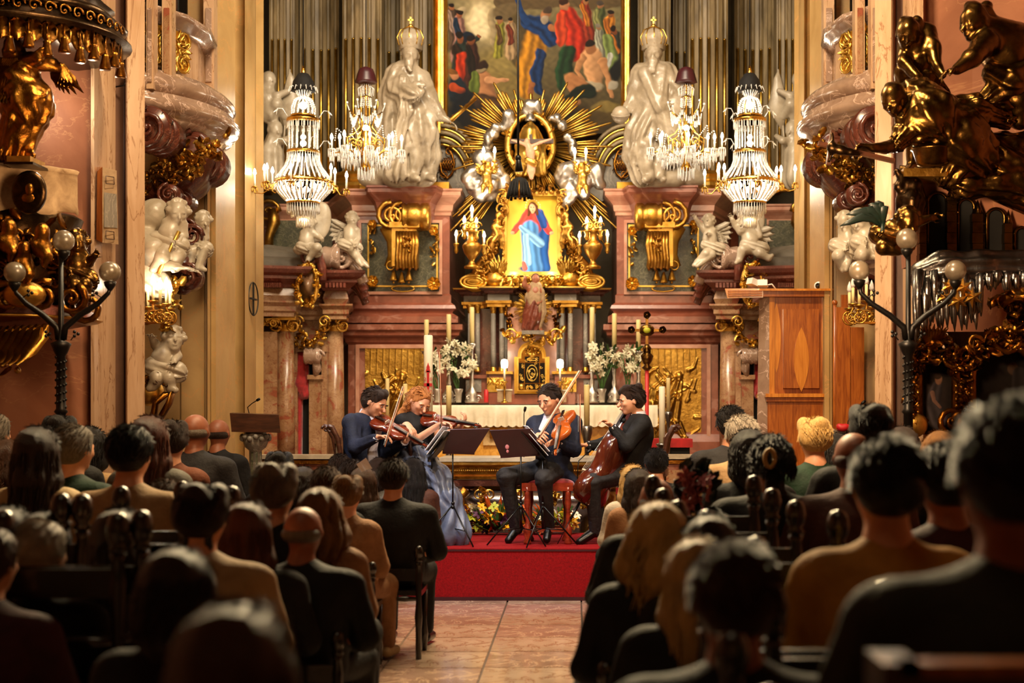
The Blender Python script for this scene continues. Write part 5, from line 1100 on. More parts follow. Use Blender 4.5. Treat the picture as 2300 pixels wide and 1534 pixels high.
for sg in(1,-1):
 q0=lambda a,b_,d=0:mxp(P(a,b_,20.2+d),sg)
 t=thing('marble_figure',q0(612,425),f"white marble figures with a furled flag, half hidden behind the {'left' if sg > 0 else 'right'} chancel pier",'statue')
 s=Sdf();head_sdf(s,q0(604,180),(sg*.7,-1,0),(0,0,1),.13,True);s.chain([q0(602,196),q0(600,225),q0(606,255)],[.09,.15,.14],fold=(.01,6,1)).chain([q0(602,212),q0(622,216,-.1),q0(648,204,-.1)],[.07,.055,.04])
 s.chain([q0(606,255),q0(622,235,-.1),q0(640,262)],[.1,.09,.06]);head_sdf(s,q0(618,292),(sg*.6,-1,-.2),(0,0,1),.14);s.chain([q0(614,312),q0(610,345),q0(612,400)],[.1,.16,.17],fold=(.02,7,1)).chain([q0(618,318),q0(640,316,-.1),q0(655,306)],[.06,.05,.035])
 s.build('figures',M['white_marble'],.022,t)
 MB().tube([q0(651,160),q0(652,175),q0(650,240),q0(642,290)],[.01,.05,.15,.02],8,flat=.4).build('furled_flag',M['white_marble'],t);MB().tube([q0(651,156),q0(630,400)],.015,6).build('flag_pole',M['white_marble'],t)
def bead_string(mb,a,b_,n,r,sag=0):
 a,b_=V3(a),V3(b_)
 for i in range(n):
  t=(i+.5)/n;mb.ball(a.lerp(b_,t)+Vector((0,0,-sag*math.sin(PI*t))),r,5,3)
def drops(mb,c,R,n,L,r=.006,zj=0):
 for k in range(n):
  a=2*PI*k/n;p=V3(c)+Vector((R*math.cos(a),R*math.sin(a),0));mb.tube([p,p+Vector((0,0,-L*.8)),p+Vector((0,0,-L))],[r*.5,r,r*.3],4)
def candle_lamp(c,parent,m='bulb_hot',h=.1,par=True):
 g=MB().lathe([(.008,-.02),(.028,0),(.03,.01),(.012,.012)],c,8).build('candle_cup',M['brass'],parent)
 MB().lathe([(.012,.01),(.012,.01+h)],c,7).build('candle_tube',M['candle_white'],g);MB().lathe([(.009,h+.01),(.019,h+.03),(.013,h+.06),(.002,h+.085)],c,7).build('bulb',M[m],g)
def basket_chandelier(cx,Y,sd,arms):
 k_=Y/F;top=P(cx,500,Y);z=lambda p:Z(p,Y);xc=X(cx,Y);c=Vector((xc,Y,0))
 t=thing('basket_chandelier',Vector((xc,Y,z(505))),f'tall tiered crystal basket chandelier with glowing bead bowl and candle arms, far {sd}','chandelier','tall crystal basket chandeliers')
 MB().tube([(xc,Y,z(170)),(xc,Y,9)],.009,6).build('cable',M['iron'],t)
 MB().tube([(xc,Y,z(190)),(xc,Y,z(165)),(xc,Y,z(148))],[.02,.03,.01],8).ball((xc,Y,z(156)),.02).build('hook_ring',M['brass'],t)
 MB().lathe([(.0,z(162)),(.06,z(166)),(.115,z(182)),(.13,z(196)),(.14,z(205))],c,18,rib=.03,ribn=8).build('black_hood',M['cloth_black'],t)
 def ring(p,R,nm='gilt_band',h=.03):MB().lathe([(R-.02,z(p)-h),(R,z(p)-h),(R+.008,z(p)-h/2),(R,z(p)),(R-.02,z(p)),(R-.02,z(p)-h)],c,28).build(nm,M['brass'],t)
 R1,R2,R3=27*k_,36*k_,63*k_
 ring(258,R1);ring(266,R2*1.0,h=.05);ring(338,R2,h=.04);ring(405,R3,h=.045);ring(453,R2*1.0,h=.03)
 cr=MB()
 for i in range(14):
  a=2*PI*i/14;d=Vector((math.cos(a),math.sin(a),0))
  pts=[c+d*(.03)+Vector((0,0,z(215))),c+d*R1*.75+Vector((0,0,z(224))),c+d*R1*1.0+Vector((0,0,z(242))),c+d*R1+Vector((0,0,z(257)))]
  for u_ in range(3):bead_string(cr,pts[u_],pts[u_+1],4,.0105)
 for i in range(16):
  a=2*PI*i/16;d=Vector((math.cos(a),math.sin(a),0));cr.tube([c+d*.05+Vector((0,0,z(218))),c+d*.1+Vector((0,0,z(200))),c+d*.15+Vector((0,0,z(196))),c+d*.17+Vector((0,0,z(206)))],[.006,.006,.005,.004],4)
 cr.build('crown_beads',M['crystal'],t,kind='stuff')
 cr=MB()
 for i in range(14):
  a=2*PI*i/14;d=Vector((math.cos(a),math.sin(a),0));bead_string(cr,c+d*R2*.9+Vector((0,0,z(272))),c+d*R2*.9+Vector((0,0,z(335))),20,.0115)
 drops(cr,c+Vector((0,0,z(272))),R2,34,.09);cr.build('middle_bead_strings',M['crystal'],t,kind='stuff')
 cr=MB();drops(cr,c+Vector((0,0,z(344))),R2*1.02,40,.13);drops(cr,c+Vector((0,0,z(344))),R2*.85,30,.14)
 for i in range(26):
  a=2*PI*i/26;d=Vector((math.cos(a),math.sin(a),0));pts=[c+d*R2*.9+Vector((0,0,z(350))),c+d*R2*1.15+Vector((0,0,z(375))),c+d*R3*.98+Vector((0,0,z(402)))]
  bead_string(cr,pts[0],pts[1],9,.0105);bead_string(cr,pts[1],pts[2],11,.0105)
 cr.build('skirt_beads',M['crystal'],t,kind='stuff')
 cr=MB()
 for i in range(30):
  a=2*PI*i/30;d=Vector((math.cos(a),math.sin(a),0));pts=[c+d*R3+Vector((0,0,z(414))),c+d*R3*.92+Vector((0,0,z(430))),c+d*R3*.62+Vector((0,0,z(450)))]
  bead_string(cr,pts[0],pts[1],5,.016);bead_string(cr,pts[1],pts[2],7,.016)
 drops(cr,c+Vector((0,0,z(412))),R3*1.03,50,.07)
 cr.build('bowl_beads',M['crystal_bright'],t,kind='stuff')
 cr=MB();drops(cr,c+Vector((0,0,z(457))),R2*1.0,36,.12,.008);drops(cr,c+Vector((0,0,z(460))),R2*.75,24,.15,.008);drops(cr,c+Vector((0,0,z(478))),R2*.42,18,.17,.008);drops(cr,c+Vector((0,0,z(485))),R2*.2,10,.14,.008);cr.build('lower_drops',M['crystal'],t,kind='stuff')
 for(p,rr)in((237,.045),(322,.035),(308,.03)):MB().ball((xc,Y,z(p)),rr,10,6).build('inner_bulb',M['bulb_hot'],t)
 for i in range(8):a=i*PI/4;MB().ball((xc+R3*.6*math.cos(a),Y+R3*.6*math.sin(a),z(420)),.035,8,5).build('inner_bulb',M['bulb_hot'],t)
 MB().ball((xc,Y,z(494)),(.05,.05,.02),8,5).build('lower_bulb',M['bulb_warm'],t)
 for i,(px,pb,dy)in enumerate(arms):
  e=Vector((X(px,Y),Y+dy,z(pb)));d=(e-Vector((xc,Y,e.z))).normalized();b0=Vector((xc,Y,z(412)))+d*R3
  g=MB().tube([b0,b0+d*.06+Vector((0,0,-.06)),b0 .lerp(e,.6)+Vector((0,0,-.09)),e+Vector((0,0,-.07)),e],.007,5);drops(g,e,.035,8,.06,.005)
  g.build('arm',M['brass'],t);candle_lamp(e,t,h=.13)
 for i in range(10):
  a=i*PI/5+.3
  for(p,R_)in((262,R2),(330,R2)):
   d=Vector((math.cos(a),math.sin(a),0));b0=c+d*R_+Vector((0,0,z(p)));g=MB().tube([b0,b0+d*.05+Vector((0,0,.08)),b0+d*.11+Vector((0,0,.08)),b0+d*.12+Vector((0,0,.0))],.0045,4);g.leaf(b0+d*.1+Vector((0,0,.07)),(d.x,d.y,-.8),(0,-1,0),.07,.02,.1,3);g.build('crystal_spray',M['crystal'],t)if i%5 in(0,3)else None
 point('chandelier_bulbs',(xc,Y,z(237)),12,(1,.84,.62),.08);point('chandelier_bulbs',(xc,Y,z(425)),34,(1,.84,.62),.16)
 point('chandelier_bulbs',(xc,Y-.35,z(380)),10,(1,.84,.62),.1)
basket_chandelier(681,17.0,'left',[(572,420,0),(600,415,-.15),(604,410,.2),(612,418,-.3),(746,412,.2),(750,415,-.2),(780,428,-.05),(674,425,-.55)])
basket_chandelier(1684,17.0,'right',[(1583,422,0),(1610,415,-.25),(1617,410,.2),(1620,420,-.35),(1747,412,.1),(1761,405,.25),(1786,412,0),(1690,425,-.55)])
def branch_chandelier(cx,Y,sd,arms,hood=180):
 z=lambda p:Z(p,Y);xc=X(cx,Y);c=Vector((xc,Y,0));k_=Y/F
 t=thing('branch_chandelier',Vector((xc,Y,z(405))),f'smaller branched crystal chandelier with dark lamp cover and lit candles, {sd} of the altar','chandelier','branched crystal chandeliers')
 MB().tube([(xc,Y,z(150)),(xc,Y,9)],.007,5).build('cable',M['iron'],t)
 MB().lathe([(.02,z(150)),(.08,z(155)),(.1,z(165)),(.12,z(180)),(.13,z(186)),(.1,z(187))],c,16,rib=.08,ribn=8).build('pleated_hood',M['stand_wine'],t)
 MB().lathe([(.012,z(188)),(.05,z(192)),(.02,z(200)),(.015,z(215)),(.06,z(218)),(.05,z(222)),(.015,z(225)),(.015,z(290)),(.05,z(300)),(.03,z(315)),(.06,z(340)),(.04,z(365)),(.07,z(378)),(.02,z(385))],c,14).build('stem',M['brass'],t)
 cr=MB()
 for i in range(14):
  a=2*PI*i/14;d=Vector((math.cos(a),math.sin(a),0));cr.tube([c+d*.05+Vector((0,0,z(192))),c+d*.1+Vector((0,0,z(200))),c+d*.09+Vector((0,0,z(215)))],.004,4)
  bead_string(cr,c+d*.06+Vector((0,0,z(220))),c+d*.07+Vector((0,0,z(240))),5,.009)
  bead_string(cr,c+d*.06+Vector((0,0,z(190))),c+d*.06+Vector((0,0,z(216))),7,.007)
 drops(cr,c+Vector((0,0,z(378))),.1,16,.14,.008);drops(cr,c+Vector((0,0,z(388))),.05,8,.1,.008);cr.build('stem_crystals',M['crystal'],t,kind='stuff')
 r=random.Random(int(cx))
 for i in range(6):
  a=i*PI/3+.2;d=Vector((math.cos(a),math.sin(a),0))
  g=MB();g.tube([c+d*r_+Vector((0,0,z(p)))for r_,p in((.03,345),(.12,352),(.22,335),(.23,310),(.14,300),(.08,285),(.1,265),(.2,250))],.009,5);g.volute(c+d*.15+Vector((0,0,z(322))),.06,1.4,.15,ux=tuple(d));g.build('scroll_arm',M['brass'],t)
  g=MB();p0=c+d*.2+Vector((0,0,z(250)));g.tube([p0,p0+d*.03+Vector((0,0,.08))],.006,4);g.ball(p0+d*.03+Vector((0,0,.1)),.016,6,4);p1=c+Vector((math.cos(a+1.05),math.sin(a+1.05),0))*.2+Vector((0,0,z(250)))
  for u_ in range(9):
   w=(u_+.5)/9;pp=p0 .lerp(p1,w)+Vector((0,0,-.1*math.sin(PI*w)));g.tube([pp,pp+Vector((0,0,-.06-.02*math.sin(PI*w)))],[.007,.005],4)
  bead_string(g,c+d*.23+Vector((0,0,z(310))),c+d*.36+Vector((0,0,z(290))),6,.009);bead_string(g,c+d*.36+Vector((0,0,z(290))),c+d*.38+Vector((0,0,z(320))),6,.009)
  g.build('crystal_swag',M['crystal'],t,kind='stuff')
 g=MB()
 for i in range(90):
  a=r.uniform(0,2*PI);R_=r.uniform(.08,.4);p=c+Vector((R_*math.cos(a),R_*math.sin(a),z(r.uniform(330,358))));g.ball(p,.01,4,3);g.tube([p,p+Vector((0,0,-r.uniform(.05,.14)))],[.007,.004],4)
 drops(g,c+Vector((0,0,z(352))),.3,34,.14,.007);drops(g,c+Vector((0,0,z(345))),.2,24,.14,.007);g.build('hanging_prisms',M['crystal'],t,kind='stuff')
 for(px,pb,dy)in arms:
  e=Vector((X(px,Y),Y+dy,z(pb)));d=e-Vector((xc,Y,e.z));d=d.normalized()
  g=MB().tube([Vector((xc,Y,z(350)))+d*.05,Vector((xc,Y,z(356)))+d*.15,Vector((xc,Y,z(356))).lerp(e,.7),e+Vector((0,0,-.05)),e],.009,6).build('candle_arm',M['brass'],t)
  cr=MB().lathe([(.02,-.02),(.045,0),(.045,.006)],e,12);drops(cr,e,.045,10,.1,.006);drops(cr,e+Vector((0,0,-.04)),.025,7,.12,.006);bead_string(cr,e+Vector((0,0,-.02)),Vector((xc,Y,z(362)))+d*.15,12,.009,.05);cr.build('arm_crystals',M['crystal'],t,kind='stuff');candle_lamp(e,t,h=.11)
 MB().ball((xc,Y,z(288)),.04,8,6).build('inner_bulb',M['bulb_hot'],t)
 point('chandelier_bulbs',(xc,Y-.2,z(300)),12,(1,.84,.62),.1);point('chandelier_bulbs',(xc,Y+.1,z(325)),9,(1,.84,.62),.15)
branch_chandelier(822,18.2,'left',[(745,335,0),(757,328,.2),(782,338,-.3),(808,325,.4),(841,342,-.4),(868,328,.25),(886,338,-.2),(900,335,.1)])
branch_chandelier(1541,18.2,'right',[(1461,333,0),(1484,340,-.3),(1486,326,.3),(1540,345,-.45),(1594,326,.25),(1622,333,0),(1600,345,-.3)])
# ======= oratory balconies on both sides
def loge(sg):
 sd='left' if sg>0 else 'right';Y=14.3
 t=thing('oratory_balcony',mxp((X(420,Y),Y,Z(470,Y)),sg),f'bulging polished marble balcony with gilt grille on the {sd} chancel wall','balcony','oratory balconies facing each other')
 path=[(-4.5,13.25),(-4.02,13.3),(-3.72,13.55),(-3.5,14.0),(-3.44,14.5),(-3.52,14.95),(-3.78,15.4),(-4.05,15.5)]
 def sm(p,n=2):
  for _ in range(n):p=[p[0]]+[((a[0]*(1-w)+b[0]*w),(a[1]*(1-w)+b[1]*w))for a,b in zip(p,p[1:])for w in(.25,.75)]+[p[-1]]
  return p
 pth=mp(sm(path),sg);z=lambda p:Z(p,14.4)
 MB().mould(pth,[(-.3,z(338)),(-.1,z(336)),(-.04,z(326)),(-.02,z(318)),(.05,z(308)),(.05,z(300)),(.1,z(294)),(.13,z(284)),(.13,z(274)),(.08,z(266)),(.07,z(262)),(.07,z(256)),(-.3,z(256))],sm=True).build('lower_cornice',M['polished_stone'],t)
 MB().mould(pth,[(-.3,z(256)),(.03,z(256)),(.06,z(250)),(.09,z(238)),(.08,z(226)),(.03,z(214)),(-.04,z(208)),(-.05,z(203)),(-.3,z(203))],sm=True).build('torus_moulding',M['polished_stone'],t)
 par=mp([(-4.3,13.4),(-3.98,13.55),(-3.76,13.9),(-3.68,14.4),(-3.74,14.9),(-3.95,15.25),(-4.2,15.4)],sg)
 MB().mould(par,[(-.12,z(204)),(.06,z(204)),(.06,z(196)),(0,z(190)),(0,z(98)),(-.12,z(98))]).build('parapet',M['pier_marble'],t)
 MB().mould(par,[(-.14,z(98)),(.0,z(98)),(.05,z(92)),(.06,z(86)),(.1,z(80)),(.12,z(72)),(.12,z(66)),(.06,z(62)),(-.14,z(62))],sm=True).build('handrail',M['polished_stone'],t)
 A=Vector((-3.99,13.5));B=Vector((-3.72,13.88));C2=Vector((-3.655,14.38))
 for nm,U,V in(('gilt_grille',Vector((-4.28,13.32)),Vector((-3.98,13.44))),('gilt_grille',Vector((-3.94,13.5)),Vector((-3.68,13.97)))):
  def g3(u,h):p=U.lerp(V,u);n_=Vector(((V-U).y,-(V-U).x)).normalized()*.035;return mxp((p.x+n_.x,p.y+n_.y,h),sg)
  h0,h1=z(190),z(104);g=MB()
  g.add([g3(0,h0),g3(1,h0),g3(1,h1),g3(0,h1)],[(0,1,2,3)])
  g.build('gilt_panel',M['gold_flat'],t)
  g=MB();hc=(h0+h1)/2;du=mxp((V.x,V.y,0),sg)-mxp((U.x,U.y,0),sg);ux=du.normalized();L_=du.length
  pc=lambda u,h:g3(u,h)+Vector((0,-.015,0))
  g.tube([pc(.5+.3*math.cos(k*PI/10),hc+(h1-h0)*.36*math.sin(k*PI/10))for k in range(21)],.012,5);g.tube([pc(.5+.2*math.cos(k*PI/10),hc+(h1-h0)*.26*math.sin(k*PI/10))for k in range(21)],.008,5)
  r=random.Random(3)
  for u_,hh,rr in((.12,.2,.1),(.88,.2,.1),(.12,.8,.1),(.88,.8,.1),(.5,.05,.09),(.5,.95,.09),(.15,.5,.08),(.85,.5,.08),(.4,.35,.06),(.6,.35,.06),(.4,.65,.06),(.6,.65,.06),(.5,.5,.08)):g.volute(pc(u_,h0+(h1-h0)*hh),rr*min(1,L_/.5),1.6,.17,ux=ux,sgn=r.choice((1,-1)),a0=r.uniform(0,6))
  for k in range(20):a=k*2.4;g.leaf(pc(.5+.36*math.cos(a),hc+(h1-h0)*.38*math.sin(a)),ux*math.cos(a)+Vector((0,0,math.sin(a))),(0,-1,0),.09,.05,.4,3)
  g.build('grille_scrollwork',M['gold_bright'],t)
 for(px,Yp,w_)in((376,13.6,11),(470,14.9,12),(338,13.35,8)):
  a=mxp(P(px,0,Yp),sg);ww=w_*Yp/F
  MB().box(a.x-ww,a.x+ww,Yp-.02,Yp+.12,Z(200,Yp),8.5).build('post',M['pier_marble'],t)
  MB().box(a.x-ww*.55,a.x+ww*.55,Yp-.035,Yp,Z(185,Yp),Z(20,Yp)).build('post_panel',M['polished_stone' if px!=376 else 'brown_marble'],t)
 a,b_=mxp((-4.7,0,0),sg).x,mxp((-3.9,0,0),sg).x
 MB().box(min(a,b_),max(a,b_),14.8,14.85,Z(90,14.8),8.5).build('dark_window',M['dark_glass'],t)
 for k in range(3):
  x=mxp((-4.45+k*.22,0,0),sg).x;MB().box(x-.02,x+.02,14.74,14.8,Z(90,14.8),8.5).build('window_bar',M['dark_wood'],t)
 for(px,py,r,Yp,m)in((435,335,.16,13.9,'mahogany_stone'),(462,370,.2,14.1,'mahogany_stone'),(384,440,.1,13.6,'mahogany_stone'),(412,452,.09,13.8,'mahogany_stone'),(335,290,.2,13.2,'mahogany_stone'),(362,305,.18,13.35,'mahogany_stone')):
  c=mxp(P(px,py,Yp),sg);g=MB().volute(c+Vector((0,-.1,0)),r,1.9,.18,ux=(sg,0,0),a0=PI/2)
  g.lathe([(0,0),(r*.95,0),(r*1.05,.03),(r*.9,.08),(r*1.05,.13),(r*.9,.18),(r*1.0,.25),(0,.26)],c+Vector((0,-.06,0)),20,(0,1,0));g.build('volute',M[m],t)
 s=Sdf();s.chain([mxp(P(a,b_,13.95),sg)for a,b_ in((440,345),(420,375),(400,400),(380,425),(350,440))],[.2,.22,.2,.15,.14],.06).chain([mxp(P(a,b_,14.1),sg)for a,b_ in((465,390),(440,415),(418,430),(405,470))],[.1,.12,.12,.08],.05);s.build('console_body',M['mahogany_stone'],.03,t)
 g=MB();garland(g,[mxp(P(a,b_,13.7),sg)for a,b_ in((492,318),(465,345),(440,370),(415,385),(390,380),(360,400),(325,420))],80,.11,15,.8);garland(g,[mxp(P(a,b_,13.75),sg)for a,b_ in((420,335),(400,375),(395,420))],26,.09,16,.6);g.build('gilt_garland',M['gold'],t)
loge(1);loge(-1)
for(a,b_,Yh)in((283,195,12.9),(365,265,13.2),(388,285,13.3),(512,368,15.0)):
 c=P(a,b_,Yh);MB().tube([c+Vector((-.12,.02,.0)),c+Vector((0,-.05,0)),c+Vector((.02,-.06,.04))],.007,5).build('wall_hook',M['iron'],label='thin iron wall hook on the left pier, '+{283:'above the framed notice',365:'beside the balcony volutes',388:'just right under the balcony lip',512:'right of the balcony console'}[a],cat='hook',group='iron wall hooks')
q=lambda a,b_,d=0:P(a,b_,13.4+d)
putto('cherub_statue',dict(base=(430,600),head=(455,498),neck=(448,512),belly=(446,535),hip=(444,555),sL=(436,515),sR=(460,516),eL=(428,530),eR=(462,535),hL=(440,545,-.08),hR=(452,548,-.08),kL=(432,565,-.1),kR=(460,560,-.08),aL=(430,586,-.08),aR=(446,600,-.1),tL=(428,596,-.1),tR=(460,606,-.1)),13.9,'white marble cherub seated on the red console under the left balcony',.95,face=(.7,-1,-.2),group='cherubs under the left balcony')
putto('cherub_statue',dict(base=(390,570),head=(398,480),neck=(392,500),belly=(384,525),hip=(378,550),sL=(376,502),sR=(408,505),eL=(368,525),eR=(412,530),hL=(385,540,-.1),hR=(400,545,-.1),kL=(365,575,-.15),kR=(400,572,-.1),aL=(350,600,-.1),aR=(395,600,-.1),tL=(342,606,-.12),tR=(390,606,-.15)),13.4,'larger curly haired white marble angel boy left of the console, looking down',1.25,face=(.5,-1,-.2),group='cherubs under the left balcony')
putto('cherub_statue',dict(base=(370,875),head=(388,765),neck=(378,782),belly=(368,805),hip=(372,830),sL=(362,785),sR=(390,788),eL=(350,775),eR=(398,800),hL=(342,760,-.1),hR=(392,810,-.1),kL=(352,850,-.1),kR=(380,850,-.1),aL=(342,868,-.1),aR=(384,872,-.1),tL=(335,872,-.12),tR=(394,876,-.12)),13.5,'white marble cherub with raised arm kneeling above a gilt vase, beside the left wall',1.25,face=(.5,-1,.3),group='cherubs under the left balcony')
s=Sdf();s.ell(q(338,490,.1),(.17,.14,.16),fold=(.02,12,0)).ell(q(350,470,.1),(.12,.1,.1)).chain([q(325,590),q(370,595,-.1),q(398,600,-.15)],[.08,.055,.04]);hand_sdf(s,q(398,600,-.15),(1,-.1,-.1),(0,0,-1),.13,.3)
s.chain([q(325,540),q(345,560,-.1),q(352,590)],[.12,.1,.08],fold=(.01,6,1)).chain([q(330,620),q(352,640),q(372,660)],[.14,.12,.03],fold=(.02,7,0));s.build('marble_torso',M['white_marble'],.02,None,org=q(345,640),label='white marble draped figure with outstretched arm, half hidden behind the left pier',cat='statue')
MB().tube([q(402,520,-.1),q(378,570,-.15),q(355,615,-.15)],.02,8).build('gilt_rod',M['gold_bright'],label='slanting gilt rod held by the marble angel boy under the left balcony',cat='rod')
t=thing('stone_console',q(430,640,.4),'dark red stone console shelf with scrolls carrying the marble cherubs on the left','console')
MB().bar(q(395,590,.5),q(438,612,.45),.3,.07).build('shelf',M['mahogany_stone'],t);g=MB()
for(a,b_,r)in((418,620,.13),(430,530,.11),(418,512,.09)):g.volute(q(a,b_,.4),r,1.8,.22);g.lathe([(0,0),(r,0),(r,.2),(0,.2)],q(a,b_,.42),16,(0,1,0))
g.build('scrolls',M['mahogany_stone'],t);s=Sdf().chain([q(425,540,.55),q(420,580,.55),q(410,640,.5)],[.14,.18,.1]);s.build('block',M['mahogany_stone'],.03,t)
g=MB();garland(g,[q(402,625,.1),q(392,680,.1),q(384,740,.1)],30,.1,41);t=g.build('gilt_garland',M['gold_bright'],label='long gilt leaf garland hanging on the left wall behind the sconce',cat='garland',org=q(390,740))
t=thing('gilt_vase',q(345,935),'gilt scrolled vase beside the left wall above the heads','vase');MB().ball(q(334,880,.1),(.14,.12,.13),16,10).build('bowl',M['gold_bright'],t);g=MB();g.tube([q(345,935),q(350,905),q(372,885),q(388,880),q(380,905),q(360,940)],.03,8,flat=2);garland(g,[q(330,860),q(350,850),q(372,858)],12,.07,3);g.build('scroll_rim',M['gold_dark'],t)
def sconce(cx,cy,Y,sg,label):
 q=lambda a,b_,d=0:P(cx+sg*a,cy+b_,Y+d)
 t=thing('wall_sconce',q(-35,40),label,'sconce','gilt candle sconces on the chancel walls')
 g=MB();g.tube([q(-48,-20,.1),q(-50,10,.1),q(-46,55,.1),q(-44,75,.1)],[.02,.05,.03,.01],8);garland(g,[q(-46,-15,.1),q(-47,60,.1)],16,.06,9);g.build('back_plate',M['gold'],t)
 for i,(a,b_,pc,dy)in enumerate(((-8,12,-32,-.1),(8,14,-22,-.25),(22,10,-25,0),(-20,8,-18,.1),(30,2,-15,.15))):
  g=MB();e=q(a,pc+15,dy);g.tube([q(-46,5,.08),q(-30,30,dy*.5),q(a-6,30,dy),q(a+8,12,dy),q(a,-2,dy),e],.012,6);g.volute(q(a,18,dy-.02),.07,1.8,.14,ux=(sg,0,0),a0=i);garland(g,[q(-40,15,dy*.3),q(a,25,dy)],5,.05,20+i);g.lathe([(.01,-.02),(.045,0),(.05,.012),(.015,.012)],e,10);b2=g.build('arm',M['gold'],t)
  MB().lathe([(.014,.012),(.014,.15)],e,8).build('candle_tube',M['candle_wax'],b2);MB().lathe([(.01,.15),(.023,.175),(.017,.21),(.002,.25)],e,8).build('bulb',M['bulb_hot' if sg>0 else 'crystal'],b2)
 if sg>0:point('sconce_light',q(0,-48,-.1),7,(1,.85,.62),.05)
sconce(352,695,13.2,1,'gilt scrolled sconce with lit candles on the left pier, before the marble figures')
sconce(1938,695,13.0,-1,'gilt scrolled sconce with unlit bulbs between wooden booth and right pier')
# - putti group under the right balcony
q=lambda a,b_,d=0:P(a,b_,13.6+d)
putto('cherub_statue',dict(base=(1890,610),head=(1898,500),neck=(1902,515),belly=(1905,540),hip=(1896,560),sL=(1893,518),sR=(1914,520),eL=(1890,540),eR=(1915,540),hL=(1898,555,-.1),hR=(1906,550,-.1),kL=(1882,575,-.1),kR=(1905,575,-.05),aL=(1892,600,-.05),aR=(1902,596,-.1),tL=(1894,608,-.08),tR=(1900,606,-.12)),13.7,'white marble cherub with bowed head left of the red scroll under the right balcony',1.0,face=(-.6,-1,-.4),group='cherubs under the right balcony')
putto('cherub_statue',dict(base=(1945,580),head=(1930,500),neck=(1938,515),belly=(1944,535),hip=(1950,552),sL=(1928,520),sR=(1952,520),eL=(1928,540),eR=(1964,530),hL=(1940,545,-.1),hR=(1950,540,-.1),kL=(1935,572,-.15),kR=(1968,560,-.1),aL=(1955,574,-.1),aR=(1975,578,-.1),tL=(1965,578,-.15),tR=(1982,582,-.12)),13.5,'white marble cherub seated with legs drawn up, partly behind the dark palm leaves',1.15,face=(-.5,-1,-.2),group='cherubs under the right balcony')
t=thing('stone_console',q(1955,650,.3),'red stone console with scrolls and mouldings carrying the marble cherubs on the right','console');g=MB()
for(a,b_,r)in((1916,540,.12),(1920,515,.1),(1966,620,.16),(1955,650,.14)):g.volute(q(a,b_,.2),r,1.8,.22,ux=(-1,0,0));g.lathe([(0,0),(r,0),(r,.2),(0,.2)],q(a,b_,.22),16,(0,1,0))
g.build('scrolls',M['mahogany_stone'],t);MB().mould([(X(1925,13.9),13.9),(X(1990,13.7),13.7)],[(0,Z(620,13.8)),(.04,Z(612,13.8)),(.1,Z(605,13.8)),(.1,Z(595,13.8)),(.14,Z(585,13.8)),(.14,Z(578,13.8)),(-.1,Z(578,13.8))]).build('shelf',M['polished_stone'],t)
# ======= pulpit (left)
YP=11.5;q=lambda a,b_,d=0:P(a,b_,YP+d)
t=thing('pulpit',q(10,820),'dark carved pulpit with gilt figures, tasselled canopy and marble banner','pulpit')
cx=X(8,YP);c0=Vector((cx,YP+.1,0));zz=lambda p:Z(p,YP)
MB().lathe([(.2,zz(-60)),(.55,zz(-20)),(.78,zz(0)),(.72,zz(10)),(.72,zz(18)),(.84,zz(30)),(.88,zz(42)),(.86,zz(50)),(.80,zz(54)),(.2,zz(54))],c0,40,rib=.035,ribn=7).build('canopy_moulding',M['bronze_dark'],t)
MB().lathe([(.8,zz(54)),(.87,zz(66)),(.9,zz(78)),(.93,zz(84)),(.93,zz(88)),(.86,zz(92)),(.86,zz(98)),(.2,zz(98))],c0,40).build('canopy_edge',M['bronze_dark'],t)
g=MB()
for k in range(26):
 a=-PI+k*PI/25;p=c0+Vector((math.cos(a)*.86,math.sin(a)*.86,zz(92)))
 g.leaf(p,(0,0,-1),(math.cos(a),math.sin(a),0),.17,.13,.1,4);g.volute(p+Vector((math.cos(a)*.03,math.sin(a)*.03,.1)),.05,1.2,.2,ux=(-math.sin(a),math.cos(a),0))
g.build('gilt_lambrequin',M['gold_dark'],t)
for k in range(22):
 a=-PI+k*PI/21;p=c0+Vector((math.cos(a)*.88,math.sin(a)*.88,zz(118+(k%2)*14)))
 MB().tube([p+Vector((0,0,.12)),p],.008,5).lathe([(.012,.0),(.03,-.015),(.026,-.03),(.045,-.11),(.04,-.125),(0,-.125)],p,9,rib=.08,ribn=4).build('canopy_tassel',M['gold_dark'],t)
s=Sdf();hd=q(30,108,-.5);head_sdf(s,hd,(.4,-1,-.3),(0,0,1),.1);s.chain([q(36,130,-.5),q(45,175,-.5),q(50,200,-.5)],[.09,.13,.11],.05,(.012,7,0)).chain([q(52,205,-.5),q(62,235,-.52),q(45,300,-.5),q(30,345,-.5)],[.15,.17,.13,.1],.06,(.02,9,1)).chain([q(85,215,-.5),q(75,260,-.5),q(60,310,-.5),q(62,345,-.5)],[.1,.09,.06,.035],.05,(.014,7,2)).chain([q(62,345,-.5),q(74,352,-.56)],[.035,.025]).chain([q(60,135,-.55),q(85,130,-.6),q(95,115,-.6)],[.06,.045,.03]).chain([q(95,140,-.5),q(120,150,-.45),q(112,130,-.4)],[.07,.05,.03]).chain([q(30,210,-.45),q(45,205,-.6),q(90,215,-.6)],[.08,.07,.05],.04,(.012,6,0))
s.build('gilt_angel',M['gold_dark'],.014,t,noise=.01,nf=36)
for k in range(6):g=MB();g.leaf(q(122,140,-.4),(.75-.1*k,-.1,-.75-.12*k),(0,-1,0),.36-.03*k,.09,.15,5);g.build('gilt_wing_feather',M['gold_dark'],t)
for k in range(9):g=MB();g.leaf(q(5+k*4,130,-.6),(-.3+k*.03,-.1,-1),(0,-1,0),.36,.08,.12,5);g.build('gilt_wing_feather',M['gold_dark'],t)
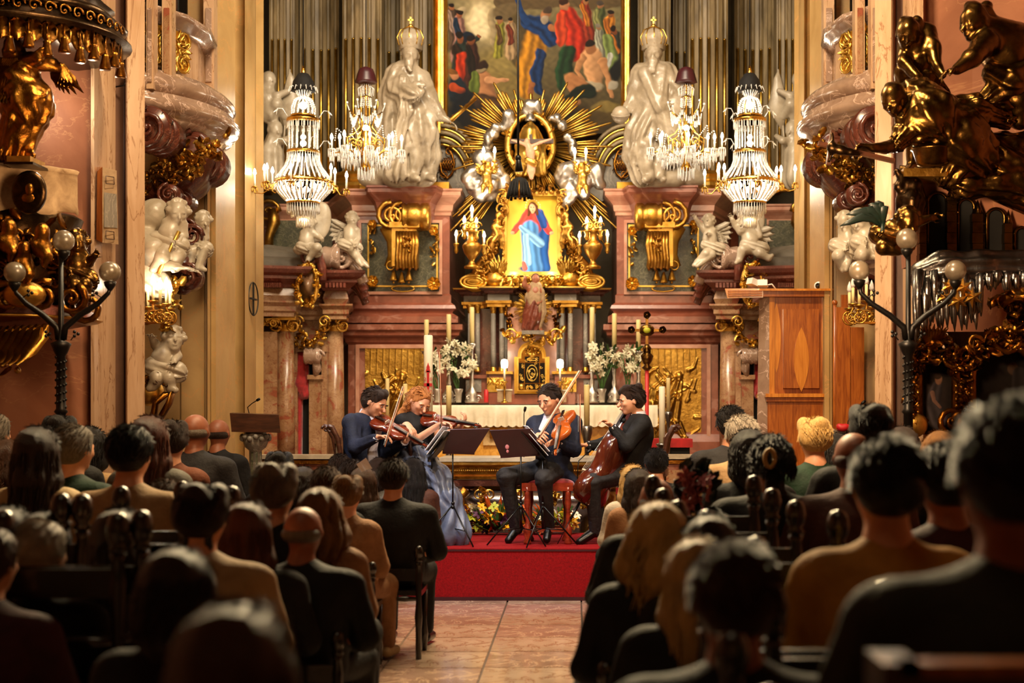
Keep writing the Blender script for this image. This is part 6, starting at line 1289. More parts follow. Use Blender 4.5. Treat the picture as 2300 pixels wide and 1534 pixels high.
MB().pbox(15,68,350,363,YP-.65,.3).build('angel_base',M['gold'],t);MB().pbox(8,74,363,369,YP-.7,.4).build('base_edge',M['bronze_dark'],t)
MB().lathe([(.3,zz(369)),(.5,zz(376)),(.56,zz(388)),(.5,zz(392))],c0+Vector((-.1,-.0,0)),30).build('column_top',M['bronze_dark'],t)
v=[];f=[];n=28
for i in range(n+1):
 a=math.radians(-150+128*i/n);R_=.68+.01*math.sin(i*1.7)
 for(p,dr,w_)in((391,0,0),(394,.02,.0),(402,.0,.3),(470,.0,1),(486,.01,1.2),(492+6*math.sin(i*.9),.0,1.3)):v.append(c0+Vector((math.cos(a)*(R_+dr+.012*w_*math.sin(i*1.9)),math.sin(a)*(R_+dr+.012*w_*math.sin(i*1.9)),zz(p))))
for i in range(n):
 for k in range(5):f.append((i*6+k,i*6+k+1,(i+1)*6+k+1,(i+1)*6+k))
MB().add(v,f,True).build('marble_banner',M['parchment'],t)
g=MB().lathe([(.0,.03),(.1,.03),(.125,.02),(.13,0)],q(66,432,-.66),22,(0,-1,0),sy=1.25);g.build('portrait_medallion',M['bronze_dark'],t)
MB().ball(q(66,425,-.69),(.035,.02,.045),8,6).ball(q(64,445,-.68),(.06,.02,.04),8,6).build('portrait_relief',M['gold_dark'],t)
MB().lathe([(.5,zz(690)),(.62,zz(660)),(.6,zz(600)),(.5,zz(540)),(.56,zz(490)),(.5,zz(480))],c0,30,rib=.03,ribn=6).build('body',M['bronze_dark'],t)
g=MB();r=random.Random(4)
for k in range(120):
 a=math.radians(r.uniform(-165,-20));p=c0+Vector((math.cos(a)*.6,math.sin(a)*.6,zz(r.uniform(492,680))));d=Vector((r.uniform(-1,1),-.3,r.uniform(-1,1)));g.leaf(p,d,(math.cos(a),math.sin(a),0),r.uniform(.1,.2),r.uniform(.05,.09),r.uniform(.3,1),4)
 if k%4==0:g.volute(p+Vector((0,-.03,0)),r.uniform(.05,.1),1.5,.22,a0=r.uniform(0,6),sgn=r.choice((1,-1)))
g.build('gilt_carving',M['gold_dark'],t,kind='stuff')
for k,(a,b_,lab)in enumerate(((95,520,0),(55,560,0),(20,510,0))):
 s=Sdf();s.ell(q(a,b_,-.66),(.055,.055,.065)).chain([q(a,b_+12,-.64),q(a-2,b_+35,-.62)],[.05,.08]).chain([q(a-8,b_+20,-.66),q(a-20,b_+28,-.7)],[.035,.02]).chain([q(a,b_+38,-.64),q(a+10,b_+55,-.66),q(a+4,b_+75,-.64)],[.06,.04,.025]);s.build('gilt_cherub_relief',M['gold_dark'],.016,t)
for k,(a,b_)in enumerate(((15,668),(95,665),(160,672),(195,690))):
 MB().volute(q(a,b_,-.6+k*.1),.12,1.6,.25,ux=(1 if k%2 else-1,0,0),a0=k).build('base_volute',M['gold_dark'],t)
MB().ball(q(55,662,-.6),(.16,.1,.1),16,8).build('cartouche',M['gold'],t)
MB().lathe([(.2,zz(745)),(.45,zz(735)),(.66,zz(722)),(.7,zz(716)),(.66,zz(712)),(.66,zz(700)),(.6,zz(690))],c0,36).build('lower_moulding',M['red_marble'],t)
g=MB().lathe([(.0,zz(722)),(.68,zz(721)),(.71,zz(717)),(.68,zz(714))],c0,36);g.build('gilt_rim',M['gold'],t)
g=MB()
for k in range(7):g.leaf(q(10+k*16,735-k,-.35),(-.45,-.1,-1),(0,-1,0),.42,.13,.5,5)
garland(g,[q(5,800,-.3),q(35,815,-.3),q(25,835,-.25)],10,.1,5);g.build('acanthus_drop',M['gold'],t)
putto('gilt_cherub',dict(base=(178,660),head=(172,548),neck=(172,565),belly=(172,595),hip=(174,622),sL=(160,572),sR=(186,574),eL=(152,590),eR=(200,590),hL=(156,610,-.1),hR=(212,575,-.05),kL=(165,640,-.15),kR=(190,640,-.12),aL=(170,665,-.1),aR=(196,668,-.1),tL=(174,672,-.15),tR=(204,672,-.15)),YP-.2,'gilt cherub with one hand raised, seated on the right rim of the pulpit',1.05,'bronze_gold',face=(.4,-1,0),group='gilt cherubs of the pulpit')
t=thing('notice_case',P(240,548,12.4),'tall narrow wooden notice case with a printed sheet, hanging on the left pier','notice case')
MB().add([P(218,385,12.3),P(230,375,12.25),P(230,545,12.25),P(216,538,12.3),P(218,385,12.5),P(230,375,12.5),P(230,545,12.5),P(216,538,12.5)],[(3,2,1,0),(0,1,5,4),(2,3,7,6),(0,4,7,3)]).build('wood_side',M['cherry_wood'],t)
MB().add([P(230,375,12.25),P(262,383,12.35),P(266,549,12.35),P(230,545,12.25),P(230,375,12.5),P(262,383,12.55),P(266,549,12.55),P(230,545,12.5)],[(3,2,1,0),(0,1,5,4),(2,3,7,6),(1,2,6,5)]).build('front_board',M['parchment'],t)
MB().add([P(234,432,12.25),P(262,436,12.34),P(264,512,12.34),P(234,510,12.25)],[(3,2,1,0)]).build('grey_print',M['grey_stone'],t)
for(b0,b1)in((395,412),(518,536)):
 g=MB();k=[P(238,b0,12.24),P(256,b0+3,12.31),P(257,b1+2,12.31),P(238,b1,12.24)]
 for i in range(4):g.tube([k[i],k[(i+1)%4]],.003,4)
 g.build('ruled_label',M['dark_wood'],t)
def globe_lamp(px,Y,globes,jy,label,base_py=1290):
 c=P(px,0,Y);t=thing('lamp_standard',Vector((c.x,Y,0)),label,'lamp','three armed globe lamps at the nave sides');z=lambda p:Z(p,Y);q=lambda a,b_:P(a,b_,Y)
 MB().lathe([(.2,0),(.2,.04),(.08,.1),(.05,.3),(.04,.5),(.035,z(930)),(.05,z(925)),(.035,z(918)),(.032,z(800)),(.05,z(790)),(.06,z(782)),(.075,z(772)),(.03,z(765)),(.02,z(740)),(.018,z(globes[0][1]+30))],(c.x,Y,0),12).build('post',M['black_metal'],t)
 g=MB()
 for k in range(60):a=k*.7;zz_=z(915)+(z(800)-z(915))*k/60;g.ball((c.x+.034*math.cos(a),Y+.034*math.sin(a),zz_),.011,5,3)
 g.build('twisted_rope_ornament',M['black_metal'],t,kind='stuff')
 for i,(gx,gy,r)in enumerate(globes):
  if i:
   s_=1 if gx>px else-1;w_=abs(gx-px)
   pts=[q(px+s_*4,jy-8),q(px+s_*10,jy-35),q(px+s_*w_*.38,jy-62),q(px+s_*w_*.75,jy-88),q(px+s_*w_*.97,jy-112),q(gx,gy+r+12)]
   MB().tube(pts,[.03,.024,.022,.02,.016,.014],8).build('arm',M['black_metal'],t)
   g=MB()
   for(u_,v_)in((w_*.68,-112),(w_*.3,-20)):
    cc=q(px+s_*u_,jy+v_)
    for k in range(3):g.ball(cc+Vector((.017*math.cos(k*2.1),0,.017*math.sin(k*2.1))),.013,6,4)
    g.tube([cc,q(px+s_*(u_+(w_*.2 if v_<-50 else-w_*.1)),jy+v_+14)],.004,4)
   g.build('trefoil_ornament',M['black_metal'],t)
  cc=q(gx,gy);R=r*Y/F
  MB().lathe([(.012,-R-.06),(.04,-R-.02),(.045,-R+.005),(.02,-R+.01)],cc,12).build('gallery',M['black_metal'],t)
  MB().ball(cc,R,24,14).build('globe',M['frosted_glass'],t)
globe_lamp(137,10.6,[(143,541,24),(33,612,24),(247,611,24)],770,'tall black iron lamp standard with three frosted globes before the pulpit, left side')
globe_lamp(2040,10.6,[(2037,537,24),(1930,608,23),(2146,608,24)],770,'tall black iron lamp standard with three frosted globes before the bridge sculpture, right side')
# ======= right side: martyrdom group, bridge, framed pictures
YS=11.6;q=lambda a,b_,d=0:P(a,b_,YS+d)
def gfig(name,label,fn,m='bronze_gold',vox=.016,base=(2100,400),cat='statue'):
 t=thing(name,q(*base),label,cat,'gilded figures of the bridge sculpture');fn(t);return t
def f1(t):
 s=Sdf();head_sdf(s,q(2040,75,-.3),(-.3,-1,-.6),(0,-.3,1),.12)
 for k in range(14):a=k*1.3;s.ell(q(2044+17*math.cos(a),62+15*math.sin(a*1.7),-.28+.04*math.cos(a*2)),(.045,.045,.04),k=.02)
 s.chain([q(2050,92,-.25),q(2056,110,-.22)],[.06,.1]).chain([q(2062,118,-.2),q(2058,145,-.15),q(2060,168,-.1)],[.13,.13,.11],.05);s.chain([q(2080,75,-.2),q(2094,110,-.3),q(2104,150,-.4)],[.085,.065,.04],.03).chain([q(2104,150,-.4),q(2118,168,-.45)],[.035,.03]);s.chain([q(2036,108,-.2),q(2030,140,-.3),q(2060,172,-.4)],[.07,.05,.04]);s.chain([q(2062,172,-.1),q(2048,230,-.05),q(2050,290,0)],[.1,.08,.06],.05).chain([q(2050,300,0),q(2048,370,0)],[.06,.04],.03);s.chain([q(2048,376),q(2038,384,-.12)],[.045,.03]);s.build('body',M['bronze_gold'],.014,t,noise=.005,nf=40)
 Sdf().chain([q(2040,160,-.12),q(2075,175,-.15),q(2110,210,-.1)],[.1,.11,.08],.05,(.016,7,1)).chain([q(2030,170,-.1),q(2035,220,-.1)],[.07,.08],.04,(.014,7,0)).build('draped_cloth',M['bronze_gold'],.015,t)
gfig('bronze_figure','gilded curly haired man bending down, upper left of the bridge sculpture',f1)
def f2(t):
 s=Sdf();head_sdf(s,q(2188,48,-.4),(-.9,-.5,-.4),(0,-.1,1),.135)
 for k in range(16):a=k*1.3;s.ell(q(2196+20*math.cos(a),32+18*math.sin(a*1.7),-.38+.05*math.cos(a*2)),(.05,.05,.045),k=.02)
 s.chain([q(2210,70,-.35),q(2225,90,-.3)],[.07,.12]).chain([q(2232,90,-.3),q(2262,110,-.25),q(2290,150,-.2)],[.17,.2,.17],.08);s.chain([q(2216,95,-.45),q(2185,130,-.6),q(2150,155,-.65)],[.1,.07,.045],.04);hand_sdf(s,q(2150,155,-.65),(-1,0,-.3),(0,0,-1),.11,.8);s.chain([q(2285,175,-.2),q(2290,220,-.25),q(2290,270,-.2)],[.15,.11,.08],.05)
 s.build('body',M['bronze_gold'],.015,t,noise=.006,nf=34);Sdf().chain([q(2235,165,-.3),q(2270,180,-.35),q(2310,150,-.3)],[.1,.12,.12],.06,(.02,7,1)).chain([q(2260,190,-.3),q(2230,215,-.3),q(2200,235,-.3)],[.09,.08,.05],.05,(.018,6,0)).build('draped_cloth',M['bronze_gold'],.016,t)
gfig('bronze_figure','large gilded muscular man with bent back at the upper right of the bridge sculpture',f2,base=(2260,400))
def f3(t):
 s=Sdf();head_sdf(s,q(2008,222,-.5),(-.6,-.7,-.6),(-.3,-.2,.9),.125)
 for k in range(16):a=k*1.3;s.ell(q(2016+20*math.cos(a),208+14*math.sin(a*1.7),-.48+.05*math.cos(a*2)),(.045,.045,.035),k=.02)
 s.chain([q(2024,236,-.45),q(2045,245,-.4)],[.055,.08]);s.chain([q(2010,325,-.55),q(1988,332,-.6),q(1960,332,-.65)],[.055,.045,.035]);hand_sdf(s,q(1962,332,-.65),(-1,0,.0),(0,-.4,-1),.12,.9,-1);s.build('head_and_arm',M['bronze_gold'],.014,t)
 s=Sdf();s.chain([q(2060,225,-.4),q(2085,260,-.45),q(2100,285,-.4)],[.17,.22,.16],.06,(.02,9,1));s.chain([q(2055,270,-.45),q(2035,300,-.5),q(2012,325,-.55)],[.1,.08,.065],.04,(.012,12,1));s.ell(q(2038,282,-.5),(.1,.08,.13),k=.04,fold=(.012,40,0))
 s.chain([q(2110,270,-.35),q(2150,310,-.35),q(2190,350,-.3)],[.16,.22,.18],.08,(.024,10,2));s.chain([q(2130,240,-.3),q(2190,245,-.3),q(2260,270,-.25)],[.08,.1,.06],.05,(.02,8,0));s.chain([q(2160,340,-.3),q(2140,370,-.3),q(2130,392,-.3)],[.15,.14,.1],.05,(.02,9,1));s.build('saint_robe',M['bronze_gold'],.014,t,noise=.012,nf=42)
 s=Sdf();s.chain([q(2190,330,-.2),q(2250,370,-.2),q(2320,400,-.2)],[.15,.16,.16],.06,(.025,8,1)).chain([q(2120,400,-.25),q(2170,415,-.25),q(2240,412,-.25),q(2310,430,-.25)],[.07,.09,.1,.1],.05,(.022,8,2)).chain([q(2170,420,-.25),q(2150,440,-.25)],[.08,.03]).chain([q(2220,420,-.25),q(2235,436,-.25)],[.08,.03]).chain([q(2240,320,-.2),q(2310,330,-.2)],[.08,.1],.05,(.018,8,2)).chain([q(2180,235,-.2),q(2240,225,-.25),q(2300,250,-.2)],[.09,.08,.08],.04,(.02,6,1));s.build('flowing_drapery',M['bronze_gold'],.016,t,noise=.012,nf=38)
gfig('bronze_figure','gilded saint in lace robe toppling forward, reaching out a crucifix at the left',f3,base=(2150,440))
t=thing('crucifix',q(1880,340,-.6),'dark wooden crucifix held out over the nave by the toppling gilded saint','cross')
MB().bar(q(2008,362,-.65),q(1838,322,-.7),.05,.03).build('upright',M['dark_wood'],t);MB().bar(q(1870,293,-.7),q(1860,370,-.7),.05,.03,(1,0,0)).build('cross_beam',M['dark_wood'],t)
Sdf().ell(q(1866,330,-.76),(.03,.03,.04)).chain([q(1872,332,-.76),q(1890,337,-.76),q(1912,342,-.76),q(1930,346,-.76)],[.035,.035,.025,.015]).chain([q(1872,332,-.76),q(1868,300,-.73)],[.02,.012]).chain([q(1872,332,-.76),q(1862,362,-.73)],[.02,.012]).build('figure',M['bronze_dark'],.012,t)
t=thing('gilt_basket',q(2095,375,-.4),'small gilt basket standing on the ledge below the bending figures','basket');MB().lathe([(.08,0),(.12,.02),(.15,.12),(.165,.13),(.15,.135),(.1,.13)],q(2095,374,-.4),16,rib=.02,ribn=12).build('bowl',M['bronze_gold'],t);MB().tube([q(2095+22*math.cos(a),352-18*math.sin(a),-.4)for a in[k*PI/8 for k in range(9)]],.014,6).build('handle',M['bronze_gold'],t)
br=thing('stone_bridge_relief',q(2160,600),'brown and gold carved bridge with dark arches and pinnacles under the gilded figures','bridge carving')
top=[(2020,385),(2120,392),(2180,410),(2240,440),(2330,480)]
poly=[(X(a,YS),Z(b_,YS))for a,b_ in top]+[(X(2330,YS),Z(600,YS)),(X(2035,YS),Z(600,YS))]
MB().prism(poly[::-1],YS,YS+.15).build('wall',M['rose_plaster'],br)
MB().tube([P(a,b_,YS-.04)for a,b_ in top],.05,8).build('coping',M['bronze_gold'],br);MB().pbox(2030,2130,378,396,YS-.4,.4).build('ledge',M['gold'],br)
for(cx_,w_,ty)in((2104,22,434),(2168,18,448),(2234,20,470),(2292,16,512)):
 arch=[(X(cx_-w_,YS),Z(592,YS))]+[(X(cx_-w_*math.cos(a),YS),Z(ty+w_-w_*math.sin(a),YS))for a in[k*PI/10 for k in range(11)]]+[(X(cx_+w_,YS),Z(592,YS))]
 MB().prism(arch[::-1],YS-.02,YS+.02).build('dark_arch',M['shadow_dark'],br)
 MB().tube([Vector((x,YS-.03,z_))for x,z_ in arch],.014,6).build('arch_edge',M['bronze_gold'],br)
for(cx_,w_,ty)in((2073,8,430),(2138,11,425),(2196,12,462),(2265,9,484)):
 g=MB();n=int((594-ty-20)/24)
 for k in range(n+1):y1=594-k*24;g=MB().pbox(cx_-w_+(k%2),cx_+w_,max(ty+18,y1-23),y1,YS-.1,.1).build('pinnacle_block',M['bronze_gold'],br)
 MB().lathe([(w_*YS/F*1.2,0),(w_*YS/F*.4,.08),(0,.12)],P(cx_,ty+20,YS-.05),4).build('pinnacle_tip',M['bronze_gold'],br)
s=thing('silver_waterfall',q(2180,720,-.3),'silvered carved waterfall hanging in long icicle-like strands below the bridge','water carving')
w_=Sdf();w_.chain([q(2075,620,-.1),q(2120,604,-.15),q(2200,600,-.15),(q(2310,598,-.15))],[.12,.13,.12,.12],.06,(.02,9,1));w_.build('crest',M['silver_dark'],.02,s)
r=random.Random(6)
for k in range(46):
 px=2058+k*5.4;L_=(r.uniform(90,140)if px<2205 else r.uniform(20,60))if k>4 else r.uniform(120,180);zt_=604+r.uniform(0,6)
 pts=[P(px,zt_,YS-.2-.05*math.sin(k)),P(px-2,zt_+L_*.4,YS-.27-.05*math.sin(k*1.7)),P(px-1,zt_+L_*.8,YS-.24),P(px,zt_+L_,YS-.24)]
 MB().tube(pts,[.03,.026,.02,.004],6,flat=.7).build('water_strand',M['silver_dark'],s)
for i,(a,b_,rr)in enumerate(((2132,642,.07),(2163,645,.085),(2184,668,.085),(2151,676,.085),(2120,668,.07))):
 c=P(a,b_,YS-.42);v=[c+Vector((0,-.04,0)),c+Vector((0,.02,0))]
 for k in range(12):an=PI/2+k*PI/6;R_=rr if k%2==0 else rr*.42;v.append(c+Vector((math.cos(an)*R_,0,math.sin(an)*R_)))
 f=[(0,2+k,2+(k+1)%12)for k in range(12)]+[(1,2+(k+1)%12,2+k)for k in range(12)]
 nm=('upper left','topmost','rightmost','lowest','leftmost')[i]
 MB().add(v,f).build('gilt_star',M['gold'],label=f'six-pointed gilt star, {nm} of the five set on the silver waterfall',cat='star',group='gilt stars on the waterfall',org=c)
fa=thing('gilt_altar_frame',q(2170,968,-.1),'heavily carved gilt frame with arched openings holding two dark paintings, lower right wall','picture frame')
YF=YS-.15;qf=lambda a,b_,d=0:P(a,b_,YF+d)
MB().pbox(2034,2340,745,975,YF+.08,.2).build('back_board',M['bronze_dark'],fa)
def framed(x0,x1,ytop,ysh,ybot,nm):
 cx_=(x0+x1)/2;w2=(x1-x0)/2
 arc=[(x0,ybot),(x0,ysh)]+[(cx_-w2*math.cos(a),ysh-(ysh-ytop)*math.sin(a))for a in[k*PI/12 for k in range(1,12)]]+[(x1,ysh),(x1,ybot)]
 g=MB().tube([qf(a,b_,-.02)for a,b_ in arc],.04,8);g.build('inner_moulding',M['gold_dark'],fa)
 g=MB();
 for i in range(len(arc)-1):
  a,b2=qf(*arc[i],-.06),qf(*arc[i+1],-.06);n_=max(1,int((b2-a).length/.05))
  for k in range(n_):g.ball(a.lerp(b2,k/n_),.016,5,3)
 g.build('beading',M['gold'],fa,kind='stuff');return arc
a1=framed(2062,2148,800,838,955,'small');a2=framed(2182,2330,775,842,960,'large')
c=Canvas(2060,2150,798,966,1.4,'1c1512');c.blob(2100,905,34,52,'241c1a',soft=.5);c.limb([(2105,868),(2095,905),(2112,945)],[12,17,20],'2c2628',folds=5);c.blob(2108,852,8,12,'6a4a38');c.blob(2106,845,9,7,'2a1c14');c.limb([(2094,882),(2098,900),(2112,915)],[5,4,3],'5c4238');c.blob(2118,940,8,14,'3c3038',soft=.5);c.texture(.2,5)
t=c.build('dark_painting',YF+.05,M['oil_paint_dark'],label='dark painting of a praying bearded figure in the small arched gilt frame, right wall',cat='painting')
c=Canvas(2178,2335,770,966,1.8,'0e0c0b');c.blob(2270,870,50,60,'161210',soft=.8);c.blob(2275,828,12,14,'3c2c22');c.limb([(2290,840),(2296,900)],[16,26],'1e1a1a',folds=4);c.blob(2290,905,6,5,'3a2820');c.texture(.2,6)
c.build('dark_painting',YF+.05,M['oil_paint_dark'],label='very dark large painting in the wide arched gilt frame at the right edge',cat='painting')
g=MB()
garland(g,[qf(2050,850),qf(2058,815),qf(2080,785),qf(2110,770),qf(2140,790),qf(2158,820)],60,.12,51,.5);garland(g,[qf(2160,830),qf(2185,790),qf(2230,770),(qf(2280,745)),qf(2330,770)],60,.12,52,.5)
for k in range(9):an=(k-4)*.25;g.leaf(qf(2092,778,-.05),(math.sin(an),-.15,1),(0,-1,.1),.2,.05,.4,5);g.leaf(qf(2225,775,-.05),(math.sin(an)+.2,-.15,1),(0,-1,.1),.16,.05,.4,4)
for(a,b_,rr)in((2055,960,.1),(2140,945,.12),(2168,950,.1),(2070,790,.08),(2140,800,.09),(2170,800,.1),(2265,760,.12),(2300,752,.12),(2190,770,.08),(2048,900,.07)):g.volute(qf(a,b_,-.06),rr,1.7,.24,ux=(1 if a%4 else-1,0,0),a0=a)
g.build('acanthus_carving',M['gold_dark'],fa)
for px in(2048,2158,2168):
 g=MB().pbox(px-5,px+5,850,960,YF-.05,.1);garland(g,[qf(px,850,-.08),qf(px,955,-.08)],18,.06,px,.3);g.build('gilt_stile',M['gold_dark'],fa)
MB().ball(qf(2058,955,-.08),(.09,.04,.09),14,8).build('boss',M['gold'],fa)
g=MB();garland(g,[q(2245,690,-.3),q(2290,680,-.3),q(2310,720,-.3),q(2260,720,-.3)],50,.13,77,.9);g.build('flower_swag',M['gold_dark'],label='dark gilt flower bunch hanging under the right end of the waterfall',cat='carving',org=q(2280,720,-.3))
putto('bronze_cherub',dict(base=(2010,555),head=(2040,500,-.2),neck=(2026,510),belly=(2010,520),hip=(2000,535),sL=(2018,502),sR=(2034,520),eL=(2060,498,-.2),eR=(2005,540,-.2),hL=(2088,490,-.2),hR=(1985,532,-.25),kL=(2005,555,-.1),kR=(1985,555,-.1),aL=(2030,560,-.1),aR=(2010,562,-.1),tL=(2038,562,-.12),tR=(2018,566,-.12)),11.0,'dark gilded cherub leaning forward with outstretched arm above the right lamp globe',1.1,'bronze_gold',face=(.3,-1,-.6),group='gilded figures of the bridge sculpture')
t=thing('palm_frond',P(1984,560,10.9),'dark green metal palm frond held by the bronze cherub','palm frond');b0=P(1983,500,10.9)
MB().tube([P(1984,560,10.9),P(1981,530,10.9),b0],[.008,.022,.02],6).build('stalk',M['leaf_dark'],t)
for i,(a,b_)in enumerate(((1900,482),(1886,508),(1950,460),(1965,452),(1985,462),(1925,476))):
 e=P(a,b_,10.85);mid=b0 .lerp(e,.5)+Vector((0,-.03,.05));MB().tube([b0+Vector((0,0,-.03)),b0 .lerp(mid,.5)+Vector((0,0,.01)),mid,mid.lerp(e,.6),e],[.012,.03,.034,.02,.002],6,flat=.3,up=(0,1,0)).build('leaf',M['leaf_dark'],t)
t=thing('bronze_figure',P(2045,470,11.2),'small dark bronze figures climbing below the saint, left of the bridge arches','statue','gilded figures of the bridge sculpture')
s=Sdf();q2=lambda a,b_,d=0:P(a,b_,11.25+d)
s.ell(q2(2052,418),(.07,.07,.07)).chain([q2(2050,430),q2(2046,450),q2(2042,480)],[.06,.1,.09],fold=(.02,5,1)).chain([q2(2045,425),q2(2028,405),q2(2015,385)],[.045,.035,.025]).chain([q2(2058,440),q2(2068,460),(q2(2060,475))],[.045,.04,.03]).chain([q2(2030,395),q2(2020,420),q2(2035,440)],[.03,.04,.03]);s.build('body',M['bronze_dark'],.014,t)
# ======= wooden booth, lectern, wall camera
YB=15.3;q=lambda a,b_,d=0:P(a,b_,YB+d)
t=thing('wooden_booth',Vector((X(1795,YB),YB,.34)),'tall reddish veneered wooden booth with a raised centre panel, right of the altar','cabinet')
MB().pbox(1728,1866,664,985,YB,.7).build('carcass',M['cherry_wood'],t)
MB().pbox(1712,1872,650,666,YB-.08,.85).build('cornice',M['cherry_wood'],t)
MB().pbox(1706,1872,648,653,YB-.12,.9).build('top_edge',M['cherry_wood_light'],t)
MB().pbox(1720,1870,884,892,YB-.07,.8).build('rail',M['cherry_wood_light'],t);MB().pbox(1722,1869,892,902,YB-.04,.75).build('lower_rail',M['cherry_wood'],t)
MB().pbox(1760,1840,694,872,YB-.05,.05).build('centre_panel',M['cherry_wood'],t)
def flame(x,ya,yb,w_,m='cherry_wood_light',y=YB-.006):
 n=12;L_=[(x-w_*math.sin(PI*k/n)**.8,ya+(yb-ya)*k/n)for k in range(n+1)];R_=[(x+w_*math.sin(PI*k/n)**.8,ya+(yb-ya)*k/n)for k in range(n-1,0,-1)]
 MB().prism([(X(a,y),Z(b_,y))for a,b_ in L_+R_],y,y+.01).build('veneer_inlay',M[m],t)
flame(1744,680,838,10);flame(1855,678,830,10);flame(1800,735,880,17,y=YB-.056);flame(1745,930,1000,9)
MB().pbox(1728,1740,664,888,YB-.02,.02).build('edge_post',M['cherry_wood_light'],t)
MB().pbox(1724,1868,902,1120,YB-.01,.7).build('lower_carcass',M['cherry_wood'],t)
c=MB();c.add([q(1628,648,-.05),q(1714,648,-.1),q(1714,668,-.1),q(1634,670,-.05),q(1628,648,.7),q(1714,648,.7),q(1714,668,.7),q(1634,670,.7)],[(3,2,1,0),(0,1,5,4),(0,4,7,3),(2,3,7,6),(1,2,6,5)]);c.build('side_canopy',M['cherry_wood_light'],t)
for k in range(3):MB().pbox(1636,1712,652+k*5,655+k*5,YB-.13,.03).build('canopy_fillet',M['cherry_wood'],t)
MB().add([q(1705,672,.1),q(1728,665),q(1728,985),q(1700,985,.1)],[(3,2,1,0)]).build('side_panel',M['polished_stone'],t)
t=thing('wooden_screen',Vector((X(1910,14.7),14.7,.34)),'narrow upright wooden screen of two stepped boards between booth and right pier','screen')
MB().pbox(1878,1910,690,1110,14.7,.08).build('tall_board',M['cherry_wood'],t);MB().pbox(1911,1941,735,1110,14.7,.06).build('short_board',M['cherry_wood'],t);MB().pbox(1890,1906,662,700,14.8,.05).ball(P(1875,680,14.8),.03).tube([P(1875,680,14.8),P(1875,1110,14.8)],.02,6).build('rear_post',M['cherry_wood'],t)
c=P(1836,643,YB+.2);t=thing('security_camera',P(1836,650,YB+.2),'small white security camera standing on top of the wooden booth','camera')
MB().lathe([(.0,0),(.03,0),(.045,.005),(.048,.03),(.045,.12),(.03,.13),(0,.13)],c+Vector((.0,-.05,0)),18,(.35,1,0)).build('housing',M['plastic_white'],t);MB().lathe([(0,.0),(.022,.0),(.03,.004)],c+Vector((-.002,-.056,0)),16,(-.35,-1,0)).build('lens',M['dark_glass'],t);MB().pbox(1840,1848,634,650,YB+.22,.02).pbox(1830,1846,648,650,YB+.15,.1).build('mount',M['plastic_white'],t)
for k,(a,b_)in enumerate(((1695,640),(1712,644))):
 c=P(a,b_+5,YB+.1);o=MB();o.box(-.07,.07,-.05,.05,-.03,.035,Matrix.Rotation(.5+k,3,'Z')@Matrix.Rotation(.3,3,'Y'),c+Vector((0,0,.04)));o.tube([c+Vector((.05,0,.04)),c+Vector((.1,0,.05)),c+Vector((.14,0,0))],.008,5);o.build('junction_box',M['plastic_white'],label=f"small white cable box lying on the booth's side canopy, {'left' if k == 0 else 'right'} of two",cat='box',org=c)
YL=14.6;q=lambda a,b_,d=0:P(a,b_,YL+d)
t=thing('lectern',Vector((X(572,YL),YL,.34)),'stone lectern with dark wooden reading desk and green marble column, left of the stage','lectern')
MB().add([q(516,928,-.15),q(626,932,-.15),q(630,972,-.15),q(520,970,-.15),q(520,926,.2),q(622,930,.2),q(628,968,-.1),q(524,966,-.1)],[(3,2,1,0),(0,1,5,4),(4,5,6,7),(0,4,7,3),(1,2,6,5)]).build('reading_desk',M['dark_wood'],t)
zz=lambda p:Z(p,YL);c=Vector((X(574,YL),YL,0))
MB().lathe([(.05,zz(1075)),(.06,zz(1050)),(.06,zz(1012)),(.1,zz(1004)),(.13,zz(985)),(.1,zz(972)),(.14,zz(960)),(.12,zz(945))],c,16,rib=.06,ribn=8).build('capital',M['grey_stone'],t);MB().lathe([(.11,.34),(.1,.4),(.055,.46),(.06,zz(1015))],c,16).build('column',M['green_marble'],t)
g=MB();
for k in range(14):a=k*PI/7;g.ball(c+Vector((.13*math.cos(a),.13*math.sin(a),zz(985)+.02*(k%2))),.03,6,4)
g.build('leaf_carving',M['grey_stone'],t)
def gooseneck(pts,label,base=None):
 t=thing('microphone',pts[0],label,'microphone');MB().tube(pts,.005,5).build('gooseneck',M['black_metal'],t);a,b_=V3(pts[-2]),V3(pts[-1]);d=(b_-a).normalized();MB().tube([b_,b_+d*.015,b_+d*.05,b_+d*.055],[.008,.014,.014,.004],8).build('capsule',M['black_metal'],t)
gooseneck([q(560,930,.1),q(556,915,.05),q(566,906,0),q(576,900,-.05)],'thin gooseneck microphone on the left stone lectern')
gooseneck([P(1900,985,13.8),P(1905,945,13.8),P(1925,915,13.8),P(1934,908,13.8)],'black gooseneck microphone with red windshield below, beside the right screen')
c=P(1892,961,13.8);g=Sdf().ell(c,(.045,.04,.035)).ell(c+Vector((.035,0,.01)),(.035,.035,.03)).ell(c+Vector((-.03,0,.012)),(.03,.03,.03));g.build('red_flower',M['paint_red'],.012,None,org=c,label='bright red anthurium-like bloom under the right gooseneck microphone',cat='flower')
MB().box(X(1875,13.9),X(1960,13.9),13.85,14.2,.34,Z(968,13.9)).box(X(1870,13.9),X(1965,13.9),13.8,14.25,Z(972,13.9),Z(966,13.9)).build('wooden_reading_stand',M['dark_wood'],label='dark wooden stand behind the heads at the right, carrying microphone and red bloom',cat='stand',org=(X(1915,13.9),13.9,.34))
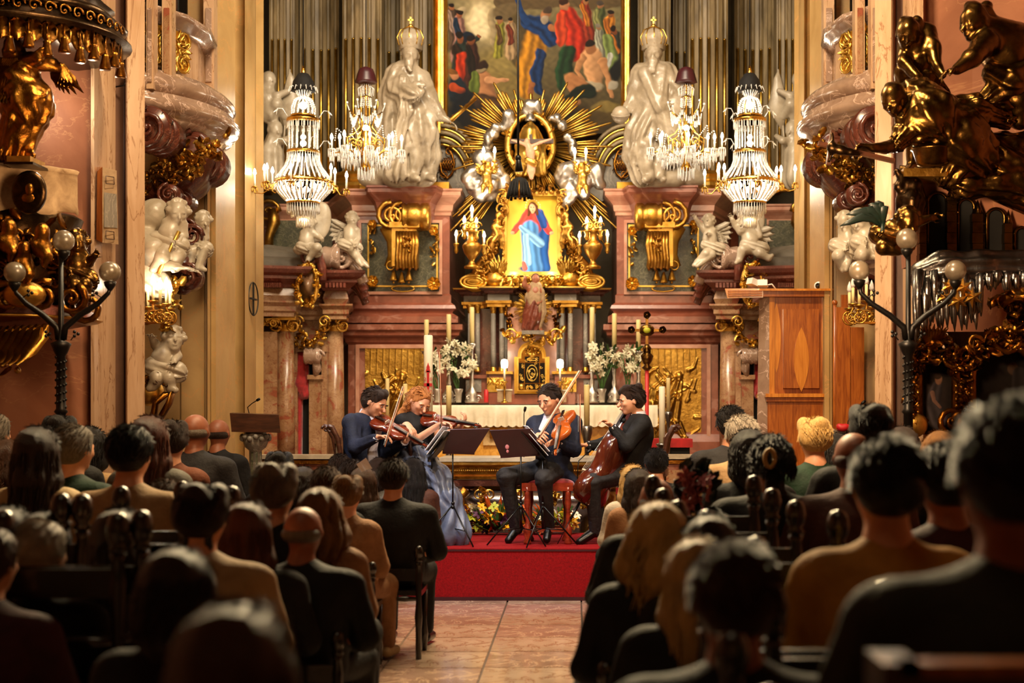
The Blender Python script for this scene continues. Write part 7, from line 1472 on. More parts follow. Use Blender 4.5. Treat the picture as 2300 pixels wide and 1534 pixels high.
# ======= stage, people's altar, flowers
YT=12.45
st=MB().box(X(700,YT),X(1570,YT),YT,14.1,0,.437).build('stage_platform',M['red_carpet'],label='low concert platform covered in red carpet',cat='platform',org=(X(1150,YT),YT,0))
MB().box(X(698,YT),X(1572,YT),YT-.006,YT,.415,.43).box(X(698,YT),X(1572,YT),YT-.012,YT+.1,0,.03).build('carpet_seam',M['stand_wine'],st)
YO=15.0;q=lambda a,b_,d=0:P(a,b_,YO+d);z=lambda p:Z(p,YO)
t=thing('peoples_altar',Vector((X(1195,YO),YO,.34)),'low front altar with gilt bead frieze on a swelling base behind the musicians','altar')
MB().pbox(985,1410,1028,1037,YO-.05,.8).build('marble_top',M['white_marble'],t)
pa=[(X(995,YO),YO+.5),(X(995,YO),YO),(X(1400,YO),YO),(X(1400,YO),YO+.5)]
MB().mould(pa,[(-.1,z(1037)),(.04,z(1038)),(.04,z(1044)),(0,z(1048)),(-.1,z(1048))]).build('upper_moulding',M['gold'],t)
MB().mould(pa,[(-.1,z(1048)),(0,z(1048)),(0,z(1066)),(.03,z(1070)),(.03,z(1076)),(-.1,z(1076))]).build('gilt_frieze',M['gold_dark'],t)
g=MB()
for k in range(84):g.ball(P(998+k*4.8,1057,YO-.01),.009,6,4)
g.build('bead_row',M['gold_bright'],t,kind='stuff')
MB().mould([(x*.94+X(1195,YO)*.06,y)for x,y in pa],[(-.2,z(1076)),(.02,z(1078)),(.0,z(1092)),(-.06,z(1098)),(-.2,z(1102)),(-.5,z(1102))]).build('dark_cornice',M['mahogany_stone'],t)
v=[];f=[];prof=[(1102,150,-.02),(1110,164,.06),(1120,168,.1),(1135,160,.08),(1150,145,.02),(1165,132,-.06),(1180,122,-.1),(1200,118,-.1)];n=30
for(p,hw,o)in prof:
 for i in range(n+1):
  u_=-1+2*i/n;v.append((X(1200+hw*u_,YO),YO+.05-o*1.2-.12*(1-abs(u_)**4)+.25*max(0,abs(u_)-.9)*10*.6,z(p)))
for i in range(len(prof)-1):
 for k in range(n):f.append((i*(n+1)+k,i*(n+1)+k+1,(i+1)*(n+1)+k+1,(i+1)*(n+1)+k))
MB().add(v,f,True).build('tomb_front',M['silver_dark'],t)
for s_ in(1,-1):
 for k,u_ in enumerate((.3,.75)):
  g=MB();x=1200+s_*u_*150;garland(g,[P(x,1104,YO-.3),P(x,1140,YO-.28)],14,.08,int(x));g.volute(P(x-12,1112,YO-.3),.06,1.4,.2);g.volute(P(x+12,1112,YO-.3),.06,1.4,.2,ux=(-1,0,0));g.build('gilt_acanthus',M['gold'],t)
 MB().tube([P(1200+s_*a,b_,YO-.2)for a,b_ in((152,1100),(168,1118),(160,1140),(140,1165),(125,1190),(132,1205))],[.05,.06,.05,.04,.035,.05],8).build('corner_foot',M['gold_dark'],t)
for k in range(4):MB().box(X(1040,YO)+.02*k,X(1400,YO)-.02*k,YO+.35+.05*k,YO+.8,.34+.14*k,.48+.14*k).build('stone_step',M['yellow_marble'],t)
t=thing('communion_rail',Vector((X(1150,15.3),15.3,.34)),'pink and cream marble communion rail running behind the stage','rail')
for(a,b_)in((560,960),(1420,1640)):
 MB().pbox(a,b_,1022,1031,15.25,.35).build('rail_top',M['white_marble'],t);MB().pbox(a,b_,1031,1200,15.3,.25).build('rail_body',M['pink_marble'],t);MB().pbox(a,b_,1034,1042,15.27,.3).build('gilt_band',M['gold_dark'],t)
 for k in range(int((b_-a)/66)):MB().pbox(a+8+k*66,a+58+k*66,1056,1120,15.28,.04).build('pierced_panel',M['brown_marble'],t)
r=random.Random(9)
def arrangement(cx,cy,w_,h_,Y,label):
 c0=P(cx,cy,Y);t=thing('flower_arrangement',c0,label,'flowers','colourful flower arrangements before the front altar');g=MB()
 for k in range(22):d=Vector((r.uniform(-1,1),r.uniform(-.7,0),r.uniform(0,.8))).normalized();g.leaf(c0+d*.05+Vector((0,0,.03)),d,(0,-.4,1),r.uniform(.16,.3)*w_,.07,.25,5)
 g.build('leaves',M['leaf_green'],t)
 for k in range(60):
  kd=('petal_yellow','petal_yellow','petal_purple','petal_orange','petal_lime','petal_white')[k%6];p=c0+Vector((r.uniform(-.26,.26)*w_,r.uniform(-.2,.02),.05+r.uniform(0,.2)*h_));inst(flower_mesh(kd),'blossom',p,(r.uniform(.4,1.2),r.uniform(-.6,.6),r.uniform(0,6)),(.75,)*3,None,t)
 for k in range(7):g=MB();d=Vector((r.uniform(-.9,.9),-.1,r.uniform(.4,1))).normalized();g.leaf(c0+Vector((0,0,.08)),d,(0,-1,.2),r.uniform(.25,.36),.03,.2,4);g.build('strelitzia_petal',M['petal_orange'],t)
arrangement(1115,1200,1.1,1.1,14.0,'bright yellow, purple and orange flower arrangement left of the violist');arrangement(1240,1200,.9,.8,14.05,'flower arrangement under the red stool, behind the music stands')
# ======= instruments
def instrument(nm,a,b_,n,label,mt,wid=.35,th=.11,rel=.6,org=None):
 """a tail end, b scroll end, n outward normal of the belly"""
 a=V3(a);b_=V3(b_);L=(b_-a).length;u=(b_-a).normalized();n=V3(n);n=(n-u*n.dot(u)).normalized();s_=u.cross(n);t=thing(nm,a,label,nm);B=L*rel;W=B*wid/.6
 o=[(0,0),(.0,.25),(.05,.44),(.15,.5),(.28,.46),(.38,.33),(.42,.31),(.52,.31),(.58,.34),(.66,.4),(.78,.42),(.88,.38),(.97,.22),(1,.08)]
 out=[(x,y)for x,y in o]+[(x,-y)for x,y in o[::-1]];T=B*th;v=[];f=[];m=len(out)
 for(k,sc2)in((-T,.92),(-T*.8,1),(0,1),(T*.12,.93)):
  for x,y in out:v.append(a+u*(x if sc2==1 else.5+(x-.5)*.96)*B+s_*y*W*sc2+n*k)
 for k in range(3):
  for i in range(m):j=(i+1)%m;f.append((k*m+i,k*m+j,(k+1)*m+j,(k+1)*m+i))
 c1=a+u*.5*B+n*T*.35;c2=a+u*.5*B-n*T*1.25;v+=[c1,c2]
 for i in range(m):j=(i+1)%m;f+=[(3*m+i,3*m+j,4*m),(j,i,4*m+1)]
 MB().add(v,f,True).build('body',M[mt],t)
 MB().bar(a+u*B*.62+n*T*.55,a+u*L*.9+n*T*.45,L*.04,L*.015,n).build('fingerboard',M['black_wood'],t)
 MB().bar(a+u*B*.95-n*T*.1,a+u*L*.9+n*T*.1,L*.035,L*.03,n).build('neck',M[mt],t)
 g=MB();g.bar(a+u*L*.88+n*T*.1,a+u*L*.97,L*.035,L*.03,n);g.volute(a+u*L*.97+n*T*-.05,L*.035,1.4,.35,ux=u,uz=n);g.build('scroll',M[mt],t)
 for k in range(4):c=a+u*L*(.9+.018*k);MB().tube([c-s_*L*.05,c+s_*L*.05],L*.007,5).ball(c+s_*L*.055*(1 if k%2 else-1),L*.013,6,4).build('peg',M['black_wood'],t)
 MB().bar(a+u*B*.38-s_*W*.12+n*T*.6,a+u*B*.38+s_*W*.12+n*T*.6,L*.012,T*.9,n).build('bridge',M['bow_hair'],t);MB().bar(a+u*B*.02+n*T*.5,a+u*B*.3+n*T*.75,L*.04,L*.015,n).build('tailpiece',M['black_wood'],t)
 for k in range(4):MB().tube([a+u*B*.3+s_*W*.04*(k-1.5)+n*T*.9,a+u*B*.38+s_*W*.05*(k-1.5)+n*T*1.15,a+u*L*.9+s_*W*.02*(k-1.5)+n*T*.7],L*.0018,4).build('string',M['silver'],t)
 for k in(-1,1):MB().tube([a+u*B*(.33+.04*w_)+s_*W*k*(.22-.02*math.sin(w_*1.6))+n*T*.26 for w_ in range(5)],L*.004,4).build('sound_hole',M['black_wood'],t)
 return t,a,u,n,s_,L
def bow(a,b_,label):
 a=V3(a);b_=V3(b_);t=thing('bow',a,label,'bow');sd=Vector((.012,-.012,0));MB().tube([a-(b_-a)*.04,a.lerp(b_,.5)+sd*.5,b_+sd],[.006,.005,.004],6).build('stick',M['bow_stick'],t);MB().bar(a-sd*1.2,b_-sd*.6,.002,.011).build('hair',M['bow_hair'],t);MB().bar(a-(b_-a)*.02-sd*.6,a+(b_-a)*.05-sd*.6,.018,.014).build('frog',M['black_wood'],t)
def strands(c,f,u,x,r,kind,n,th):
 g=MB();rr=random.Random(n)
 for i in range(n):
  a=rr.uniform(0,2*PI);e=rr.uniform(.0,1.0);el=PI/2*(1-e**.8*(1.25 if kind!='bald' else 0));d=x*math.cos(a)*math.cos(el)+f*math.sin(a)*math.cos(el)+u*math.sin(el)
  if d.dot(f)>.55 and d.dot(u)<.5:continue
  S_=lambda v:c+u*.24*r-f*.16*r+(x*v.dot(x)*.85+f*v.dot(f)*.97+u*v.dot(u)*.87)*r*1.0
  back=(u*-.5-f*.6+x*rr.uniform(-.4,.4));back=(back-d*back.dot(d)).normalized();p0=S_(d)
  if kind in('long','wavy','curly','bob','tail')and d.dot(f)<.2:
   L_={'long':3.0,'wavy':2.4,'curly':1.7,'bob':1.1,'tail':.6}[kind]*r;w_=.22*r if kind in('wavy','curly')else.04*r;ph=rr.uniform(0,6);p1=p0+back*r*.3;q=Vector((p1 .x,p1 .y,p1 .z))+(d-u*d.dot(u))*r*.12
   pts=[p0,p1]+[q+Vector((0,0,-L_*k/5))+(x*math.sin(ph+k*1.9)+f*math.cos(ph+k*1.6))*w_-f*.08*r*k for k in range(1,6)];g.tube(pts,[th,th]+[th*1.2]*4+[th*.3],3,False)
  else:g.tube([p0,p0+back*r*.22+d*.03*r,p0+back*r*.45+d*rr.uniform(-.02,.1)*r],[th,th,th*.3],3,False)
 return g
def hair(kind,c,f,u,x,r,m,t,seed=1):
 s=Sdf();rr=random.Random(seed);R=Matrix((x,f,u)).transposed()
 s.ell(c+u*.26*r-f*.16*r,(r*.82,r*.94,r*.84),R=R,k=.02,fold=(.004,90,seed))
 s.ell(c-u*.1*r-f*.42*r,(r*.76,r*.6,r*.66),R=R,k=.03)
 if kind=='quiff':s.ell(c+u*.85*r+f*.35*r,(r*.5,r*.4,r*.3),R=R,fold=(.008,60,1));[s.ell(c+u*(.7+.3*math.sin(k))*r+f*(.5-.14*k)*r+x*.5*math.cos(k*2)*r,(r*.28,)*3,k=.015)for k in range(9)]
 if kind=='curly':
  for k in range(60):a=k*2.4;h_=k/60;s.ell(c+u*(.6-2.3*h_)*r-f*(.25+.25*math.cos(a))*r+x*math.sin(a)*(.72+.25*h_)*r,(r*.2,)*3,k=.014)
 s.ell(c-u*.22*r+f*.72*r,(r*.62,r*.6,r*.78),R=R,sub=True,k=.012)
 o=s.build('hair',M[m],.009,t,noise=.003,nf=60);strands(c,f,u,x,r,'short' if kind=='quiff' else kind,240,.0035).build('hair_strands',M[m],o,kind='stuff')
def face_bits(c,f,u,x,r,t,brow):
 for a in(-1,1):
  p=c-u*.04*r+f*.8*r+x*a*.28*r
  MB().ball(p,(.009,.006,.005),8,5).build('eye',M['eye_white'],t);MB().ball(p+f*.007,.0055,6,4).build('iris',M['eye_dark'],t);MB().tube([p+u*.2*r-x*.16*r*a,p+u*.25*r+f*.02,p+u*.17*r+x*.16*r*a],.0045,5).build('eyebrow',M[brow],t)
 p=c-u*.55*r+f*.9*r;MB().tube([p-x*.17*r-f*.014-u*.004,p+f*.002,p+x*.17*r-f*.014-u*.004],[.003,.006,.003],6).build('lips',M['lips'],t)
def musician(label,J,Y,face,up,skin,hk,hm,coat,legs,seed,sleeves=True,skirt=None,hands=None,lapel=True):
 q=lambda k:P(J[k][0],J[k][1],Y+(J[k][2]if len(J[k])>2 else 0));t=thing('person',q('base'),label,'person','string quartet musicians');r=.118
 s=Sdf();c=q('head');f,u,x=head_sdf(s,c,face,up,r);s.chain([c-u*.55*r-f*.2*r,q('neck')],[.052,.058],.02)
 s.chain([q('neck'),q('chest')],[.06,.1],.04).chain([q('chest'),q('hip')],[.1,.11],.05)
 for i,sd in enumerate('LR'):
  s.chain([q('neck').lerp(q('s'+sd),.5),q('s'+sd),q('e'+sd),q('w'+sd)],[.05,.05 if sleeves else.055,.036,.026],.02);d,pn,side,cu=hands[i];hand_sdf(s,q('w'+sd),d,pn,.088,cu,side)
  s.chain([q('hip'),q('k'+sd),q('a'+sd)],[.08,.055,.04],.03)
 s.build('body',M[skin],.0075,t);face_bits(c,f,u,x,r,t,hm);hair(hk,c,f,u,x,r,hm,t,seed)
 s=Sdf();n0=q('neck')-u*.035
 s.cap(n0,.085,q('chest'),.155,.05).chain([q('chest'),q('belly'),q('hip')],[.155,.145,.15],.06,(.006,5,seed));s.cap(q('sL'),.08,q('sR'),.08,.05)
 if sleeves:
  for sd in 'LR':s.chain([q('s'+sd),q('e'+sd)],[.078,.058],.03,(.006,4,seed));e,w_=q('e'+sd),q('w'+sd);s.cap(e,.06,e.lerp(w_,.88),.04,.03,(.005,4,1))
  if 'tail' in J:s.chain([q('hip'),q('tail')],[.15,.06],.05,(.01,5,1))
 s.ell(n0+Vector((0,0,.06)),(.062,.062,.09),sub=True,k=.02);s.build('jacket' if sleeves else 'top',M[coat],.011,t,noise=.003,nf=26)
 if sleeves:
  for sd in 'LR':e,w_=q('e'+sd),q('w'+sd);MB().tube([e.lerp(w_,.86),e.lerp(w_,.95)],.036,12).build('shirt_cuff',M['shirt_white'],t)
  ch=q('chest');tf=Vector((f.x,f.y,0)).normalized();MB().tube([n0+u*.05+tf*.06,n0+tf*.115,ch+tf*.178,ch.lerp(q('belly'),.7)+tf*.16],[.05,.045,.04,.012],10,flat=.6).build('shirt_front',M['shirt_white'],t)
  MB().tube([n0+u*.045,n0+u*.085],[.07,.066],14,cap=False).build('collar',M['shirt_white'],t)
 s=Sdf()
 if skirt:
  for pts,rs in skirt:s.chain([P(a,b_,Y+d)for a,b_,d in pts],rs,.06,(.022,8,seed+len(pts)))
  s.build('skirt',M[legs],.013,t)
 else:
  for sd in 'LR':s.chain([q('hip')+(q('k'+sd)-q('hip'))*.1,q('k'+sd)],[.115,.078],.04,(.006,5,1));s.chain([q('k'+sd),q('a'+sd)],[.075,.052],.03,(.006,4,2))
  s.cap(q('hip')+Vector((-.06,0,0)),.12,q('hip')+Vector((.06,0,0)),.12,.05);s.build('trousers',M[legs],.011,t)
 for sd in 'LR':
  a,tt=q('a'+sd),q('t'+sd);d=(tt-a).normalized();g=Sdf().cap(a-d*.01,.042,tt,.034,.02).cap(a-d*.05-Vector((0,0,.02)),.034,a,.04,.02);g.build('shoe',M['stand_black'],.01,t)
 return t,c,f,u,x,n0
YM=13.05
musician('violinist with swept dark hair in dark suit, left end of the quartet, bowing',dict(base=(830,1215),head=(842,905,-.05),neck=(822,935),chest=(812,968,.02),belly=(812,1010,.02),hip=(815,1055,.02),sL=(790,950,-.12),sR=(850,955,.14),eL=(798,1005,-.25),eR=(868,1015,.12),wL=(848,982,-.36),wR=(912,990,-.2),kL=(868,1078,-.25),kR=(880,1075,.05),aL=(872,1190,-.3),aR=(885,1190,0),tL=(895,1206,-.4),tR=(908,1206,-.1),tail=(790,1085,.05)),YM,(.93,-.42,-.42),(.25,.05,1),'skin','quiff','hair_dark_brown','cloth_navy','cloth_black',1,hands=[((1,-.1,.05),(.1,-.3,-1),-1,.7),((.75,-.2,.5),(-.7,.2,.4),1,.8)])
MB().tube([P(846,985,YM-.38),P(836,1010,YM-.2),P(840,1050,YM-.22)],[.02,.045,.05],8,flat=.5).build('shirt_tail',M['shirt_white'],bpy.data.objects['person'])
instrument('violin',P(842,938,YM-.08),P(962,1006,YM-.32),(.25,-.62,.7),'reddish brown violin of the dark-haired man at the left','violin_wood')
bow(P(866,998,YM-.48),P(906,868,YM-.2),'violin bow held upright by the dark-haired left violinist')
musician('woman violinist with curly red-blonde hair, black top and blue-grey satin skirt',dict(base=(980,1215),head=(941,903,-.05),neck=(930,935),chest=(932,962),belly=(935,995),hip=(940,1030),sL=(905,948,-.1),sR=(962,945,.12),eL=(935,988,-.28),eR=(985,985,.1),wL=(985,955,-.38),wR=(1035,958,-.1),kL=(985,1080,-.25),kR=(975,1078,.05),aL=(1003,1190,-.3),aR=(990,1190,0),tL=(1022,1204,-.4),tR=(1012,1204,-.1)),YM+.15,(.62,-.7,-.5),(.2,.1,1),'skin_pale','curly','hair_ginger','cloth_black','satin_blue_grey',2,sleeves=False,skirt=[([(935,1010,0),(938,1035,0)],[.13,.17]),([(935,1035,-.05),(975,1075,-.25),(1005,1120,-.32),(1015,1195,-.35)],[.17,.13,.11,.16]),([(930,1045,.05),(965,1085,0),(990,1140,-.1),(1000,1195,-.1)],[.15,.13,.12,.15])],hands=[((1,-.1,.15),(.1,-.4,-1),-1,.8),((.5,-.2,.8),(-.8,.1,.2),1,.8)])
instrument('violin',P(948,935,YM+.02),P(1080,958,YM-.12),(.05,-.62,.78),'red-brown violin of the woman with curly red-blonde hair','violin_wood')
bow(P(992,962,YM-.32),P(984,790,YM-.2),'long violin bow pointing straight up in the hand of the curly-haired woman')
musician('violist with short dark hair in open navy suit seated on the red stool',dict(base=(1225,1215),head=(1233,898,-.08),neck=(1243,935),chest=(1242,965,.02),belly=(1243,1010,.02),hip=(1242,1055,.04),sL=(1203,955,-.02),sR=(1287,952,.08),eL=(1208,1000,-.18),eR=(1290,1010,-.05),wL=(1208,978,-.34),wR=(1252,995,-.28),kL=(1136,1070,-.2),kR=(1222,1076,-.36),aL=(1160,1188,-.05),aR=(1232,1182,-.12),tL=(1142,1214,-.1),tR=(1228,1212,-.22),tail=(1288,1085,.02)),YM,(-.55,-.8,-.28),(-.1,0,1),'skin','short','hair_dark_brown','cloth_navy','cloth_charcoal',3,hands=[((.1,-.3,-.05),(.6,-.1,-.6),1,1.0),((-.45,-.3,.1),(.3,-.2,-.9),-1,.8)])
instrument('viola',P(1268,925,YM-.12),P(1247,1022,YM-.62),(-.45,-.62,.65),'orange-brown viola held by the short-haired man in the centre','viola_wood')
bow(P(1210,985,YM-.42),P(1303,832,YM-.3),'viola bow slanting up across the central player')
_,c,f,u,x,n0=musician('cellist in black tailcoat and bow tie in profile, right end of the quartet',dict(base=(1370,1220),head=(1417,900,0),neck=(1434,937,.02),chest=(1428,968,.03),belly=(1420,1010,.05),hip=(1418,1055,.08),sL=(1440,955,-.12),sR=(1418,955,.2),eL=(1408,1000,-.24),eR=(1355,1000,.15),wL=(1374,958,-.22),wR=(1318,1000,.05),kL=(1330,1082,-.3),kR=(1338,1080,.2),aL=(1338,1194,-.15),aR=(1345,1185,.1),tL=(1302,1217,-.2),tR=(1312,1208,.05),tail=(1440,1090,.05)),YM,(-.95,-.25,-.12),(-.05,0,1),'skin','quiff','hair_dark_brown','cloth_black','cloth_charcoal',4,hands=[((-.6,-.1,.5),(-.3,-.2,-.8),1,.9),((-1,0,.1),(-.2,-.1,-1),-1,1.0)])
g=MB();b0=n0+Vector((f.x,f.y,0)).normalized()*.15+Vector((0,0,.005));sd_=f.cross(Vector((0,0,1))).normalized()
for k in(-1,1):g.tube([b0,b0+sd_*k*.05+Vector((0,0,.0))],[.008,.024],6,flat=1)
g.ball(b0,.013,6,4).build('bow_tie',M['cloth_black'],bpy.data.objects['person.003'])
instrument('cello',P(1302,1128,YM-.22),P(1443,884,YM+.02),(-.86,.28,-.35),'dark brown cello leaning on the right-hand player with its back visible','cello_wood',wid=.34,th=.16,rel=.64)
ct=bpy.data.objects['cello'];MB().tube([P(1302,1128,YM-.22),P(1282,1165,YM-.3)],.012,6).tube([P(1282,1165,YM-.3),P(1252,1222,YM-.36)],.004,5).build('endpin',M['stand_black'],ct)
bow(P(1303,1010,YM-.05),P(1300,885,YM+.0),'cello bow held upright by the cellist')
t=thing('stool',P(1230,1215,YM-.02),'red velvet stool with turned reddish wooden legs under the central player','stool')
MB().box(-.225,.225,-.2,.2,-.04,.03,Matrix.Identity(3),P(1230,1090,YM)).build('seat_frame',M['red_wood'],t)
Sdf().ell(P(1230,1085,YM),(.24,.21,.06)).ell(P(1230,1089,YM),(.235,.2,.05)).build('cushion',M['red_velvet'],.014,t)
for(a,d)in((1186,-.17),(1276,-.17),(1190,.17),(1270,.17)):
 c=P(a,1218,YM);c.y=YM+d;c.z=.437;MB().lathe([(.03,0),(.035,.02),(.02,.05),(.035,.09),(.036,.14),(.02,.17),(.018,.3),(.026,.33),(.03,.36),(.026,.43),(.033,.5)],c,12).build('leg',M['red_wood'],t)
for d in(-.17,.17):MB().bar((X(1188,YM),YM+d,.56),(X(1274,YM),YM+d,.56),.03).build('stretcher',M['red_wood'],t)
def qchair(px,Y,yaw,label):
 c=Vector((X(px,Y),Y,.437));R=Matrix.Rotation(yaw,3,'Z');t=thing('chair',c,label,'chair');w=lambda a,b_,h:c+R@Vector((a,b_,h))
 MB().box(-.22,.22,-.21,.21,-.03,.03,R,w(0,0,.46)).build('seat',M['red_velvet'],t)
 for a in(-.2,.2):
  MB().tube([w(a,.19,.44),w(a,.17,.2),w(a,.19,0)],[.022,.018,.02],8).build('leg',M['dark_wood'],t);g=MB().tube([w(a,-.27,0),w(a,-.2,.3),w(a,-.19,.46),w(a,-.2,.7),w(a,-.24,.92),w(a,-.29,1.02),w(a,-.33,1.03)],[.022,.02,.022,.02,.022,.025,.018],8).volute(w(a,-.31,1.0),.035,1.2,.4,ux=R@Vector((0,-1,0)));g.build('leg',M['dark_wood'],t)
 for h_ in(.9,.62):MB().bar(w(-.2,-.22,h_),w(.2,-.22,h_),.03,.06).build('back_rail',M['dark_wood'],t)
 MB().box(-.12,.12,-.01,.01,0,.22,R,w(0,-.215,.66)).build('back_splat',M['fluted_stone'],t)
qchair(815,YM+.03,-PI/2+.25,'dark wooden chair with pale carved back under the left violinist');qchair(942,YM+.25,-.9,'dark wooden chair under the woman violinist');qchair(1440,YM+.08,PI/2-.1,'dark wooden chair with scrolled back posts under the cellist')
def stand(px,Y,p,desk,label,sheets=None,m='stand_wine',lean=.2):
 c=P(px,1215,Y);c.z=.437;t=thing('music_stand',c,label,'music stand');top=Z(p,Y)
 MB().tube([c+Vector((0,0,.15)),(c.x,Y,.8)],.011,6).tube([(c.x,Y,.8),(c.x,Y,top)],.007,6).ball((c.x,Y,.8),.018,6,4).ball((c.x,Y,.33+c.z),.02,6,4).build('post',M['stand_black'],t)
 for k in range(3):a=k*2.1+px;e=c+Vector((.3*math.cos(a),.3*math.sin(a),.01));MB().tube([(c.x,Y,c.z+.35),e],.007,5).tube([(c.x,Y,c.z+.15),c.lerp(e,.6)+Vector((0,0,.13))],.005,5).build('leg',M['stand_black'],t)
 v=[V3(a)for a in desk];nn=(v[1]-v[0]).cross(v[3]-v[0]).normalized()*.008;MB().add(v+[a+nn for a in v],[(3,2,1,0),(4,5,6,7),(0,1,5,4),(1,2,6,5),(2,3,7,6),(3,0,4,7)]).build('desk',M[m],t)
 MB().bar(v[0].lerp(v[3],.0),v[1],.012,.04).build('lip',M[m],t);MB().bar(v[0].lerp(v[2],.25)-nn*.6,v[0].lerp(v[2],.85)-nn*.6,.01).build('brace',M[m],t)
 if sheets:
  for k,o in enumerate((0,1)):
   w_=[a+Vector(sheets)*(1+o*.5)+Vector((0,-.01*o,.02*o))for a in v];cx_=sum(w_,Vector())/4;w_=[cx_+(a-cx_)*.86 for a in w_];MB().add(w_+[a+nn*.6 for a in w_],[(3,2,1,0),(4,5,6,7),(0,1,5,4),(1,2,6,5),(2,3,7,6),(3,0,4,7)]).build('sheet_music',M['paper'],t)
Yn=12.75
stand(1017,Yn,1020,[P(994,1014,Yn),P(1066,1016,Yn),P(1100,962,Yn-.12),P(1012,964,Yn-.12)],'music stand with wine-red desk in front of the two violinists')
stand(970,Yn+.1,1030,[P(962,1032,Yn-.12),P(972,1032,Yn+.28),P(1026,972,Yn+.3),P(1008,970,Yn-.14)],'black music stand with white sheets seen edge-on, left of the wine-red desk',(-.03,-.015,.03),'stand_black')
stand(1170,Yn,1024,[P(1124,1024,Yn),P(1216,1018,Yn),P(1196,962,Yn-.12),P(1100,966,Yn-.12)],'music stand with wine-red desk in front of the violist')
g=MB().ball(P(1139,1004,Yn-.06),(.018,.004,.022),10,6).ball(P(1140,1014,Yn-.06),(.012,.004,.014),10,6);g.build('stand_emblem',M['petal_pink'],bpy.data.objects['music_stand.002'])
stand(1219,Yn-.05,1032,[P(1228,1036,Yn-.1),P(1216,1036,Yn+.25),P(1160,968,Yn+.25),P(1170,970,Yn-.12)],'black music stand with white sheets seen edge-on, right of the violist desk',(.03,-.015,.03),'stand_black')
gooseneck([P(1297,1075,YM-.4),P(1298,1050,YM-.4),P(1300,1035,YM-.38),P(1318,1018,YM-.35)],'thin clip microphone on a black stand between violist and cellist')
gooseneck([P(1177,1028,15.1),P(1177,960,15.1),P(1177,930,15.1),P(1178,925,15.1)],'thin upright microphone standing on the front altar')
# ======= listeners seen from behind
def pm(s,h,nm):return s.mesh(h,nm)
hc=Vector((0,0,1.195));HR=.115
def mk_body():
 s=Sdf();f,u,x=head_sdf(s,hc,(0,1,0),(0,0,1),HR);s.chain([(0,-.015,1.12),(0,-.03,1.02)],[.055,.06],.03)
 s.cap((0,-.03,1.02),.06,(0,0,.75),.1,.05)
 for a in(-1,1):s.chain([(a*.17,0,.95),(a*.22,.05,.7),(a*.12,.28,.62)],[.045,.036,.026],.02);hand_sdf(s,(a*.12,.28,.62),(-a*.4,1,-.2),(0,0,-1),.088,.4,-a);s.chain([(a*.1,0,.55),(a*.13,.42,.52),(a*.13,.46,.1)],[.06,.05,.036],.03)
 return pm(s,.012,'body')
BODY=mk_body()
def mk_top(w,fold,seed):
 s=Sdf();s.cap((-.155*w,-.02,.955),.075,(.155*w,-.02,.955),.075,.06).cap((0,-.03,1.015),.07,(0,-.02,.93),.1,.06)
 s.cap((-.07,-.01,.86),.14*w,(.07,-.01,.86),.14*w,.06).cap((-.06,0,.84),.135*w,(-.05,.02,.56),.15,.05,fold).cap((.06,0,.84),.135*w,(.05,.02,.56),.15,.05,fold)
 for a in(-1,1):s.chain([(a*.19*w,0,.94),(a*.25*w,.04,.7)],[.075,.062],.04,fold).chain([(a*.25*w,.04,.7),(a*.15,.24,.63)],[.062,.045],.03)
 return s.mesh(.014,'top',.006,17)
TOP=[mk_top(1.0,(.006,5,1),1),mk_top(1.17,(.008,5,2),2),mk_top(.86,(.006,6,3),3)]
s=Sdf()
for a in(-1,1):s.chain([(a*.08,0,.54),(a*.13,.42,.53)],[.11,.085],.04).chain([(a*.13,.42,.53),(a*.13,.45,.12)],[.08,.055],.03,(.005,4,1))
LEGS=pm(s,.018,'trousers')
s=Sdf()
for a in(-1,1):s.cap((a*.13,.42,.055),.042,(a*.14,.6,.045),.035,.02)
SHOE=pm(s,.014,'shoes')
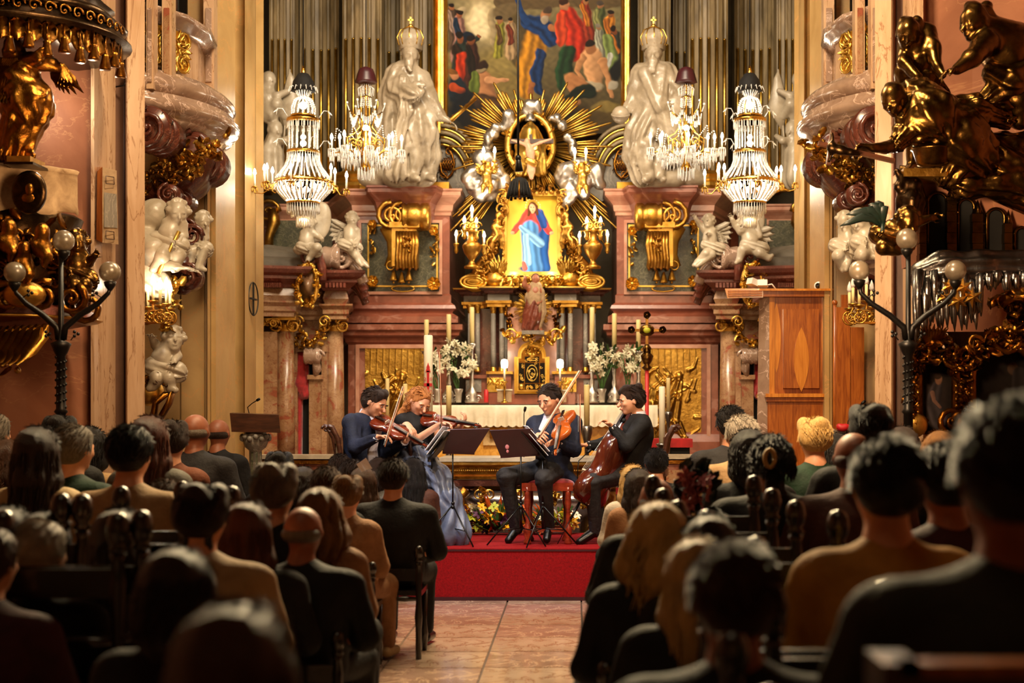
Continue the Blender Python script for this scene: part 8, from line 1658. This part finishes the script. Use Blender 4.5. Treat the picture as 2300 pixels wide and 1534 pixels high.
def mk_hair(k):
 s=Sdf();r=HR;c=hc;C=lambda x,y,z_:(c.x+x*r,c.y+y*r,c.z+z_*r)
 s.ell(C(0,-.14,.28),(r*.84,r*.96,r*.84),k=.02,fold=(.003,80,1));s.ell(C(0,-.42,-.1),(r*.76,r*.6,r*.7),k=.03)
 if k=='short':s.ell(C(0,.1,.6),(r*.7,r*.75,r*.5),fold=(.006,70,2))
 if k=='full':
  for i in range(26):a=i*2.4;s.ell(C(.62*math.cos(a),-.2+.55*math.sin(a),.35+.5*math.sin(i*.9)),(r*.33,)*3,k=.02)
 if k=='long':s.chain([C(0,-.45,.2),C(0,-.62,-1.2),C(0,-.75,-3.0)],[r*.82,r*.85,r*.7],.03,(.007,10,1));[s.chain([C(a*.6,-.2,0),C(a*.72,-.3,-1.2),C(a*.75,-.4,-2.6)],[r*.35,r*.4,r*.28],.03,(.006,7,2))for a in(-1,1)]
 if k=='wavy':s.chain([C(0,-.45,.2),C(.1,-.6,-1.1),C(-.1,-.7,-2.3)],[r*.9,r*1.0,r*.7],.04,(.02,7,1));[s.chain([C(a*.65,-.2,0),C(a*.85,-.2,-1.),C(a*.7,-.4,-2.2)],[r*.4,r*.45,r*.25],.03,(.018,5,2))for a in(-1,1)]
 if k=='bob':s.chain([C(0,-.4,.2),C(0,-.45,-.95)],[r*.86,r*.9],.03,(.006,10,1));[s.chain([C(a*.6,0,.1),C(a*.68,0,-.95)],[r*.38,r*.36],.03)for a in(-1,1)]
 if k=='bun':s.ell(C(.25,-1.15,-.2),(r*.36,r*.34,r*.36),k=.02,fold=(.005,60,1));s.chain([C(0,-.6,.0),C(.2,-1.0,-.15)],[r*.6,r*.3],.03)
 if k=='tail':s.chain([C(0,-.9,.3),C(0,-1.15,0),C(.05,-1.0,-1.0),C(.05,-.85,-1.9)],[r*.25,r*.32,r*.35,r*.15],.03,(.008,6,1))
 if k=='bald':s=Sdf();s.ell(C(0,-.2,-.12),(r*.83,r*.86,r*.42),k=.02);s.ell(C(0,.5,.35),(r*1,r*.8,r*.6),sub=True,k=.02);s.ell(C(0,-.1,.75),(r*.75,r*.9,r*.62),sub=True,k=.02)
 s.ell(C(0,.75,-.2),(r*.64,r*.6,r*.8),sub=True,k=.012);
 if k in('short','full','bald'):s.ell(C(0,-.3,-1.05),(r*.9,r*.9,r*.35),sub=True,k=.02)
 return pm(s,.0115,'hair')
HAIR={k:mk_hair(k)for k in('short','full','long','wavy','bob','bun','tail','bald')}
STR={}
for k in HAIR:
 if k=='bald':continue
 g=strands(hc,Vector((0,1,0)),Vector((0,0,1)),Vector((1,0,0)),HR,{'full':'short','bun':'short'}.get(k,k),420,.0032);me=bpy.data.meshes.new('hair_strands');me.from_pydata(g.v,[],g.f);STR[k]=me
ch={}
ch['seat']=MB().box(-.21,.21,-.2,.2,.42,.455)
ch['leg']=MB().lathe([(.018,0),(.026,.12),(.016,.2),(.024,.42)],(0,0,0),8)
ch['back_post']=MB().lathe([(.02,.0),(.02,.42),(.026,.5),(.017,.6),(.026,.78),(.018,.84),(.026,.86)],(0,0,0),8)
ch['finial']=MB().lathe([(.014,.86),(.03,.872),(.02,.885),(.03,.905),(.034,.93),(.029,.955),(.02,.97),(.0,.975)],(0,0,0),12)
ch['back_rail']=MB().box(-.19,.19,-.012,.012,.74,.82).lathe([(.012,-.19),(.02,-.1),(.012,0),(.02,.1),(.012,.19)],(0,0,.62),8,(1,0,0))
for k in ch:me=bpy.data.meshes.new(k);me.from_pydata(ch[k].v,[],ch[k].f);me.polygons.foreach_set('use_smooth',ch[k].s);me.materials.append(M['black_wood']);ch[k]=me
def church_chair(x,y,zf,s,label,group='black church chairs with knobbed posts',dz=0):
 t=thing('church_chair',(x,y,zf),label,'chair',group);t.scale=(s,s,s)
 def a(me,nm,loc):o=bpy.data.objects.new(nm,me);COL.objects.link(o);o.parent=t;o.location=loc
 a(ch['seat'],'seat',(0,0,0));a(ch['back_rail'],'back_rail',(0,-.2,dz))
 for sx in(-.19,.19):a(ch['leg'],'leg',(sx,.18,0));a(ch['back_post'],'back_post',(sx,-.2,dz));a(ch['finial'],'finial',(sx,-.2,dz))
def listener(cx,top,w,hk,hm,cm,tp,yaw,label,skin='skin',tr='cloth_black',shoe='stand_black'):
 Y=.192*F/w;zt=Z(top,Y);s=min(1.13,max(.9,zt/1.315));zf=max(0,zt-1.315*s);x=X(cx,Y)
 t=thing('person',(x,Y,zf),label,'person','seated listeners seen from behind');t.scale=(s,s,s);t.rotation_euler=(0,0,yaw)
 for me,nm,m in((BODY,'body',skin),(TOP[tp],'top',cm),(LEGS,'trousers',tr),(SHOE,'shoes',shoe),(HAIR[hk],'hair','hair_'+hm))+(((STR[hk],'hair_strands','hair_'+hm),)if hk in STR else()):
  if not me.materials:me.materials.append(M['cloth_black'])
  o=sp if nm=='hair_strands' else None;o=bpy.data.objects.new(nm,me);COL.objects.link(o);o.parent=t;o.material_slots[0].link='OBJECT';o.material_slots[0].material=M[m]
 church_chair(x,Y-.0,zf,s,'black church chair under the '+' '.join(label.split()[:11]),dz=-.22)
 return t
B='cloth_'
for a in((-12,932,60,'short','grey',B+'white',1,-.3,'grey-haired man in pale jacket cut by the left edge, middle height'),(22,992,62,'wavy','brown',B+'tan',2,0,'woman with wavy brown hair beside the grey-haired man at the left edge'),(86,962,78,'long','dark_brown',B+'cream',2,0,'woman with straight dark hair and cream top with thin strap, far left'),(135,938,62,'full','black',B+'black',0,0,'black-haired person just below the left lamp standard'),(168,958,72,'short','grey',B+'green',1,-.5,'grey-haired man in dark green, right of the straight dark-haired woman'),(206,962,60,'bob','black',B+'beige',2,-.3,'small dark-bobbed woman behind the man in green'),(294,960,84,'short','black',B+'beige',1,-.15,'broad man in beige shirt with short dark hair, left block'),(337,937,68,'long','auburn',B+'grey',2,0,'woman with long auburn hair behind the broad beige-shirted man'),(386,948,60,'full','dark_brown',B+'orange',2,0,'woman with short tousled dark hair and orange collar, left block'),(441,928,56,'bald','grey',B+'charcoal',1,-.3,'bald man with glasses in dark suit left of the lectern','skin_tan'),(492,940,46,'bald','dark_brown',B+'black',0,-.3,'balding man in black right next to the lectern','skin_tan'),(105,1152,112,'long','black',B+'black',0,0,'black-haired woman behind the white-haired man, lower left'),(92,1217,122,'short','white',B+'black',1,-.3,'white-haired man in black, lower left'),(270,1147,118,'long','dark_brown',B+'black',2,0,'woman with very long straight brown hair, lower left'),(370,1165,74,'short','brown',B+'black',0,0,'small brown-haired head between two taller listeners, lower left'),(456,1092,112,'full','dark_brown',B+'beige',1,-.2,'tall man with brown quiff and sand-coloured shirt, lower left'),(402,1237,160,'bob','dark_brown',B+'black',0,-.1,'large dark-bobbed head with earring, lower left foreground'),(528,1362,262,'long','brown',B+'black',0,0,'closest brown-haired woman, bottom edge left of the aisle'),(-22,1285,130,'short','brown',B+'wine',1,-.3,'ruddy-necked man cut by the left edge at the bottom'),(22,1238,104,'long','black',B+'black',0,0,'dark long-haired head behind the ruddy-necked man, bottom left edge'),(620,1045,92,'full','grey',B+'black',0,-.2,'curly grey-brown haired man, left of the small dark heads'),(628,1018,58,'full','black',B+'black',0,0,'tousled black-haired head above the curly grey-brown haired man'),(682,1062,60,'bob','dark_brown',B+'black',0,0,'dark-bobbed head right of the curly grey-brown haired man'),(733,1050,68,'short','brown',B+'black',0,0,'brown round head below the left violinist chair'),(764,1022,50,'short','dark_brown',B+'black',0,0,'small dark head directly under the left violinist, left of two'),(790,1034,54,'short','dark_brown',B+'black',0,-.1,'small dark head directly under the left violinist, right of two'),(722,1100,92,'wavy','golden_brown',B+'tan',2,-.1,'woman with wavy gold-edged long hair and tan top by the aisle'),(682,1135,102,'bald','grey',B+'black',1,-.2,'close-cropped grey man in black jacket, centre left','skin_tan'),(556,1130,106,'long','auburn',B+'black',0,0,'woman with long reddish dark hair between tall man and cropped grey man'),(782,1093,70,'full','golden_brown',B+'tan',2,-.2,'woman with gathered brown hair in tan dress and pale shoes at the aisle','skin_pale',B+'tan',B+'cream'),(816,1073,60,'long','brown',B+'brown',2,0,'woman with long brown hair flowing over the shoulder, near the aisle','skin',B+'tan',B+'cream'),(852,1088,50,'bob','dark_brown',B+'grey',2,-.3,'woman with dark bob and light grey cardigan at the aisle edge','skin',B+'grey',B+'cream'),(884,1033,66,'short','dark_brown',B+'black',1,-.1,'man in black jacket on the aisle seat nearest the stage, left block'),(930,1052,50,'long','black',B+'brown',2,0,'dark-haired woman mostly hidden behind the man in black at the front'),(860,1022,46,'full','black',B+'black',0,0,'small tousled dark head in front of the left music stand'),(1473,1010,52,'short','black',B+'black',0,.1,'dark short-haired man with clear ears by the cellist chair'),(1420,1047,58,'long','blonde',B+'white',2,.2,'blonde woman in pale top just right of the cellist feet'),(1432,1098,62,'long','dark_brown',B+'tan',2,.2,'dark-haired woman in tan coat on the right aisle edge'),(1475,1072,88,'bald','black',B+'black',1,.1,'balding man in black, right of the aisle near the front','skin_tan'),(1470,1135,120,'wavy','blonde',B+'black',0,.25,'woman with long sweeping blonde hair in black, right of the aisle'),(1590,1160,124,'long','black',B+'black',0,.1,'black-haired woman beside the sweeping blonde, right block'),(1560,1262,140,'long','blonde',B+'black',0,.1,'long-haired listener behind the cropped man, only strands and ear showing'),(1648,1226,196,'short','brown',B+'black',1,0,'large cropped-haired man with reddish ears and neck, bottom right of the aisle','skin_tan'),(1640,915,56,'short','black',B+'charcoal',1,.2,'black-haired man in checked shirt left of the wooden booth'),(1664,937,62,'short','white',B+'beige',1,.2,'fair cropped man in beige sweater, left of the wooden booth'),(1682,968,70,'bob','black',B+'black',0,0,'black-bobbed woman left of the woman with hair clip'),(1730,980,82,'tail','black',B+'black',1,0,'dark-haired woman with pale loop hair clip, below the booth'),(1828,942,62,'full','blonde',B+'green',0,.2,'short curly blonde woman in green in front of the booth'),(1852,965,52,'full','grey',B+'olive',0,.2,'grey-haired person half hidden behind the curly blonde woman'),(1874,976,58,'bob','black',B+'cream',0,.1,'dark-haired woman between grey-haired person and reddish bald man'),(1916,968,84,'bald','auburn',B+'brown',1,.1,'reddish bald man in brown sweater, right block','skin_tan'),(1955,914,78,'full','black',B+'black',1,0,'round black-haired head under the right microphone'),(1987,987,142,'bun','black',B+'yellow',0,.1,'black-haired woman with low bun and mustard shirt, right block'),(2122,1000,118,'short','black',B+'wine',1,.2,'dark-haired man with ruddy cheek between mustard shirt and the nearest man','skin_tan'),(2268,905,226,'short','dark_brown',B+'olive',1,.1,'nearest big man in dark olive jacket filling the right edge','skin_tan'),(2024,962,62,'bob','dark_brown',B+'black',0,0,'small brown head at the foot of the right lamp standard'),(2066,965,46,'full','black',B+'black',0,0,'small tousled dark head below the framed arched painting'),(2108,972,64,'bob','golden_brown',B+'tan',0,0,'golden-brown haired head before the gilt frame, right side')):listener(*a)
g=MB();Yk=.192*F/82;g.tube([P(1729+11*math.cos(k*PI/8),1030-20*math.sin(k*PI/8),Yk-.2)for k in range(17)],.012,6);g.build('hair_clip',M['hair_blonde'],label='pale loop-shaped hair clip on the dark-haired woman below the booth',cat='hair clip',org=P(1729,1040,Yk-.2))
r=random.Random(12)
for i,(a,b_,Y,sd)in enumerate(((1570,1062,7.2,0),(1600,1090,6.7,0),(1640,1115,6.2,0),(1715,1135,5.6,0),(1800,1205,4.7,0),(1835,1190,4.9,0),(1760,1275,4.0,0),(1900,1290,3.9,0),(1840,1380,3.3,0),(1960,1490,2.7,0),(320,1100,5.9,1),(365,1102,5.9,1),(165,1140,5.3,1),(215,1135,5.35,1),(430,1085,6.6,1),(545,1075,7.4,1))):
 z0=Z(b_,Y);s=min(1.25,max(.85,z0/.975));zf=max(0,z0-.975*s);church_chair(X(a,Y),Y,zf,s,f"black knob-posted church chair, {'first second third fourth fifth sixth seventh eighth ninth tenth first second third fourth fifth sixth'.split()[i]} of the empty-looking ones in the {'left' if sd else 'right'} block",f"chair backs showing in the {'left' if sd else 'right'} block")
t=thing('pew',(X(2150,2.35),2.35,0),'reddish wooden bench back across the bottom right corner behind the nearest man','pew');MB().box(X(2010,2.3),X(2500,2.3),2.26,2.32,Z(1510,2.3),Z(1482,2.3)).build('top_rail',M['cherry_wood'],t);MB().box(X(2010,2.3),X(2500,2.3),2.28,2.31,.3,Z(1510,2.3)).build('back_panel',M['dark_wood'],t)
for a in(2015,2480):MB().box(X(a,2.3)-.03,X(a,2.3)+.03,2.26,2.4,0,Z(1482,2.3)).build('end_post',M['dark_wood'],t)
t=thing('flower_garland',P(1570,1150,7.6),'pink and green flower garland fixed to the chair ends, right block near the cellist','flowers');g=MB()
for k in range(40):p=P(1560+r.uniform(-35,40),1100+r.uniform(-50,50),7.6+r.uniform(-.1,.1));g.leaf(p,(r.uniform(-1,1),-.3,r.uniform(-1,1)),(0,-1,0),.1,.04,.3,4)
g.build('foliage',M['leaf_dark'],t)
for k in range(14):inst(flower_mesh('petal_pink'),'blossom',P(1560+r.uniform(-32,36),1100+r.uniform(-45,45),7.48),(r.uniform(.8,1.6),r.uniform(-.5,.5),r.uniform(0,6)),(.7,)*3,None,t)
g=MB().add([P(808,1038,10.2),P(822,1028,10.2),P(836,1052,10.3),P(820,1056,10.3)],[(0,1,2,3)]).add([P(800,1042,10.2),P(809,1038,10.2),P(821,1057,10.3),P(812,1060,10.3)],[(0,1,2,3)])
g.build('programme',M['paper'],label='folded white programme held up among the heads below the left violinist',cat='paper',org=P(815,1055,10.3))
